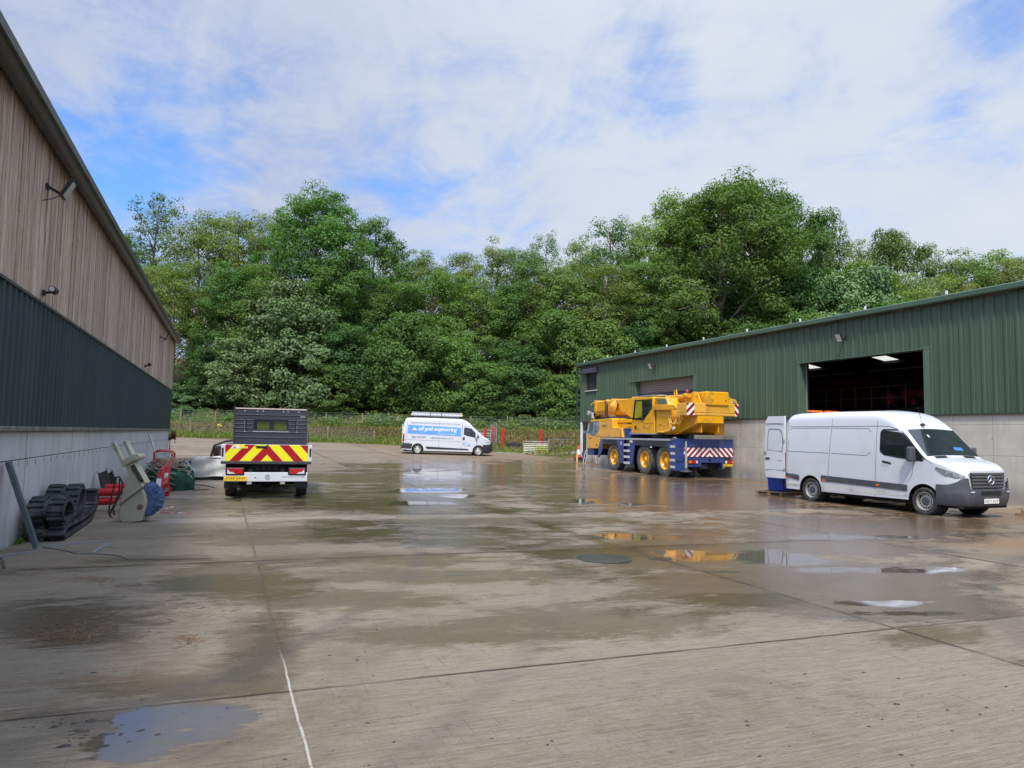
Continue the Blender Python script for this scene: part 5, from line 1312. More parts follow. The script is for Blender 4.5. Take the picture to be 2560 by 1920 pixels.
for sd, f in ((-1, lambda L, wd: L), (1, lambda L, wd: L + wd)):
    sign('off grid engineering', f(1.06, 2.57), 1.60, 2.57, .34, wtxt, 'lettering', .2, .007, sd)
    sign('the grid, no problem!', f(2.38, 1.2), 1.37, 1.2, .12, wtxt, 'lettering', .3, .0, sd)
    sign('bespoke off-grid solar PV systems for your home or business', f(.56, 3.28), 2.06, 3.28, .15, gtxt, 'lettering', 0, .002, sd)
    sign('0800 248 5091', f(.62, .93), 1.10, .93, .11, navy, 'lettering', 0, .003, sd)
    sign('offgridsolarexport.co.uk', f(1.9, 1.52), 1.08, 1.52, .14, navy, 'lettering', .2, .003, sd)
    lg = MB(); c0 = .80 if sd < 0 else 3.95
    def dm(pts, off): return G.lay(MB().add([(x, y, 0) for x, y in pts], [tuple(range(len(pts)))]), c0, 1.60, sd, off=off)
    dm([(-.16, 0), (-.07, 0), (0, .08), (.07, 0), (.16, 0), (0, .19)], .015).build('logo_roof', wtxt, SV, fix=False)
    dm([(-.07, -.02), (0, -.10), (.07, -.02), (0, .055)], .017).build('logo_diamond', otxt, SV, fix=False)
    dl_ = 4.10 if sd < 0 else 4.60
    G.patch([(4.09, .63), (4.58, .62), (4.58, .89), (4.10, .90)], sd, .006, 6, 3).build('door_sign', mat('pale_blue', (.22, .42, .75), .4), SV, fix=False)
    sign('sage', dl_ + (.06 if sd < 0 else -.06), .72, .34, .13, wtxt, 'lettering', .2, .006, sd)
G.toppatch(4.69, 5.5, lambda L: -(.865 + .045 * (L - 4.69) / .8), lambda L: .865 + .045 * (L - 4.69) / .8, .010).build('windscreen', mat('windscreen_glass', (.02, .028, .03), .03), SV, smooth=True, fix=False)
mb = MB(); rows = []
NG = ([0, .3, .6, .74, .87, .95, .985, .999], [6.16, 6.145, 6.10, 6.02, 5.87, 5.64, 5.50, 5.42])
def gn(y, z): return float(np.interp(abs(y), *NG)) - .10 * max(0, z - .66) - .06 * max(0, .4 - z)
for z, o_ in ((.22, -.1), (.28, -.01), (.5, .02), (.62, .02), (.74, .012), (.98, .006)):
    row = []
    for y in [-.999, -.992, -.985, -.97, -.95, -.91, -.87, -.8, -.74, -.67, -.6] + [k * .1 for k in range(-5, 6)] + [.6, .67, .74, .8, .87, .91, .95, .97, .985, .992, .999]:
        zt_ = .96 - .20 * float(sstep(.45, .98, abs(y))); zz = min(z, zt_)
        row.append((gn(y, zz) + o_ + .012, y * 1.022, zz))
    rows.append(row)
n = len(rows[0]); mb.add([p for r_ in rows for p in r_], [(i * n + k, i * n + k + 1, (i + 1) * n + k + 1, (i + 1) * n + k) for i in range(len(rows) - 1) for k in range(n - 1)])
mb.build('front_bumper', blk, SV, smooth=40, fix=False)
MB().grid(lambda u, v: (gn(-.5 + u, .3 + .1 * v) + .012, -.5 + u, .3 + .1 * v), 8, 1).build('spoiler_lip', white_paint, SV, fix=False)
MB().bx(-.02, .03, -.8, .8, .8, 2.0).build('rear_doors', white_paint, SV); MB().bx(-.06, .1, -.95, .95, .34, .62).build('rear_bumper', blk, SV, bevel=.03)
mb = MB()
for L in (.62, 1.78, 2.52, 3.92): mb.bx(L - .03, L + .03, -.78, .78, 2.53, 2.575).bx(L - .05, L + .05, -.80, -.72, 2.42, 2.56).bx(L - .05, L + .05, .72, .80, 2.42, 2.56)
mb.bx(.3, 4.0, -.76, -.71, 2.51, 2.56).bx(.3, 4.0, .71, .76, 2.51, 2.56).tube([(1.84, -.6, 2.56), (1.84, -.62, 3.0)], .015, 6).tube([(2.58, -.6, 2.56), (2.6, -.62, 3.0)], .015, 6)
mb.build('roof_rack', black_gloss, SV)
alu = mat('aluminium', (.62, .64, .66), .32, .75, vary=.1)
Mv = Matrix.Translation(SV.location) @ SV.rotation_euler.to_matrix().to_4x4()
for k, (y, z, lab) in enumerate(((-.52, 2.62, 'aluminium ladder on edge along the near side of the sign-written van roof'), (-.05, 2.60, 'second aluminium ladder lying flat behind the near one on the sign-written van roof'))):
    ld = thing('ladder', lab, 'ladder', (0, 0, 0)); ld.matrix_world = Mv @ Matrix.Translation((.57, y, z)); ld['group'] = 'ladders on the van roof'
    if k == 0:
        MB().bx(0, 3.4, -.02, .02, 0, .06).bx(0, 3.4, -.02, .02, .18, .24).build('rail', alu, ld); mb = MB()
        for q in range(13): mb.bx(.12 + q * .262, .155 + q * .262, -.015, .015, .06, .18)
        mb.build('rungs', alu, ld); MB().bx(.0, 3.4, .0, .012, .06, .18).build('web', mat('ladder_white', (.72, .74, .76), .4), ld)
        MB().bx(-.06, 0, -.024, .024, 0, .08).bx(3.4, 3.44, -.024, .024, .0, .24).build('end_cap', mat('yellow_cap', (.72, .62, .05), .5), ld)
    else:
        MB().bx(0, 3.3, -.2, -.16, 0, .07).bx(0, 3.3, .16, .2, 0, .07).build('rail', alu, ld); mb = MB()
        for q in range(12): mb.tube([(.14 + q * .27, -.16, .035), (.14 + q * .27, .16, .035)], .015, 6)
        mb.build('rungs', alu, ld)

# ---------------------------------------------------------------- tipper truck seen from behind
TR = thing('tipper_truck', 'small tipper truck seen from behind with red and yellow chevron tailboard', 'truck', (.98 , 17.25, zg(1.1, 18) + .0), R_(90 - 4.6))
# local: x forward from the tailboard, y to the left
dgrey = mat('dark_grey_panel', (.038, .042, .055), .42, coat=.1, dirt=((.12, .11, .10), .3, 2.5))
m, t, b = new_mat('chevron_tailboard')
o_ = t.sep(t.new('ShaderNodeTexCoord').outputs['Object'])
q = t.math('FRACT', t.math('ADD', t.math('DIVIDE', t.math('SUBTRACT', t.math('ABSOLUTE', o_[1]), t.math('MULTIPLY', t.math('SUBTRACT', o_[2], .87), -.90)), .455), -.28))
c = t.mix(t.math('GREATER_THAN', q, .5), (.36, .006, .012), (.80, .78, .012))
edge = t.math('LESS_THAN', t.math('ABSOLUTE', t.math('SUBTRACT', q, .5)), .022); edge2 = t.math('LESS_THAN', t.math('MINIMUM', q, t.math('SUBTRACT', 1., q)), .022)
c = t.mix(t.math('MAXIMUM', edge, edge2), c, (.80, .55, .12))
dn = t.noise(t.new('ShaderNodeTexCoord').outputs['Object'], 5, 6, .7); c = t.mix(t.math('MULTIPLY', t.ramp(dn, .58, .75), .35), c, (.2, .16, .1))
t.put(b.inputs['Base Color'], c); b.inputs['Roughness'].default_value = .32
tbd = MB().bx(-.03, .0, -.985, .985, .865, 1.245).build('tailboard', white_paint, TR, bevel=.008)
MB().bx(-.036, -.031, -.895, .895, .87, 1.24).build('chevron_panel', m, tbd)
MB().bx(-.040, -.037, .60, .76, 1.15, 1.215).build('sticker', plate_w, tbd); MB().bx(-.040, -.037, .42, .60, 1.155, 1.2).build('sticker', mat('sticker_yellow', (.72, .62, .08), .5), tbd)
mb = MB(); mb.add([(-.0415, .735, 1.165), (-.0415, .66, 1.165), (-.0415, .6975, 1.21), (-.0415, .715, 1.172), (-.0415, .68, 1.172), (-.0415, .6975, 1.198)], [(0, 1, 4, 3), (1, 2, 5, 4), (2, 0, 3, 5)]); mb.build('warning_mark', ink, tbd, fix=False)
MB().bx(-.042, -.036, -.0, .26, 1.195, 1.215).bx(-.05, -.036, .0, .24, 1.17, 1.192).build('lamp_strip', black_gloss, tbd)
mb = MB().bx(-.044, -.04, .93, .968, .98, 1.17).bx(-.044, -.04, -.968, -.93, .98, 1.17); mb.build('latch', black_gloss, tbd)
for sg in (-1, 1):
    mb = MB().bx(.0, 3.0, min(sg * .985, sg * .955), max(sg * .985, sg * .955), .865, 1.235)
    for k in range(5): mb.bx(.3 + k * .6, .34 + k * .6, min(sg * .992, sg * .985), max(sg * .992, sg * .985), .87, 1.23)
    mb.build('side_board', white_paint, TR, bevel=.005)
MB().bx(-.04, 3.1, -.98, .98, .80, .862).build('bed_floor', dgrey, TR, bevel=.006)
hb = MB().bx(3.0, 3.03, -.93, .93, .87, 2.17)
mesh_y, mesh_z = (-.44, .44), (1.585, 1.86)
hb = MB()
for y0, y1, z0, z1 in ((-.93, mesh_y[0], .87, 2.14), (mesh_y[1], .93, .87, 2.14), (mesh_y[0], mesh_y[1], .87, mesh_z[0]), (mesh_y[0], mesh_y[1], mesh_z[1], 2.14)): hb.bx(3.0, 3.025, y0, y1, z0, z1)
hb.bx(2.975, 3.04, -.945, -.91, .87, 2.2).bx(2.975, 3.04, .91, .945, .87, 2.2)
hbo = hb.build('headboard', dgrey, TR)
mb = MB()
for z in (1.38, 1.52, 1.625, 1.73, 1.84, 1.98):
    for y0, y1 in ((-.9, .9),) if not (mesh_z[0] < z < mesh_z[1]) else ((-.9, mesh_y[0] - .03), (mesh_y[1] + .03, .9)): mb.prism([(3.0, z - .018), (2.982, z), (3.0, z + .018)], 'y', y0, y1)
mb.build('ribs', dgrey, hbo)
MB().bx(2.97, 3.035, -.91, .91, 2.135, 2.165).build('top_strip', mat('pale_pink_strip', (.62, .50, .47), .4), hbo)
MB().bx(2.995, 2.999, -.91, .91, 2.05, 2.13).build('top_rail', mat('rail_dark', (.05, .055, .07), .4), hbo)
mb = MB()
for y in (-.70, -.42, -.30, .22, .36, .68): mb.lathe([(.018, 0), (.018, .004), (0, .005)], (2.99, y, 2.09), 'x', 10)
mb.bx(2.99, 2.996, -.88, -.75, 1.945, 1.965); mb.build('bolts', mat('pale_bolt', (.6, .6, .6), .4, .5), hbo)
mb = MB()
for k in range(31): y = mesh_y[0] + .88 * k / 30; mb.bx(3.008, 3.014, y - .004, y + .004, *mesh_z)
for k in range(11): z = mesh_z[0] + (mesh_z[1] - mesh_z[0]) * k / 10; mb.bx(3.006, 3.012, mesh_y[0], mesh_y[1], z - .004, z + .004)
mb.build('window_mesh', mat('mesh_black', (.012, .012, .014), .6), hbo)
mb = MB()
for sg in (-1, 1):
    for k in range(8): z = 1.53 + k * .042; mb.bx(2.992, 2.998, sg * .66 - .013, sg * .66 + .013, z - .011, z + .011)
    mb.bx(2.99, 2.999, sg * .66 - .045, sg * .66 + .0, 1.515, 1.53)
for k in range(26): y = -.44 + k * .0352; mb.bx(2.992, 2.998, y - .011, y + .011, 1.532, 1.552)
mb.build('slots', mat('bright_slot', (.62, .64, .68), .35, .3), hbo)
for sg in (-1, 1): MB().bx(2.985, 2.999, sg * .64 - .02, sg * .64 + .02, 1.57, 1.87).build('slot_frame', black_gloss, hbo)
# chassis, cab
mb = MB().bx(.05, 5.0, .30, .40, .5, .70).bx(.05, 5.0, -.40, -.30, .5, .70).bx(.2, .3, -.8, .8, .55, .7).bx(1.6, 2.4, -.85, .85, .3, .75).tube([(.95, -.85, .34), (.95, .85, .34)], .07, 10).lathe([(.0, -.13), (.13, -.1), (.15, 0), (.13, .1), (0, .13)], (.95, 0, .34), 'x', 14)
mb.bx(.15, .17, -.62, .62, .62, .78)
for sg in (-1, 1): mb.bx(.35, .55, min(sg * .4, sg * .9), max(sg * .4, sg * .9), .62, .8)
mb.build('chassis', under_m, TR)
mb = MB()
for k in range(6): mb.bx(.145, .149, -.36 + k * .135, -.31 + k * .135, .66, .73)
mb.build('frame_holes', black_gloss, TR)
bm_ = MB().bx(-.03, .05, -.905, .905, .405, .615).build('rear_beam', white_paint, TR, bevel=.01)
for sg in (-1, 1):
    lb = MB().bx(-.05, .05, min(sg * .47, sg * .87), max(sg * .47, sg * .87), .555, .725).build('tail_lamp', black_gloss, TR, bevel=.02)
    MB().bx(-.062, -.05, min(sg * .50, sg * .835), max(sg * .50, sg * .835), .58, .70).build('red_lens', red_lamp, lb, bevel=.012)
    MB().add([(-.0635, sg * .83, .585), (-.0635, sg * .66, .585), (-.0635, sg * .72, .622), (-.0635, sg * .78, .63), (-.0635, sg * .83, .69)], [(0, 1, 2, 3, 4)]).build('white_lens', clear_l, lb, fix=False)
    MB().bx(-.02, .03, sg * .36 - .055, sg * .36 + .055, .34, .425).build('tow_eye', steel_rim, TR, bevel=.01)
    MB().bx(.5, .52, min(sg * .62, sg * .93), max(sg * .62, sg * .93), .22, .55).build('mud_flap', black_gloss, TR)
    wheel(TR, .95, sg * .80, .33, .235, sg, steel_rim); wheel(TR, 4.45, sg * .80, .33, .215, sg, steel_rim)
plate(TR, 'AY69 JWW', frame((-.045, .655, .475), (0, -1, 0), (0, 0, 1)), .48, .105, plate_y, .1)
star_emblem(TR, frame((-.036, -.03, .51), (0, -1, 0), (0, 0, 1)), .055, mat('grey_emblem', (.25, .27, .3), .3, .6))
mb = text_mb('SPRINTER 516 CDI', .05); mb = fit(mb, .5, .022); mb.xf(frame((-.034, -.34, .50), (0, -1, 0), (0, 0, 1))).build('badge', mat('grey_emblem', (.25, .27, .3), .3, .6), TR, fix=False)
MB().bx(-.036, -.031, .22, .245, .485, .51).build('sensor', black_gloss, TR)
Cb = Shell(top=[(3.12, 1.95), (3.2, 2.02), (3.5, 2.05), (4.0, 2.04), (4.2, 1.96), (4.6, 1.66), (4.9, 1.38), (5.1, 1.28), (5.35, 1.15), (5.5, .9)], wid=[(3.12, .90), (3.3, .93), (4.9, .93), (5.3, .86), (5.5, .68)], rad=[(3.12, .14), (4.1, .14), (4.8, .08), (5.5, .1)], sill=[(3.1, .35), (5.5, .35)], axles=(4.45,), ra=.40, zc=.33)
Cb.body().build('cab', white_paint, TR, smooth=38)
for sg in (-1, 1):
    Cb.patch([(3.5, 1.4), (4.7, 1.35), (4.25, 1.95), (3.5, 1.98)], sg, .007).build('side_window', glass_m, TR, fix=False)
    mirror_unit(TR, 4.35, .80, 1.40, sg, black_gloss, .36, .19)
Cb.toppatch(4.22, 4.86, lambda L: -.8, lambda L: .8).build('windscreen', glass_m, TR, fix=False)
MB().bx(3.085, 3.10, .05, .36, 1.52, 1.80).bx(3.085, 3.10, -.40, -.08, 1.52, 1.82).build('hi_vis_seat_back', mat('hi_vis', (.45, .55, .06), .6), TR)
MB().bx(3.10, 3.115, -.5, .5, 1.5, 1.92).build('rear_window', mat('rear_glass', (.10, .13, .08), .1), TR)
# ---------------------------------------------------------------- yellow mobile crane parked along the workshop wall
cr_d = R_(3.0); cf = Vector((math.sin(cr_d), math.cos(cr_d), 0)); cr_r = Vector((cf.y, -cf.x, 0))
CRANE_O = Vector((18.55, 26.45, -.055))
CR_ = thing('mobile_crane', 'yellow mobile crane on a blue three-axle carrier parked along the workshop wall', 'crane', CRANE_O + cr_r * 1.3, R_(90 - 3.0))
# local: x forward from the rear, y to the left; "o" is the distance in from the near (left) side
Yo = lambda o: 1.3 - o
yel = mat('crane_yellow', (.74, .36, .008), .34, coat=.35, vary=.07, vscale=1.2, dirt=((.26, .14, .04), .7, 2.6))
yel2 = mat('crane_yellow_pale', (.74, .40, .05), .4, coat=.2, vary=.06, dirt=((.30, .18, .06), .7, 3.0))
blu = mat('crane_blue', (.024, .05, .19), .36, coat=.3, vary=.12, dirt=((.09, .08, .07), .5, 2.5))
dgp = mat('crane_grey', (.03, .034, .045), .55, vary=.2); silv = mat('silver_rail', (.52, .54, .55), .35, .5, vary=.12)
tread = mat('step_plate', (.60, .61, .60), .45, .2); hose = yel; brn = mat('exhaust_brown', (.06, .035, .025), .5, .4)
rubber = mat('crane_tyre', (.085, .085, .08), .85, vary=.3, vscale=6, dirt=((.15, .135, .11), .8, 3.))
def cbox(mb, L0, L1, o0, o1, z0, z1): return mb.bx(L0, L1, Yo(o1), Yo(o0), z0, z1)
def cprism(mb, poly, o0, o1): return mb.prism(poly, 'y', Yo(o1), Yo(o0))
# wheels
def crane_wheel(L, o, sgn):
    r, w_ = .70, .40; y = Yo(o)
    prof = [(.40, -.17), (.52, -.2), (.62, -.2), (.665, -.185), (.70, -.15), (.70, -.02), (.685, -.015), (.685, .015), (.70, .02), (.70, .15), (.665, .185), (.62, .2), (.52, .2), (.40, .17)]
    t_ = MB().lathe(prof, (L, y, r), 'y', 56)
    for k in range(36):
        a = 2 * pi * k / 36
        for e in (-1, 1):
            c = Vector((L + .685 * math.cos(a + e * .04), y + e * .11, r + .685 * math.sin(a + e * .04))); t_.box(c, (.05, .16, .075), Matrix.Rotation(-a, 3, 'Y'))
    t_ = t_.build('wheel', rubber, CR_, smooth=40)
    s = sgn
    MB().lathe([(.415, s * .165), (.395, s * .185), (.375, s * .17), (.345, s * .12), (.33, s * .02), (.30, s * -.02), (.20, s * -.01), (.185, s * .03), (.17, s * .10), (.135, s * .125), (.06, s * .13), (.05, s * .15), (0, s * .15)], (L, y, r), 'y', 44).build('rim', yel, t_, smooth=32)
    mb = MB()
    for k in range(10):
        a = 2 * pi * k / 10; mb.lathe([(.026, s * -.02), (.026, s * .035), (0, s * .04)], (L + .255 * math.cos(a), y, r + .255 * math.sin(a)), 'y', 8)
    mb.build('wheel_nuts', chrome, t_)
    mb = MB(); mb.lathe([(.45, s * .185), (.50, s * .203), (.55, s * .204), (.56, s * .2)], (L, y, r), 'y', 44); mb.build('sidewall', rubber, t_, smooth=40)
for L in (5.97, 2.80, .98):
    crane_wheel(L, .27, 1); crane_wheel(L, 2.33, -1)
# carrier
mb = MB(); cbox(mb, .25, 7.3, .55, 2.05, .55, 1.56); cbox(mb, .0, 7.4, .9, 1.7, .4, .6)
for L in (5.97, 2.80, .98): mb.tube([(L, Yo(.4), .7), (L, Yo(2.2), .7)], .12, 12)
mb.build('chassis', mat('chassis_dark', (.012, .016, .035), .6), CR_)
mb = MB(); cbox(mb, .0, 7.28, .0, .12, 1.61, 1.70); cbox(mb, .0, 7.28, 2.48, 2.6, 1.61, 1.70); cbox(mb, .35, 4.6, .12, 2.48, 1.585, 1.60); mb.build('deck_rail', silv, CR_, bevel=.008)
mb = MB(); cbox(mb, .4, 4.7, .13, 2.47, 1.602, 1.625); mb.build('deck', dgp, CR_)
for o0, o1, tag_ in ((.015, .06, 0), (2.54, 2.585, 1)):
    mb = MB()
    cprism(mb, [(7.26, 1.6), (7.05, 1.6), (7.2, 1.0), (7.55, .62), (7.72, .62), (7.62, 1.1), (7.33, 1.55)], o0, o1)
    mb.build('side_panel', blu, CR_, bevel=.006); mb = MB()
    cprism(mb, [(5.52, 1.6), (4.76, 1.6), (4.76, .42), (5.08, .42), (5.25, .95)], o0, o1)
    mb.build('side_panel', blu, CR_, bevel=.006); mb = MB()
    cprism(mb, [(4.12, 1.6), (3.55, 1.6), (3.72, 1.05), (3.86, .44), (4.12, .44)], o0, o1)
    mb.build('side_panel', blu, CR_, bevel=.006); mb = MB()
    cprism(mb, [(.72, 1.6), (.42, 1.6), (.42, 1.0), (.55, 1.18)], o0, o1)
    mb.build('side_panel', blu, CR_, bevel=.006)
    mb = MB(); cprism(mb, [(7.04, 1.6), (5.53, 1.6), (5.34, 1.36), (7.1, 1.36)], o0 + .005, o1 + .005); mb.build('mudguard', dgp, CR_, bevel=.006); mb = MB(); cprism(mb, [(3.54, 1.6), (.73, 1.6), (.58, 1.33), (3.62, 1.36)], o0 + .005, o1 + .005)
    mb.build('mudguard', dgp, CR_, bevel=.006)
    mb = MB(); cbox(mb, 1.74, 2.05, o0 + .002 if not tag_ else o0, o1 - .045 + .0 if not tag_ else o1, 1.34, 1.595) if False else None
    for L0, L1 in ((4.16, 4.72), (-.02, .38)):
        tm = MB(); cbox(tm, L0, L1, o0 + .12 if not tag_ else o0 - .12, o1 + .12 if not tag_ else o1 - .12, .42, 1.6); tm.build('step_back', blu, CR_)
        for z in (1.36, 1.06, .76, .46):
            tm = MB(); cbox(tm, L0, L1, o0 - .02 if not tag_ else o0 - .1, o0 + .12 if not tag_ else o1 + .02, z - .055, z + .055); tm.build('step', tread, CR_, bevel=.008)
mb = MB(); cbox(mb, 3.85, 4.1, .0, .012, 1.48, 1.585); mb.build('yellow_label', mat('pale_yellow', (.72, .68, .30), .5), CR_)
mb = MB(); cbox(mb, 2.0, 2.08, -.03, .03, 1.27, 1.33); cbox(mb, 5.0, 5.05, .0, .02, 1.36, 1.52); mb.build('side_lamp', clear_l, CR_)
# carrier cab
cabp = [(9.05, 1.06), (9.08, 1.40), (8.98, 1.95), (8.66, 2.58), (8.56, 2.66), (6.12, 2.72), (6.02, 2.68), (5.98, 2.25), (5.06, 2.23), (4.98, 2.18), (4.84, 1.72), (7.28, 1.72), (7.38, 1.52), (7.62, 1.09)]
mb = MB(); cprism(mb, cabp, 0, 2.45); cab = mb.build('carrier_cab', yel, CR_, bevel=.035, seg=3)
for s in (0, 1):
    def cp(poly, off, nm, m_, par=cab):
        mb = MB(); cprism(mb, poly, -off if s == 0 else 2.45, .002 if s == 0 else 2.45 + off); return mb.build(nm, m_, par)
    cp([(8.60, 2.56), (7.55, 2.59), (7.52, 2.15), (8.02, 1.80), (8.36, 1.78), (8.88, 1.95), (8.82, 2.12)], .008, 'side_window', mat('cab_glass', (.10, .15, .155), .05, spec=.9))
    mb = MB(); cbox(mb, 7.93, 7.98, -.012 if s == 0 else 2.45, .0 if s == 0 else 2.462, 1.85, 2.57); mb.build('window_bar', black_gloss, cab)
    mb = MB()
    for (a, z), (c, z2) in zip([(8.96, 1.10), (7.62, 1.11), (7.40, 1.55), (7.30, 1.76), (8.0, 1.77)][:-1], [(7.62, 1.11), (7.40, 1.55), (7.30, 1.76), (7.9, 1.78)]): mb.bar((a, Yo(-.004 if s == 0 else 2.454), z), (c, Yo(-.004 if s == 0 else 2.454), z2), .012, .012, (0, 1, 0))
    mb.build('door_gap', mat('gap_brown', (.18, .08, .01), .6), cab)
    mb = MB(); cbox(mb, 8.5, 8.72, -.02 if s == 0 else 2.45, 0 if s == 0 else 2.47, 1.64, 1.68); cbox(mb, 7.8, 7.86, -.02 if s == 0 else 2.45, 0 if s == 0 else 2.47, 1.22, 1.34); mb.build('door_handle', brn, cab)
    mb = MB(); cbox(mb, 8.80, 9.0, -.30 if s == 0 else 2.5, -.06 if s == 0 else 2.74, 2.12, 2.62); mi = mb.build('mirror', black_plastic, CR_, bevel=.04)
    mb = MB(); cbox(mb, 8.85, 9.0, -.26 if s == 0 else 2.5, -.08 if s == 0 else 2.7, 1.92, 2.10); mb.bar((8.88, Yo(-.1 if s == 0 else 2.55), 1.98), (8.8, Yo(.02 if s == 0 else 2.43), 1.92), .04, .04); mb.build('lower_mirror', mat('mirror_blue', (.10, .14, .22), .3), mi)
mb = MB(); mb.add([(9.09, Yo(.15), 1.5), (9.09, Yo(2.3), 1.5), (8.72, Yo(2.3), 2.5), (8.72, Yo(.15), 2.5)], [(0, 1, 2, 3)]); mb.build('windscreen', glass_m, cab, fix=False)
mb = MB(); cbox(mb, 8.3, 9.12, .05, 2.4, .72, 1.08); mb.build('bumper', blu, CR_, bevel=.03)
tm = fit(text_mb('LIEBHERR', .2, .12, 0), .62, .13); tm.xf(frame((7.22, Yo(-.006), 2.26), (-1, 0, 0), (0, 0, 1))).build('lettering', mat('crane_navy', (.03, .04, .16), .5), cab, fix=False)
mb = MB(); cbox(mb, 5.05, 7.3, .35, 2.2, 2.26, 2.46); cbox(mb, 5.0, 7.28, .30, 2.25, 2.475, 2.66); mb.build('engine_cover', yel, CR_, bevel=.02)
mb = MB(); cbox(mb, 4.75, 5.02, .1, 2.4, 1.72, 2.2); cbox(mb, 4.3, 7.3, .6, 1.9, 2.0, 2.26); mb.lathe([(.2, -1.1), (.2, 1.1)], (4.62, Yo(1.3), 1.85), 'y', 20); mb.build('engine_bay', blu, CR_)
# exhaust, turntable
MB().tube([(7.5, Yo(.42), 2.6), (7.5, Yo(.42), 3.40), (7.52, Yo(.42), 3.54), (7.66, Yo(.42), 3.66)], [.085, .085, .085, .07], 14).build('exhaust', brn, CR_, smooth=40)
MB().lathe([(1.0, 1.6), (1.0, 1.72), (.9, 1.74), (.9, 1.9), (1.05, 1.92), (1.05, 1.97), (0, 1.97)], (2.4, Yo(1.3), 0), 'z', 40).build('slew_ring', mat('slew_dark', (.015, .02, .05), .5), CR_, smooth=40)
# upper works
up = MB(); cprism(up, [(4.16, 1.96), (3.93, 3.66), (3.85, 3.72), (2.12, 3.68), (2.03, 3.62), (1.90, 1.93)], .10, 1.02); ucab = up.build('crane_cab', yel, CR_, bevel=.03, seg=3)
mb = MB(); cprism(mb, [(3.97, 2.62), (3.80, 3.58), (2.14, 3.56), (2.11, 3.16), (2.93, 2.57), (3.1, 2.57)], .088, .102); mb.build('side_window', glass_m, ucab)
mb = MB(); cprism(mb, [(3.80, 2.68), (3.64, 3.50), (3.08, 3.50), (3.0, 2.72)], .080, .09); mb.build('front_pane', mat('yellow_pane', (.30, .27, .02), .06, spec=.9, vary=.35, vscale=1.5), ucab)
mb = MB(); cbox(mb, 2.94, 3.02, .076, .09, 2.58, 3.57); cbox(mb, 3.9, 3.99, .07, .09, 2.62, 2.72); mb.build('window_bar', black_gloss, ucab)
mb = MB()
for a, c in (((2.96, 2.55), (2.96, 1.98)), ((2.96, 2.55), (2.08, 3.14)), ((4.08, 2.50), (2.99, 2.50)), ((2.0, 2.42), (2.9, 2.42))): mb.bar((a[0], Yo(.097), a[1]), (c[0], Yo(.097), c[1]), .012, .012, (0, 1, 0))
mb.build('door_gap', mat('gap_brown', (.18, .08, .01), .6), ucab)
mb = MB(); cbox(mb, 3.62, 3.74, .07, .1, 2.15, 2.32); mb.build('door_handle', brn, ucab)
mb = MB(); cbox(mb, 2.2, 4.0, .14, .95, 3.73, 3.77); mb.build('roof_plate', silv, ucab); mb = MB(); cbox(mb, 1.85, 4.2, .06, 1.0, 1.90, 1.945); mb.build('sill', silv, ucab)
mb = MB(); cprism(mb, [(1.88, 1.95), (1.88, 3.64), (1.0, 3.60), (.80, 3.30), (.70, 3.2), (.68, 1.98)], .16, .80); mh = mb.build('machine_house', yel, CR_, bevel=.025)
mb = MB(); cprism(mb, [(1.74, 3.30), (1.76, 3.55), (1.0, 3.52), (.90, 3.28)], .148, .162); mb.build('rear_window', mat('rear_pane', (.10, .15, .15), .05, spec=.8), mh)
mb = MB(); cbox(mb, 1.35, 1.62, .152, .165, 2.92, 2.945); cbox(mb, 1.35, 1.62, .152, .165, 2.32, 2.345); cbox(mb, 1.84, 1.9, .15, .166, 1.98, 3.6); mb.build('vents', brn, mh)
mb = MB(); cprism(mb, [(1.92, 3.03), (1.92, 3.27), (.25, 3.24), (.05, 3.20), (-.12, 3.05), (.15, 2.99)], .02, .15); mb.build('guard_arm', yel, CR_, bevel=.02)
# boom
def octo(L, yc, zc, hw, hh, ch, lo=.34):
    return [(L, yc - hw + ch, zc + hh), (L, yc + hw - ch, zc + hh), (L, yc + hw, zc + hh - ch), (L, yc + hw, zc - hh + lo), (L, yc + hw * .62, zc - hh + lo * .25), (L, yc, zc - hh), (L, yc - hw * .62, zc - hh + lo * .25), (L, yc - hw, zc - hh + lo), (L, yc - hw, zc + hh - ch)]
def loft(mb, secs):
    n = len(secs[0]); base_ = len(mb.v)
    return mb.add([p for s_ in secs for p in s_], [(i * n + k, i * n + (k + 1) % n, (i + 1) * n + (k + 1) % n, (i + 1) * n + k) for i in range(len(secs) - 1) for k in range(n)] + [tuple(range(n - 1, -1, -1)), tuple((len(secs) - 1) * n + k for k in range(n))])
bc = Yo(1.32)
mb = MB(); loft(mb, [octo(-.35, bc, 3.40, .46, .36, .06), octo(1.0, bc, 3.32, .46, .42, .06), octo(5.3, bc, 3.30, .46, .45, .06), octo(7.6, bc, 3.34, .47, .47, .06)]); boom = mb.build('boom', yel, CR_, smooth=30)
mb = MB(); loft(mb, [octo(7.6, bc, 3.34, .50, .50, .07), octo(7.8, bc, 3.34, .50, .50, .07), octo(7.82, bc, 3.33, .45, .46, .07), octo(9.7, bc, 3.34, .44, .45, .07)]); mb.build('boom_section', yel, boom, smooth=30)
mb = MB(); loft(mb, [octo(9.7, bc, 3.34, .49, .49, .07), octo(9.9, bc, 3.34, .49, .49, .07), octo(10.1, bc, 3.30, .40, .42, .06), octo(10.25, bc, 3.26, .30, .36, .06)])
mb.bar((10.1, bc + .42, 3.72), (10.45, bc + .42, 3.6), .06, .06).bar((10.1, bc + .3, 2.95), (10.3, bc + .3, 2.72), .05, .1)
mb.build('boom_head', yel2, boom, smooth=30)
mb = MB(); mb.lathe([(.18, -.32), (.2, -.3), (.2, .3), (.18, .32)], (10.2, bc, 3.0), 'y', 20).lathe([(.16, -.3), (.18, -.28), (.18, .28), (.16, .3)], (10.2, bc, 3.55), 'y', 20); mb.build('sheaves', dgp, boom)
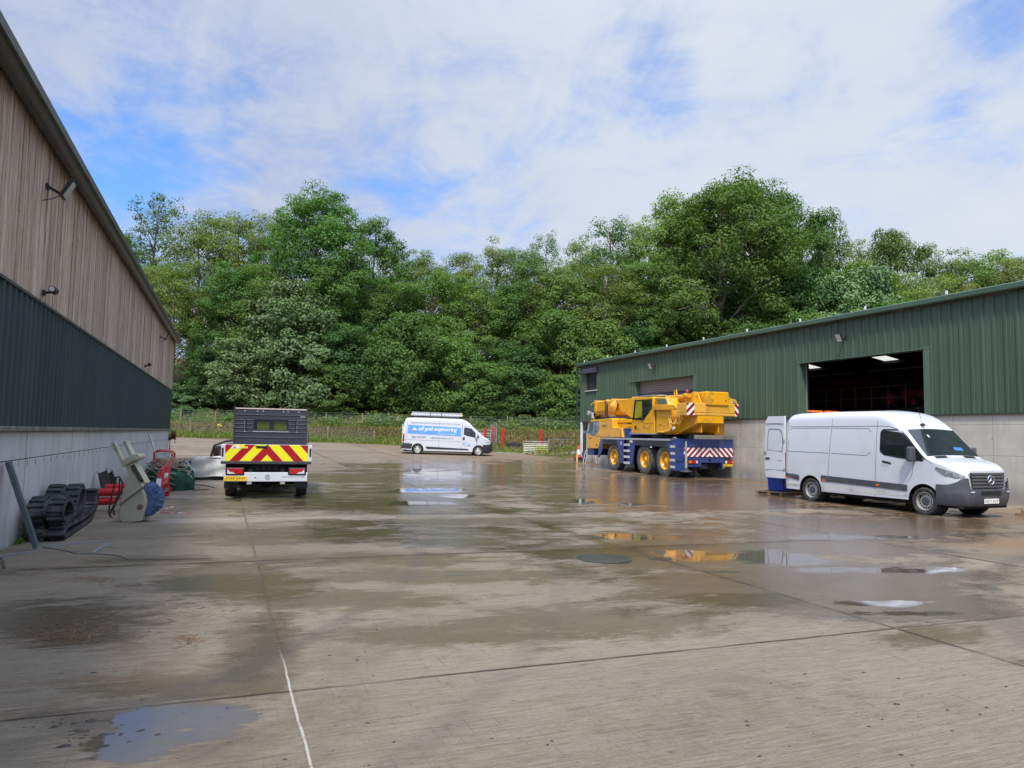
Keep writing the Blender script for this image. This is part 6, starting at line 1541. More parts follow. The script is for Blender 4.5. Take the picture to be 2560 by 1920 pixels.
MB().tube([(10.25, bc + .3, 3.1), (10.7, bc + .32, 3.12), (10.95, bc + .32, 3.14)], .03, 8).bx(10.9, 11.02, bc + .24, bc + .4, 3.02, 3.26).build('head_pin', mat('pale_steel', (.5, .5, .47), .5, .3), boom)
mb = MB(); cprism(mb, [(10.05, 2.80), (10.3, 2.8), (10.3, 3.1), (10.12, 3.1)], .86, .88); mb.build('hazard_plate', mat('white_red', (.7, .66, .62), .5), boom)
mb = MB(); cprism(mb, [(5.2, 3.74), (6.85, 3.72), (6.75, 3.35), (6.45, 3.10), (5.9, 2.92), (5.2, 2.70)], .79, .83); mb.build('boom_bracket', yel, boom, bevel=.012)
mb = MB().lathe([(.0, .06), (.10, .06), (.12, .0), (.22, -.02), (.24, -.10), (.34, -.12), (.34, -.16), (.25, -.18), (.25, -.30), (.34, -.32), (.34, -.36), (0, -.36)], (7.2, Yo(.55), 3.42), 'y', 30); mb.build('auxiliary_sheave', yel2, boom, smooth=35)
mb = MB().lathe([(.255, -.185), (.255, -.295)], (7.2, Yo(.55), 3.42), 'y', 30); mb.build('sheave_groove', mat('rope_dark', (.05, .035, .02), .7), boom, smooth=40)
MB().tube([(2.5, bc, 2.2), (4.6, bc, 2.5)], .17, 16).tube([(4.6, bc, 2.5), (6.2, bc, 2.85)], .11, 14).build('luffing_cylinder', yel2, CR_, smooth=40)
mb = MB()
for k in range(5): mb.bar((8.3 + k * .35, bc + .3, 2.75), (8.6 + k * .35, bc + .3, 2.98), .03, .03)
mb.build('boom_guides', brn, boom)
mb = MB(); cprism(mb, [(-.75, 2.0), (-.75, 3.30), (-.45, 3.76), (.1, 3.76), (.9, 3.42), (2.0, 2.6), (2.2, 2.0)], .86, .92); cprism(mb, [(-.75, 2.0), (-.75, 3.30), (-.45, 3.76), (.1, 3.76), (.9, 3.42), (2.0, 2.6), (2.2, 2.0)], 1.72, 1.78)
mb.build('turret_plates', yel, CR_, bevel=.01)
mb = MB(); cbox(mb, -.42, -.22, .74, .96, 3.22, 3.80); cbox(mb, .0, .9, .70, .86, 3.56, 3.68); mb.lathe([(.1, -.1), (.1, .1)], (.25, Yo(.72), 3.66), 'y', 14); mb.tube([(1.2, Yo(.75), 3.6), (1.2, Yo(.75), 3.92), (1.05, Yo(.75), 3.95), (1.0, Yo(.75), 3.7)], .035, 8); mb.build('turret_fittings', yel, CR_, bevel=.012)
MB().lathe([(.08, 3.78), (.085, 3.88), (.05, 3.93), (0, 3.94)], (.28, Yo(.82), 0), 'z', 14).build('beacon', mat('dull_red_lens', (.25, .03, .02), .3), CR_, smooth=40)
mb = MB()
for o in (1.2, 1.32, 1.44): mb.tube([(-.3, Yo(o), 3.80), (1.5, Yo(o), 3.80), (5.5, Yo(o), 3.80), (7.6, Yo(o), 3.87), (9.9, Yo(o), 3.86), (10.2, Yo(o), 3.72)], .016, 5)
mb.tube([(10.38, Yo(1.32), 3.5), (10.40, Yo(1.32), 2.95)], .014, 5).tube([(10.38, Yo(1.2), 3.5), (10.40, Yo(1.26), 2.95)], .014, 5)
mb.build('hoist_rope', mat('rope_steel', (.07, .065, .06), .5, .5), boom)
mb = MB().bx(10.30, 10.50, Yo(1.46), Yo(1.16), 2.62, 2.95); mb.tube([(10.4, Yo(1.31), 2.62), (10.4, Yo(1.31), 2.5), (10.46, Yo(1.31), 2.42), (10.4, Yo(1.31), 2.36), (10.33, Yo(1.31), 2.42)], .03, 8); mb.build('hook_block', dgp, boom, bevel=.03)
mb = MB()
for L in (2.6, 3.4, 4.2, 5.0): mb.bx(L - .05, L + .05, Yo(.90), Yo(.84), 3.05, 3.62)
for L in (3.0, 5.6, 8.6): mb.bx(L - .04, L + .04, Yo(1.7), Yo(.94), 3.75, 3.84)
mb.tube([(.6, Yo(.84), 3.45), (2.0, Yo(.83), 3.5), (4.2, Yo(.83), 3.52), (7.0, Yo(.82), 3.6)], .022, 6).tube([(.6, Yo(.84), 3.38), (4.2, Yo(.82), 3.44), (7.0, Yo(.82), 3.54)], .018, 6)
mb.build('boom_pipes', yel2, boom)
mb = MB()
for z0, z1 in ((2.46, 2.475),): mb.bx(5.02, 7.29, Yo(2.22), Yo(.325), z0, z1)
for L in (5.6, 6.2, 6.8): mb.bx(L, L + .012, Yo(.306), Yo(.296), 2.49, 2.65)
mb.build('cover_gaps', brn, CR_)
mb = MB().tube([(5.1, Yo(.4), 2.66), (5.1, Yo(.4), 2.78), (5.9, Yo(.4), 2.80), (5.9, Yo(.4), 2.66)], .014, 6).lathe([(.09, 2.66), (.09, 2.72), (.05, 2.74), (0, 2.74)], (6.5, Yo(.55), 0), 'z', 14); mb.build('cover_fittings', brn, CR_)
mb = MB()
for L, z, sx, sz in ((2.5, 2.25, .16, .05), (3.3, 2.7, .05, .05), (1.1, 2.75, .18, .04), (1.3, 2.15, .12, .05)): mb.bx(L, L + sx, Yo(.092 if L > 2 else .152), Yo(.086 if L > 2 else .146), z, z + sz)
mb.build('decals', mat('decal_pale', (.62, .58, .42), .5), ucab)
# counterweight, winch housing, sloping hull
cw = MB(); cbox(cw, -.90, -.13, .03, 2.70, 2.87, 3.28); cbox(cw, -.90, -.13, .03, 2.70, 2.745, 2.86); cwo = cw.build('counterweight', yel2, CR_, bevel=.018)
mb = MB(); cbox(mb, -.885, -.15, .05, 2.68, 2.858, 2.872); mb.build('split_line', brn, cwo)
m, t, b = new_mat('red_white_stripes'); o_ = t.sep(t.new('ShaderNodeTexCoord').outputs['Object'])
c = t.mix(t.math('GREATER_THAN', t.math('FRACT', t.math('ADD', t.math('DIVIDE', t.math('SUBTRACT', t.math('ABSOLUTE', o_[1]), t.math('MULTIPLY', o_[2], -1.05)), .34), .1)), .5), (.75, .74, .72), (.20, .012, .025))
t.put(b.inputs['Base Color'], c); b.inputs['Roughness'].default_value = .4
mb = MB(); cbox(mb, -.908, -.895, .035, .42, 2.75, 3.275); cbox(mb, -.908, -.895, 2.50, 2.695, 2.75, 3.275); mb.build('hazard_board', m, cwo)
tm = fit(text_mb('LIEBHERR', .2, 0, 0), 1.28, .15); tm.xf(frame((-.906, Yo(.98), 2.955), (0, -1, 0), (0, 0, 1))).build('lettering', mat('crane_gold', (.62, .30, .03), .5), cwo, fix=False)
mb = MB(); cbox(mb, -.97, -.25, .99, 2.15, 3.19, 3.80); wh = mb.build('winch_housing', yel, CR_, bevel=.05, seg=3)
mb = MB()
for o in (1.25, 1.98): mb.lathe([(.045, -.008), (.045, .0), (.03, .0)], (-.972, Yo(o), 3.42), 'x', 12)
mb.build('lifting_holes', brn, wh)
mb = MB(); cbox(mb, -.85, -.3, 2.2, 2.45, 3.28, 3.46); mb.tube([(-.8, Yo(2.2), 3.62), (-.8, Yo(2.3), 3.5), (-.8, Yo(2.6), 3.44), (-.8, Yo(2.68), 3.3)], .05, 8); mb.build('rope_guide', yel2, CR_, bevel=.01)
mb = MB(); cbox(mb, -.82, -.4, 2.34, 2.6, 3.34, 3.42); mb.build('pin', silv, CR_)
mb = MB(); loft(mb, [[(-.88, Yo(.60), 2.74), (-.88, Yo(1.92), 2.74), (-.88, Yo(1.92), 2.42), (-.88, Yo(.60), 2.42)], [(-.5, Yo(.56), 2.74), (-.5, Yo(1.96), 2.74), (-.5, Yo(1.96), 2.27), (-.5, Yo(.56), 2.27)], [(.6, Yo(.5), 2.74), (.6, Yo(2.05), 2.74), (.6, Yo(2.05), 1.90), (.6, Yo(.5), 1.90)], [(1.9, Yo(.5), 2.7), (1.9, Yo(2.05), 2.7), (1.9, Yo(2.05), 1.90), (1.9, Yo(.5), 1.90)]])
cbox(mb, -.15, .75, 1.98, 2.5, 1.90, 2.70); hull = mb.build('turret_hull', yel, CR_, bevel=.012)
mb = MB()
for a, z in ((.35, 2.6), (.1, 2.5), (-.2, 2.62), (.2, 2.42), (-.5, 2.62)): mb.bx(a, a + .05, Yo(.5) - .0, Yo(.49), z, z + .04)
mb.build('hull_holes', brn, hull)
rnd = random.Random(4)
mb = MB()
for k, (L, d) in enumerate(((.55, .0), (.42, .08), (.30, .16), (.2, .05))): mb.tube([(L + .1, Yo(.25 + d), 3.02), (L + .08, Yo(.2 + d), 2.7), (L - .02, Yo(.15 + d), 2.42), (L - .22, Yo(.18 + d), 2.36), (L - .3, Yo(.25 + d), 2.6), (L - .28, Yo(.4 + d), 2.95)], .035, 8)
mb.tube([(1.5, Yo(.1), 2.02), (1.0, Yo(.05), 2.0), (.6, Yo(.1), 2.1), (.5, Yo(.2), 2.35)], .05, 8).tube([(.9, Yo(.2), 3.0), (.7, Yo(.15), 2.6), (.6, Yo(.15), 2.2)], .03, 8)
mb.build('hoses', yel2, CR_, smooth=40)
MB().lathe([(.0, .03), (.08, .03), (.085, 0), (.085, -.06)], (.42, Yo(.2), 2.18), 'y', 14).build('work_lamp', clear_l, CR_, smooth=40)
# rear of the carrier
mb = MB(); cbox(mb, -.14, .4, .06, 2.95, 1.33, 1.715); cbox(mb, -.12, .3, .38, 2.95, .90, 1.33); cbox(mb, -.13, .35, .0, .38, .72, 1.70); cbox(mb, -.10, .3, .95, 2.45, .66, .90); mb.build('rear_body', blu, CR_, bevel=.012)
mb = MB(); cbox(mb, -.11, .1, .60, 1.30, .48, .90); cbox(mb, -.11, .1, 2.38, 2.98, .48, .80); cbox(mb, -.1, .45, .0, .5, .30, .72); mb.build('lamp_bracket', blu, CR_, bevel=.01)
mr_ = MB(); cbox(mr_, -.135, -.122, .385, 2.95, .925, 1.325)
m, t, b = new_mat('red_white_chevrons'); o_ = t.sep(t.new('ShaderNodeTexCoord').outputs['Object'])
c = t.mix(t.math('GREATER_THAN', t.math('FRACT', t.math('ADD', t.math('DIVIDE', t.math('ADD', t.math('ABSOLUTE', t.math('ADD', o_[1], .42)), t.math('MULTIPLY', o_[2], 1.0)), .27), .33)), .5), (.75, .74, .73), (.24, .008, .022))
t.put(b.inputs['Base Color'], c); b.inputs['Roughness'].default_value = .38
mr_.build('chevron_board', m, CR_)
mb = MB()
for o in (1.27, 2.17): cbox(mb, -.15, -.14, o, o + .008, 1.33, 1.71)
cbox(mb, -.15, -.135, 1.26, 1.275, .92, 1.33); cbox(mb, -.15, -.135, 2.16, 2.175, .92, 1.33); mb.lathe([(.075, -.112), (.075, -.100), (0, -.10)], (0, Yo(1.75), .79), 'x', 14); mb.build('gaps', black_gloss, CR_)
for s, (o0, o1) in enumerate(((.60, 1.10), (2.50, 3.0))):
    mb = MB(); cbox(mb, -.15, -.11, o0, o1, .62, .78); lb = mb.build('tail_lamp', black_gloss, CR_, bevel=.01)
    a, c = (o0 + .02, o0 + .17) if s == 0 else (o1 - .13, o1 - .02); mb = MB(); cbox(mb, -.158, -.15, a, c, .64, .76); mb.build('amber_lens', amber, lb)
    a, c = (o0 + .17, o1 - .10) if s == 0 else (o0 + .12, o1 - .13); mb = MB(); cbox(mb, -.158, -.15, a, c, .64, .76); mb.build('red_lens', red_lamp, lb)
    a, c = (o1 - .10, o1 - .02) if s == 0 else (o0 + .02, o0 + .12); mb = MB(); cbox(mb, -.158, -.15, a, c, .64, .76); mb.build('white_lens', clear_l, lb)
plate(CR_, 'KE06 OVM', frame((-.135, Yo(2.70), .555), (0, -1, 0), (0, 0, 1)), .50, .11, plate_y, .1)
MB().tube([(-.1, Yo(2.86), .8), (-.12, Yo(2.93), 1.0)], .015, 6).lathe([(0, .97), (.04, .99), (.04, 1.02), (0, 1.05)], (-.12, Yo(2.94), 0), 'z', 10).build('marker_stalk', mat('dull_red', (.2, .03, .03), .5), CR_)
mb = MB().tube([(-.18, Yo(.46), .32), (-.18, Yo(.46), .95)], .06, 12).tube([(-.18, Yo(.46), .95), (-.18, Yo(.46), 1.62)], .045, 12); mb.build('outrigger_leg', silv, CR_, smooth=40)
MB().lathe([(.30, .27), (.28, .30), (.12, .36), (.10, .44), (0, .44)], (-.18, Yo(.46), 0), 'z', 24).build('outrigger_foot', dgp, CR_, smooth=30)
MB().tube([(.1, Yo(.15), 1.72), (.25, Yo(.15), 1.78), (.4, Yo(.15), 1.72)], .02, 6).tube([(-.05, Yo(1.2), 1.70), (-.05, Yo(1.1), 1.80), (-.05, Yo(1.9), 1.79), (-.05, Yo(1.9), 1.70)], .012, 6).build('deck_handles', silv, CR_)
mb = MB(); cbox(mb, .2, .6, .6, 2.4, .32, .62); mb.lathe([(.3, -.2), (.36, 0), (.3, .2)], (.98, Yo(1.3), .62), 'y', 18); mb.build('rear_axle_case', under_m, CR_)

# things standing at the workshop corner in front of the crane
p = ground(1446, 1154.5)
cone = thing('traffic_cone', 'red and white traffic cone leaning at the workshop corner beside the white post', 'cone', (p.x, p.y, p.z + .28))
wv = mat('cone_white', (.78, .78, .76), .5); rc = mat('cone_red', (.60, .06, .05), .5)
MB().bx(-.2, .2, -.2, .2, 0, .05).lathe([(.165, .05), (.14, .2)], (0, 0, 0), 'z', 18).build('base', rc, cone); MB().lathe([(.14, .2), (.085, .5)], (0, 0, 0), 'z', 18).build('sleeve', wv, cone, smooth=30); MB().lathe([(.085, .5), (.045, .76), (.03, .78), (0, .78)], (0, 0, 0), 'z', 18).build('tip', rc, cone, smooth=30)
bl = thing('stone_blocks', 'dark heap of odd blocks and blue sheet under the traffic cone', 'rubble', (p.x + .05, p.y + .1, p.z))
MB().bx(-.25, .25, -.2, .2, 0, .14).bx(-.2, .22, -.18, .2, .14, .27).build('block', mat('dark_block', (.10, .085, .07), .9, vary=.4, vscale=5), bl, bevel=.03)
MB().add([(.1, -.24, .6), (.26, -.22, .65), (.3, -.2, .12), (.14, -.22, .1)], [(0, 1, 2, 3)]).add([(.1, -.23, .6), (.26, -.21, .65), (.3, -.19, .12), (.14, -.21, .1)], [(0, 1, 2, 3)]).build('sheet', mat('blue_sheet', (.06, .16, .30), .5), bl, fix=False)
o = MB().bx(-.05, .05, -.05, .05, 0, .62).lathe([(.07, .34), (.08, .36), (.07, .38)], (0, 0, 0), 'z', 10).build('marker_post', mat('cream_post', (.72, .55, .25), .5, vary=.2), bevel=.01)
o.location = ground(1442.5, 1155.5); tag(o, 'short cream and yellow marker post standing beside the traffic cone', 'post')
p = ground(1461, 1158); q = ground(1478, 1158.5)
st = thing('trestle', 'white folding trestle standing under the front of the yellow crane', 'trestle', p, R_(-8))
wh_ = mat('white_frame', (.72, .73, .74), .4, .2); wd = (q - p).length
MB().bx(.12, wd + .15, -.2, .2, .74, .80).build('top_board', wh_, st, bevel=.01)
for x0, x1, y in ((-.02, .14, -.2), (-.02, .14, .2), (wd + .28, wd + .12, -.2), (wd + .28, wd + .12, .2)): MB().bar((x0, y, 0), (x1, y, .76), .045, .03).build('leg', wh_, st)
MB().bar((.03, -.2, .3), (.03, .2, .3), .03, .03).bar((wd + .22, -.2, .3), (wd + .22, .2, .3), .03, .03).build('brace', wh_, st)
# ================================================================== clutter along the barn wall
def c1(x, y): return x * 640 / 2212., 980 + y * 480 / 1659.
def g1(x, y): return ground(*c1(x, y))
def d1(x, y, dep): return atdepth(*c1(x, y), dep)
red_p = mat('implement_red', (.46, .012, .018), .32, coat=.3, vary=.08, dirt=((.16, .06, .05), .4, 4.))
cream = mat('cream_enamel', (.40, .385, .29), .5, vary=.08, dirt=((.17, .13, .075), .8, 2.6))
# leaning steel post
a = g1(312, 1372) + Vector((0, 0, .04)); b_ = barn_pt(.06, -.16, 1.27)
dv = (b_ - a).normalized()
o = MB().bar((0, 0, 0), b_ - a, .10, .055, (1, 0, 0)).build('steel_post', mat('teal_steel', (.075, .105, .12), .45, .2, vary=.15), bevel=.006); o.location = a
tag(o, 'grey-blue rectangular steel post leaning against the barn\'s concrete wall', 'steel post')
# folded rubber digger tracks
trk_m = mat('track_rubber', (.026, .028, .034), .75, vary=.35, vscale=5, dirt=((.14, .125, .10), .85, 5.))
def track(label, path, x0, x1, closed=True, th=.05, lug=.035, step=.115):
    P = [Vector((0, y, z * (.60 if z > .2 else 1) + (.08 if z > .2 else 0))) for y, z in path]
    # resample the outline smoothly
    n = len(P); fine = []
    for i in range(n if closed else n - 1):
        p0, p1, p2, p3 = (P[(i - 1) % n], P[i], P[(i + 1) % n], P[(i + 2) % n]) if closed else (P[max(i - 1, 0)], P[i], P[i + 1], P[min(i + 2, n - 1)])
        for k in range(12):
            t_ = k / 12; fine.append(.5 * ((2 * p1) + (p2 - p0) * t_ + (2 * p0 - 5 * p1 + 4 * p2 - p3) * t_ ** 2 + (3 * p1 - p0 - 3 * p2 + p3) * t_ ** 3))
    if not closed: fine.append(P[-1])
    m_ = len(fine); mb = MB(); ring = []
    area = sum(fine[i].y * fine[(i + 1) % m_].z - fine[(i + 1) % m_].y * fine[i].z for i in range(m_)); sg = 1 if area > 0 else -1
    for i, p in enumerate(fine):
        t_ = (fine[(i + 1) % m_] - fine[i - 1]) if closed else (fine[min(i + 1, m_ - 1)] - fine[max(i - 1, 0)]); t_.normalize(); nr = Vector((0, t_.z, -t_.y)) * sg
        ring.append((p, t_.copy(), nr)); q = p - nr * th
        mb.v += [(x0, p.y, p.z), (x1, p.y, p.z), (x1, q.y, q.z), (x0, q.y, q.z)]
    for i in range(m_ if closed else m_ - 1):
        j = (i + 1) % m_
        for k in range(4): mb.f.append((4 * i + k, 4 * i + (k + 1) % 4, 4 * j + (k + 1) % 4, 4 * j + k))
    if not closed: mb.f += [(0, 1, 2, 3), (4 * m_ - 4, 4 * m_ - 3, 4 * m_ - 2, 4 * m_ - 1)]
    band = thing('rubber_track', label, 'rubber track', (0, 0, zg(-2, 12)), 0, 'folded digger tracks')
    mb.build('belt', trk_m, band, smooth=40)
    mb = MB(); acc = 0; kk = 0; mid = (x0 + x1) / 2
    for i in range(1, m_):
        acc += (ring[i][0] - ring[i - 1][0]).length
        if acc > step:
            acc = 0; kk += 1; p, t_, nr = ring[i]
            M = Matrix((Vector((1, 0, 0)), t_, nr)).transposed()
            for sd, sh in ((-1, 0), (1, .05)): mb.box(p + nr * lug * .5 + Vector((mid + sd * (x1 - x0) * .27, 0, 0)) + t_ * sh, ((x1 - x0) * .42, .068, lug), M)
            mb.box(p - nr * (th + .02) + Vector((mid, 0, 0)), (.06, .05, .05), M)
    mb.build('lugs', trk_m, band, bevel=.006)
    return band
track('flattened rubber digger track lying on the concrete beneath the coiled one', [(11.35, .035), (12.2, .03), (13.2, .04), (13.75, .12), (14.0, .36), (13.95, .62), (13.82, .60), (13.78, .36), (13.5, .20), (12.6, .17), (11.5, .19), (11.22, .12)], -2.34, -1.90, th=.04)
track('coiled rubber digger track resting on top of the flattened track', [(11.35, .27), (11.16, .46), (11.28, .70), (11.55, .78), (11.80, .66), (11.98, .50), (12.2, .62), (12.34, .86), (12.62, .93), (12.84, .76), (12.80, .48), (12.5, .33), (12.1, .29), (11.7, .25)], -2.36, -1.92, th=.045)
# cream sweeper attachment with a blue brush, standing on end
B0 = g1(1130, 1128); dep_s = float(dl(B0.x, B0.y)[0]); kx = 640 / 2212. * dep_s / 1775
sw = thing('sweeper_attachment', 'cream metal sweeper attachment with blue brush standing on end by the wall', 'sweeper', B0, R_(-16))
def sp(pts): return [((x - 1130) * kx, (1128 - y) * kx) for x, y in pts]
mb = MB(); mb.prism(sp([(1030, 985), (1210, 838), (1236, 880), (1252, 950), (1246, 1005), (1216, 1118), (1150, 1126), (1062, 1128), (1030, 1100)]), 'y', -.02, .34); mb.build('hood', cream, sw, bevel=.02)
mb = MB(); mb.prism(sp([(1062, 640), (1128, 612), (1236, 790), (1205, 838), (1030, 985), (1020, 970), (1050, 860), (1092, 740)]), 'y', .0, .20); mb.build('arm_body', cream, sw, bevel=.012)
MB().prism(sp([(1104, 650), (1132, 632), (1224, 780), (1190, 786)]), 'y', -.012, .0).prism(sp([(1120, 672), (1138, 664), (1205, 760), (1188, 770)]), 'y', -.03, -.012).build('slot', mat('dark_slot', (.07, .05, .035), .8, vary=.3), sw)
q = sp([(1000, 985), (1222, 806)]); MB().bar((q[0][0], -.05, q[0][1]), (q[1][0], -.05, q[1][1]), .05, .055).build('clamp_bar', cream, sw, bevel=.005)
q = sp([(955, 450), (1060, 650), (1005, 438), (1100, 600)]); MB().bar((q[0][0], .0, q[0][1]), (q[1][0], .0, q[1][1]), .10, .055).build('fork_arm', cream, sw, bevel=.004); MB().bar((q[2][0], .22, q[2][1]), (q[3][0], .18, q[3][1]), .10, .05).build('fork_arm', cream, sw, bevel=.004)
q = sp([(1050, 622), (1150, 566)]); mb = MB().bar((q[0][0], .08, q[0][1]), (q[1][0], .08, q[1][1]), .26, .10); mb.lathe([(.05, -.06), (.05, .22)], (q[1][0], .02, q[1][1] - .005), 'y', 14); mb.build('top_bracket', cream, sw, bevel=.01)
m, t, b = new_mat('blue_bristles'); co = t.new('ShaderNodeTexCoord').outputs['Object']; x_, y_, z_ = t.sep(co)
ang = t.math('ARCTAN2', t.math('SUBTRACT', z_, .36), t.math('SUBTRACT', x_, .16)); n = t.noise(t.comb(t.math('MULTIPLY', ang, 9), t.math('MULTIPLY', y_, 8), 0), 2.5, 4, .7)
t.put(b.inputs['Base Color'], t.mix(t.ramp(n, .3, .7), (.03, .06, .17), (.13, .20, .36))); b.inputs['Roughness'].default_value = .8; bump(t, b, n, 1., .02)
mb = MB(); rb_ = random.Random(2); NB_ = 150; vs = []
for k in range(NB_):
    a = 2 * pi * k / NB_
    for r_, h_ in ((.06, .03), (.17, .02), (.25 + rb_.uniform(-.02, .02), .03 + rb_.uniform(0, .03)), (.285 + rb_.uniform(-.03, .012), .10), (.29 + rb_.uniform(-.03, .012), .2), (.25 + rb_.uniform(-.02, .02), .29), (.06, .3)):
        vs.append((.155 + r_ * math.cos(a), h_, .37 + r_ * math.sin(a)))
mb.add(vs, [(7 * k + j, 7 * ((k + 1) % NB_) + j, 7 * ((k + 1) % NB_) + j + 1, 7 * k + j + 1) for k in range(NB_) for j in range(6)])
mb.build('brush', m, sw)
MB().lathe([(0, -.045), (.03, -.045), (.045, -.02)], (.14, 0, .26), 'y', 12).build('bearing', mat('rusty_bearing', (.14, .08, .05), .8, vary=.3), sw, smooth=40)
hz = sp([(1003, 745), (985, 850), (965, 960), (962, 1050), (985, 1085)]); h2 = sp([(1003, 745), (1035, 738), (1065, 790), (1060, 860), (1020, 950), (1000, 1010), (1015, 1060)]); h3 = sp([(1025, 760), (1030, 850), (1005, 940), (975, 1020), (962, 1080)])
MB().tube([(x, -.06, z) for x, z in hz], .013, 7).tube([(x, -.09, z) for x, z in h2], .014, 7).tube([(x, -.03, z) for x, z in h3], .011, 7).build('hydraulic_hose', black_plastic, sw, smooth=40)
# red jack frame, dark channel irons behind the sweeper
P = g1(900, 1010)
rj = thing('red_jack', 'pair of red lifting cylinders lying on low black stands behind the sweeper', 'jack', (-2.0, 15.0, zg(-2, 15)), R_(-4))
MB().tube([(-.36, 0, .34), (.55, .05, .36)], .075, 14).build('cylinder', red_p, rj, smooth=40); MB().tube([(-.36, 0, .18), (.55, .05, .19)], .07, 14).build('cylinder', red_p, rj, smooth=40)
MB().tube([(-.40, 0, .335), (-.36, 0, .34)], .045, 12).tube([(.0, .3, .42), (.4, .32, .43)], .06, 12).build('ram_end', red_p, rj, smooth=40)
mb = MB()
for x in (-.28, .42): mb.bx(x - .03, x + .03, -.15, .15, 0, .11)
mb.build('stand', black_plastic, rj)
for k, (xa, ya, xb, yb, lab) in enumerate(((930, 872, 890, 690, 'dark steel channel leaning behind the red cylinders, the left one of two'), (1000, 872, 940, 700, 'dark steel channel leaning behind the red cylinders, the right one beside the sweeper'))):
    a = d1(xa, ya, 14.2 + .1 * k); b_ = d1(xb, yb, 14.7 + .1 * k); a.z = min(a.z, .5)
    ch = MB().bar((0, 0, 0), b_ - a, .17, .012, (0, 1, 0)); dd = (b_ - a).normalized(); wv = dd.cross(Vector((0, 1, 0))).normalized() * .08; sd = wv.cross(dd).normalized() * -.03
    ch.bar(wv + sd, b_ - a + wv + sd, .012, .06, (0, 1, 0)).bar(-wv + sd, b_ - a - wv + sd, .012, .06, (0, 1, 0))
    o = ch.build('steel_channel', mat('dark_channel', (.045, .043, .05), .5, .4, vary=.25, dirt=((.16, .08, .05), .5, 5.))); o.location = a; tag(o, lab, 'steel channel', 'dark steel channels by the wall')
# red three-point frame with white stickers
P1, P2 = g1(1356, 972), g1(1478, 862)
rf = thing('loader_frame', 'bright red implement frame with white stickers standing in front of the green net', 'frame', P1, 0)
def rel(x, y, dep): return d1(x, y, dep) - P1
dA, dB = float(dl(P1.x, P1.y)[0]), float(dl(P2.x, P2.y)[0])
st = mat('white_sticker', (.72, .72, .74), .4, dirt=((.3, .3, .35), .4, 9.))
for k, (bx_, by_, tx_, ty_, dep) in enumerate(((1368, 880, 1394, 690, dA + .35), (1428, 832, 1452, 640, dA + 1.1))):
    p, q = rel(bx_, by_, dep), rel(tx_, ty_, dep + .1); MB().bar(p, q, .13, .06, (0, 1, 0)).build('upright', red_p, rf, bevel=.005)
    p2, q2 = p.lerp(q, .25), p.lerp(q, .70); fw = Vector((-.02, -.035, 0)); MB().bar(p2 + fw, q2 + fw, .095, .004, (0, 1, 0)).build('sticker', st, rf)
    lo = rel(bx_ - 6, by_ + 92 - 24 * k, dep); mb = MB().bar(lo, p + (p - lo) * .12, .18, .08, (0, 1, 0)); mb.build('foot_plate', red_p, rf, bevel=.02)
    c = rel(bx_ + 8, by_ + 12, dep - .08); MB().lathe([(.045, -.04), (.045, .03), (.02, .03), (.02, .05), (0, .05)], c, 'y', 14).build('pin', mat('pin_steel', (.55, .5, .45), .35, .6), rf)
MB().bar(rel(1350, 958, dA + .1), rel(1478, 846, dB), .08, .16).build('base_beam', red_p, rf, bevel=.01)
MB().bar(rel(1392, 690, dA + .45), rel(1490, 596, dB), .06, .14).build('top_arm', red_p, rf, bevel=.02)
MB().bar(rel(1400, 800, dA + .5), rel(1455, 730, dA + 1.2), .05, .06).build('brace', red_p, rf, bevel=.005)
# heap of green netting with pale rope
NP = Vector((-1.22, 20.3, zg(-1.2, 20.3)))
nt = thing('net_heap', 'heap of dark green netting tangled with pale rope behind the red frame', 'netting', NP, .3)
def mound(u, v, lift=0.):
    a = u * 2 * pi; r = .66 * math.sin(v * pi / 2) ** .75; h_ = .70 * math.cos(v * pi / 2) ** .7
    n_ = float(hashn(np.array(math.cos(a) * r * 3 + 9), np.array(math.sin(a) * r * 3 + h_ * 2 + 5), 1.6)); n2_ = float(hashn(np.array(math.cos(a) * r * 9 + 3), np.array(math.sin(a) * r * 9 + h_ * 7), 1.3))
    k = .86 + .26 * n_ + .10 * n2_
    return Vector((math.cos(a) * r * k * 1.05 + lift * math.cos(a), math.sin(a) * r * k * 1.1 + lift * math.sin(a), h_ * (k + .02) + lift))
m, t, b = new_mat('green_net'); co = t.new('ShaderNodeTexCoord').outputs['Object']; n = t.noise(co, 16, 4, .7, 1.); n2 = t.noise(co, 3, 4, .6)
t.put(b.inputs['Base Color'], t.mix(t.ramp(n, .35, .7), (.004, .03, .022), t.mix(n2, (.012, .10, .06), (.02, .14, .09)))); b.inputs['Roughness'].default_value = .7; bump(t, b, n, 1., .03)
MB().grid(lambda u, v: mound(u, .02 + v * .98), 48, 18).build('netting', m, nt, smooth=True)
nt.scale = (.80, .95, 1.0)
rnd = random.Random(8); mb = MB(); mt = MB()
for k in range(80):
    u0, v0 = rnd.random(), rnd.uniform(.05, .8); pts = []; du, dv_ = rnd.uniform(-.05, .05), rnd.uniform(-.09, .12)
    for q in range(9): pts.append(mound(u0, min(max(v0, .03), .99), .022)); u0 += du / 2; v0 += dv_ / 2; du += rnd.uniform(-.04, .04); dv_ += rnd.uniform(-.05, .05)
    (mb if k % 3 else mt).tube(pts, .012, 5)
for k in range(90):
    u0, v0 = rnd.uniform(.35, .72), rnd.uniform(.05, .45); pts = []; du, dv_ = rnd.uniform(-.06, .06), rnd.uniform(-.05, .08)
    for q in range(8): pts.append(mound(u0, min(max(v0, .02), .99), .04 + .02 * rnd.random())); u0 += du / 2; v0 += dv_ / 2; du += rnd.uniform(-.05, .05)
    mt.tube(pts, .011, 5)
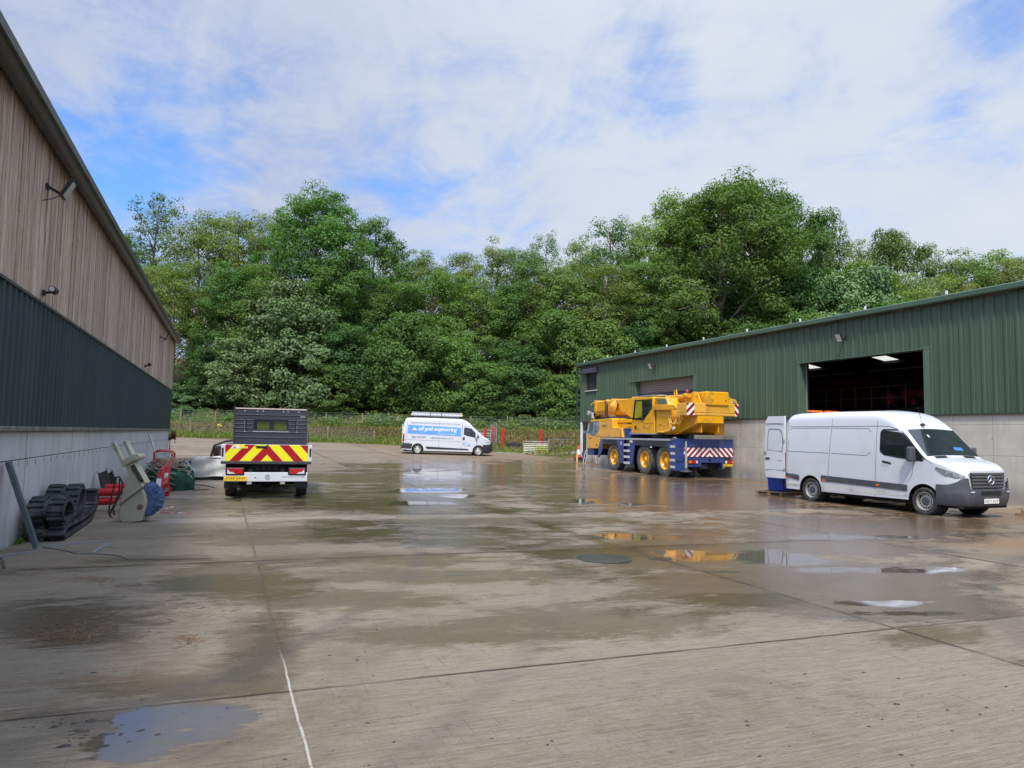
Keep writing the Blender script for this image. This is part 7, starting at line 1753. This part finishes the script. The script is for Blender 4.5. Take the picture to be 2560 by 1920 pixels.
mb.build('pale_rope', mat('pale_rope', (.42, .50, .44), .8), nt, smooth=True); mt.build('tan_rope', mat('tan_rope', (.32, .25, .18), .85), nt, smooth=True)
for k, pts in enumerate((((1590, 802), (1660, 805), (1760, 810), (1856, 832)), ((1585, 835), (1680, 852), (1740, 850), (1800, 848)))):
    o = MB().tube([g1(*p) + Vector((0, 0, .014)) for p in pts], .014, 6).build('hose', black_plastic, smooth=True); tag(o, ('black hose trailing over the concrete from the net towards the truck', 'shorter black hose end on the concrete in front of the longer hose')[k], 'hose', 'black hoses on the concrete')
# red cabinet with a label panel, pole behind it
CP = Vector((-1.52, 22.9, zg(-1.5, 22.9)))
cb = thing('red_generator', 'red framed machine with pale label panel behind the green net heap', 'machine', CP, R_(-6))
cb.scale = (.9, .9, .86)
MB().bx(-.30, .24, 0, .4, .12, .78).build('body', red_p, cb, bevel=.03); MB().tube([(-.29, -.02, .1), (-.29, -.02, .98), (-.22, -.02, 1.05), (.17, -.02, 1.03), (.24, -.02, .96), (.24, -.02, .1)], .03, 8).tube([(-.29, .42, .1), (-.29, .42, .98), (-.22, .42, 1.05), (.17, .42, 1.03), (.24, .42, .96), (.24, .42, .1)], .03, 8).build('tube_frame', red_p, cb, smooth=40)
MB().bx(-.23, .18, -.01, .01, .79, .98).build('label_panel', mat('pale_panel', (.50, .58, .60), .4, vary=.25, vscale=7), cb); MB().bx(-.22, .17, -.014, -.01, .79, .82).build('yellow_strip', mat('pale_yellow', (.72, .68, .30), .5), cb)
MB().bx(.24, .62, .05, .2, .70, .80).bx(.50, .62, .05, .2, .58, .72).build('side_arm', red_p, cb, bevel=.012)
a = barn_pt(.03, 16.4, 1.46); o = MB().tube([(0, 0, 0), Vector((-1.75, 25.4, .3)) - a], .028, 10).build('pole', mat('galvanised', (.55, .57, .58), .38, .55), smooth=40); o.location = a; tag(o, 'thin silver pole leaning on the barn wall behind the red machine', 'pole')
# bits behind: tub, red tray with blue lid, dark heap, covered crate, black and green attachment
for nm_, lab, cat_, P, col, bx_ in (('grey_tub', 'grey plastic tub with dark blue lid standing beyond the net heap', 'tub', (-.72, 25.6), (.14, .17, .21), (-.22, .16, -.2, .2, .0, .44)), ('red_tray', 'red tray with small purple box on it beside the grey tub', 'tray', (-.38, 26.2), (.42, .03, .05), (-.2, .32, -.2, .2, .42, .50))):
    tt = thing(nm_, lab, cat_, (P[0], P[1], zg(*P)), .1); MB().bx(*bx_).build('body', mat(nm_, col, .5), tt, bevel=.02)
    if nm_ == 'grey_tub': MB().bx(-.24, .18, -.22, .22, .44, .52).build('lid', mat('navy_lid', (.02, .03, .08), .5), tt, bevel=.015)
    else: MB().bx(-.18, .26, -.15, .15, 0, .42).build('stand', mat('clear_box', (.25, .27, .24), .4), tt, bevel=.02); MB().bx(.0, .2, -.1, .1, .50, .565).build('box', mat('purple_box', (.06, .03, .25), .5), tt)
def blob(mb, c, r, rnd, seg=7):
    n0 = len(mb.v)
    for i in range(seg + 1):
        for j in range(seg):
            th_, ph_ = pi * i / seg, 2 * pi * j / seg; k = rnd.uniform(.75, 1.15)
            mb.v.append((c[0] + r[0] * k * math.sin(th_) * math.cos(ph_), c[1] + r[1] * k * math.sin(th_) * math.sin(ph_), c[2] + r[2] * k * math.cos(th_)))
    for i in range(seg):
        for j in range(seg): j2 = (j + 1) % seg; mb.f.append((n0 + i * seg + j, n0 + (i + 1) * seg + j, n0 + (i + 1) * seg + j2, n0 + i * seg + j2))
rnd = random.Random(5); mb = MB()
for k in range(16): blob(mb, (rnd.uniform(-.55, .6), rnd.uniform(-.3, .3), .10 + .16 * rnd.random()), (.2, .16, .13), rnd)
o = mb.build('dark_sacking', mat('dark_sacking', (.035, .032, .024), .9, vary=.6, vscale=5)); P = (-.62, 24.9); o.location = (P[0], P[1], zg(*P)); tag(o, 'low dark heap of muddy sacking between the net and the white covered crate', 'sacking')
WC = Vector((-.12, 24.3, zg(0, 24.3)))
wc = thing('covered_crate', 'crate under a creased white sheet on a black base beside the truck', 'crate', WC, R_(-2))
MB().bx(-.55, .75, -.45, .5, 0, .10).build('base', black_plastic, wc)
def drape(u, v):
    a = u * 4; s_ = int(a) % 4; f = a - int(a); cor = [(-.62, -.5), (.80, -.5), (.80, .55), (-.62, .55)]; A_, B_ = cor[s_], cor[(s_ + 1) % 4]
    x, y = A_[0] + (B_[0] - A_[0]) * f, A_[1] + (B_[1] - A_[1]) * f
    top_ = .68; z = top_ - .57 * v; fl = .035 * math.sin(u * 62) * v + .03 * math.sin(u * 31 + v * 9) + .03 * math.sin(u * 23 + 2 + v * 3) * (.3 + v) + .03 * v
    rr = math.hypot(x, y) or 1; k = 1 + fl / rr - .05 * (1 - min(1, v * 8))
    lift = .02 * math.sin(x * 7 + y * 3)
    if f < .05 or f > .95: k += .04 * v
    return (x * k - (.16 * v if x < -.5 else 0) , y * k, z + lift * (1 - v) - .02 * math.sin(u * 40) * v)
shm = mat('white_sheet', (.46, .48, .465), .9, spec=.15, vary=.14, vscale=5, bump=(9, .7), dirt=((.35, .35, .30), .4, 3.))
mb = MB(); mb.grid(lambda u, v: drape(u % 1.0, v), 96, 12)
mb.grid(lambda u, v: (-.585 + 1.35 * u, -.47 + .99 * v, .68 + .025 * math.sin(u * 9) * math.sin(v * 7) + .02 * math.sin(v * 17 + u * 5)), 20, 14)
mb.build('sheet', shm, wc, smooth=50)
ga = thing('green_attachment', 'black digger attachment with pale green arm standing behind the white covered crate', 'attachment', (.3, 28.6, zg(.3, 28.6)), R_(4))
gg = mat('pale_green', (.28, .45, .20), .45)
mb = MB().bx(-.55, .0, -.3, .3, .1, .95).bx(-.2, .45, -.25, .25, .2, 1.0).tube([(-.62, -.2, .05), (-.66, -.2, .55), (-.55, -.2, .98), (-.2, -.2, 1.12), (.25, -.1, 1.2)], .045, 8).tube([(-.52, -.34, .05), (-.5, -.34, .9)], .035, 8)
mb.build('frame', mat('black_iron', (.014, .013, .013), .6, vary=.4), ga, bevel=.02)
MB().bar((.12, -.34, .1), (.1, -.34, 1.12), .12, .08).bar((.02, -.36, 1.02), (.36, -.36, 1.1), .1, .06).build('green_arm', gg, ga, bevel=.015); MB().tube([(.13, -.42, .1), (.12, -.42, .8)], .035, 8).build('ram', mat('pale_ram', (.6, .66, .6), .3, .5), ga)
mb = MB()
for k in range(5): mb.tube([(-.4 + k * .07, -.33, .25 + .1 * (k % 2)), (-.38 + k * .07, -.36, .6), (-.42 + k * .08, -.32, .85)], .016, 6)
mb.build('hoses', mat('dull_red_hose', (.10, .03, .03), .6), ga)
# hose reel on the barn corner
hr = thing('hose_reel', 'red hose reel with hanging black valve fixed at the barn\'s far corner', 'hose reel', barn_pt(.0, 24.72, 1.43), R_(-.6))
MB().lathe([(.20, .10), (.23, .10), (.235, .12), (.2, .125), (.14, .13), (.14, .27), (.2, .275), (.235, .28), (.23, .30), (.0, .30)], (0, 0, 0), 'x', 30).build('drum', mat('reel_red', (.26, .022, .016), .45, vary=.2), hr, smooth=35)
MB().lathe([(.14, .13), (.19, .145), (.195, .2), (.19, .255), (.14, .27)], (0, 0, 0), 'x', 26).build('coiled_hose', mat('hose_dark', (.05, .018, .016), .6), hr, smooth=40)
MB().bx(-.0, .10, -.1, .1, -.24, -.08).bar((0, 0, 0), (.12, 0, 0), .06, .06).build('bracket', black_plastic, hr, bevel=.01)
MB().tube([(.25, 0, -.2), (.26, 0, -.32), (.3, 0, -.36)], .014, 6).tube([(.06, 0, -.24), (.06, 0, -.62), (.08, 0, -.7), (.06, 0, -.9), (.03, 0, -1.1)], .017, 6).bx(.05, .18, -.02, .02, -.52, -.5).bx(.04, .09, -.03, .03, -.7, -.6).build('hose_tail', black_plastic, hr, smooth=40)
# strips and tape lying on the ground
def strip_thing(name, label, cat, pts, wd, m_, h_=.012, group=None):
    P = [g1(*p) for p in pts]; mb = MB()
    for a_, c_ in zip(P[:-1], P[1:]): mb.bar(a_ + Vector((0, 0, h_ * .6)), c_ + Vector((0, 0, h_ * .6)) + (c_ - a_).normalized() * wd * .2, wd, h_)
    return tag(mb.build(name, m_), label, cat, group)
gs = mat('pale_grey_strip', (.17, .19, .215), .45, vary=.15); ds = mat('dark_strip', (.06, .06, .058), .6)
strip_thing('plastic_strip', 'pale grey plastic strip on the ground running left from the steel post\'s foot', 'strip', [(-60, 1440), (120, 1405), (300, 1378), (355, 1356)], .045, gs, .014, 'plastic strips on the concrete')
strip_thing('plastic_strip', 'long pale grey strip lying on the concrete in front of the rubber tracks', 'strip', [(368, 1340), (480, 1332), (640, 1318), (860, 1300), (1000, 1290)], .045, gs, .014, 'plastic strips on the concrete')
strip_thing('plastic_strip', 'short pale strip lying askew in front of the long grey one', 'strip', [(800, 1398), (870, 1350), (945, 1328)], .045, gs, .014, 'plastic strips on the concrete')
strip_thing('plastic_strip', 'dark bent strip lying under the long grey strip near the steel post', 'strip', [(380, 1348), (480, 1362), (600, 1382), (655, 1402)], .035, ds, .01, 'plastic strips on the concrete')
strip_thing('plastic_strip', 'long dark strip bent in the middle lying nearest the photographer', 'strip', [(690, 1402), (900, 1405), (1040, 1422), (1122, 1455), (1400, 1452), (1828, 1443)], .035, ds, .01, 'plastic strips on the concrete')
o = MB().tube([g1(-30, 1460) + Vector((0, 0, .02)), g1(10, 1475) + Vector((0, 0, .05)), g1(36, 1505) + Vector((0, 0, .04)), g1(34, 1530) + Vector((0, 0, .012))], .013, 6).build('cable_end', ds, smooth=True); tag(o, 'short dark cable end on the ground at the photo\'s left edge', 'cable')
m, t, b = new_mat('warning_tape'); x_, y_, z_ = t.sep(t.new('ShaderNodeTexCoord').outputs['Object']); t.put(b.inputs['Base Color'], t.mix(t.math('GREATER_THAN', t.math('FRACT', t.math('MULTIPLY', t.math('ADD', x_, y_), 5.)), .5), (.70, .66, .66), (.40, .04, .06))); b.inputs['Roughness'].default_value = .4
strip_thing('warning_tape', 'red and white warning tape lying crumpled on the concrete beside the blue brush', 'tape', [(1330, 1040), (1420, 1042), (1500, 1052), (1580, 1048), (1650, 1054)], .05, m, .012)
strip_thing('warning_tape', 'shorter scrap of red and white tape behind the longer one', 'tape', [(1420, 1010), (1470, 1004), (1500, 990)], .06, m, .012)
# straw, dirt clods and small stones
rng = np.random.default_rng(12)
mb = MB(); rnd = random.Random(77)
pts = []
for k in range(240): pts.append((rng.uniform(900, 2560), 1920 - 620 * rng.random() ** 1.6, .004 + .010 * rng.random() ** 3))
for k in range(160): pts.append((rng.uniform(1800, 2560), rng.normal(1760, 60), .004 + .014 * rng.random() ** 2.5))
for k in range(130): pts.append((rng.normal(420, 260), rng.normal(1790, 90), .004 + .013 * rng.random() ** 2))
for k in range(110): pts.append((rng.normal(900, 130), rng.normal(1620, 50), rng.uniform(.005, .012)))
for k in range(40): pts.append((rng.normal(230, 70), rng.normal(1830, 18), rng.uniform(.010, .026)))
for k in range(90): pts.append((rng.uniform(150, 760), rng.uniform(1340, 1640), rng.uniform(.006, .014)))
for x, y, s_ in pts:
    s_ *= 1.35
    if not (0 < x < 2560 and 1280 < y < 1990): continue
    p = ground(x, y)
    if p.x < -2.4: continue
    n0 = len(mb.v); h = s_ * rnd.uniform(.25, .6); a0 = rnd.random() * 6
    for i in range(5): a = a0 + i * 1.257; r = s_ * rnd.uniform(.6, 1.3); mb.v.append((p.x + r * math.cos(a) * rnd.uniform(.8, 2.2), p.y + r * math.sin(a), p.z - .002))
    mb.v.append((p.x, p.y, p.z + h)); mb.f += [(n0 + i, n0 + (i + 1) % 5, n0 + 5) for i in range(5)]
o = mb.build('dirt_clods', mat('dirt_clod', (.022, .02, .017), .7, vary=.4, vscale=3)); tag(o, kind='stuff')
mb = MB()
for cx, cy, rx, ry, n in ((200, 1560, 260, 60, 260), (430, 1520, 240, 60, 180), (170, 1590, 120, 14, 90), (230, 1450, 70, 10, 120), (150, 1420, 90, 10, 120), (330, 1465, 60, 8, 70), (470, 1600, 40, 14, 70), (260, 1345, 60, 6, 60), (700, 1560, 40, 40, 30), (430, 1265, 80, 6, 60)):
    for k in range(int(n * 1.2)):
        x, y = rng.normal(cx, rx * .5), rng.normal(cy, ry * .5)
        if x < 2: continue
        p = ground(x, y)
        if p.x < -2.35: continue
        a = rnd.gauss(0, .7); l = rnd.uniform(.015, .055); dx_, dy_ = math.cos(a) * l, math.sin(a) * l; w_ = .0024
        n0 = len(mb.v); z0, z1 = p.z + rnd.uniform(.002, .008), p.z + rnd.uniform(.003, .016)
        mb.v += [(p.x - dx_ + dy_ * w_ / l, p.y - dy_ - dx_ * w_ / l, z0), (p.x + dx_ + dy_ * w_ / l, p.y + dy_ - dx_ * w_ / l, z1), (p.x + dx_ - dy_ * w_ / l, p.y + dy_ + dx_ * w_ / l, z1), (p.x - dx_ - dy_ * w_ / l, p.y - dy_ + dx_ * w_ / l, z0)]
        mb.f.append((n0, n0 + 1, n0 + 2, n0 + 3))
o = mb.build('straw', mat('straw', (.16, .095, .05), .8, vary=.5, vscale=2), fix=False); tag(o, kind='stuff')
# weeds in the foot of the barn wall
rng2 = np.random.default_rng(4); n = 260
yy = np.concatenate([rng2.normal(.75, .18, 160), rng2.uniform(-1, 24, 100)]); P = np.array([list(barn_pt(.03 + abs(rng2.normal()) * .05, y, 0)) for y in yy]); P[:, 2] = zg(P[:, 0], P[:, 1]) + rng2.random(n) * .06
Nn = rng2.normal(size=(n, 3)); Nn /= np.linalg.norm(Nn, axis=1, keepdims=True)
me = leaf_mesh('weeds', P, Nn, rng2.uniform(.02, .06, n), rng2.random(n), rng2); me.materials.append(LM['dark']); o = D.objects.new('weeds', me); COL.objects.link(o); tag(o, kind='stuff')
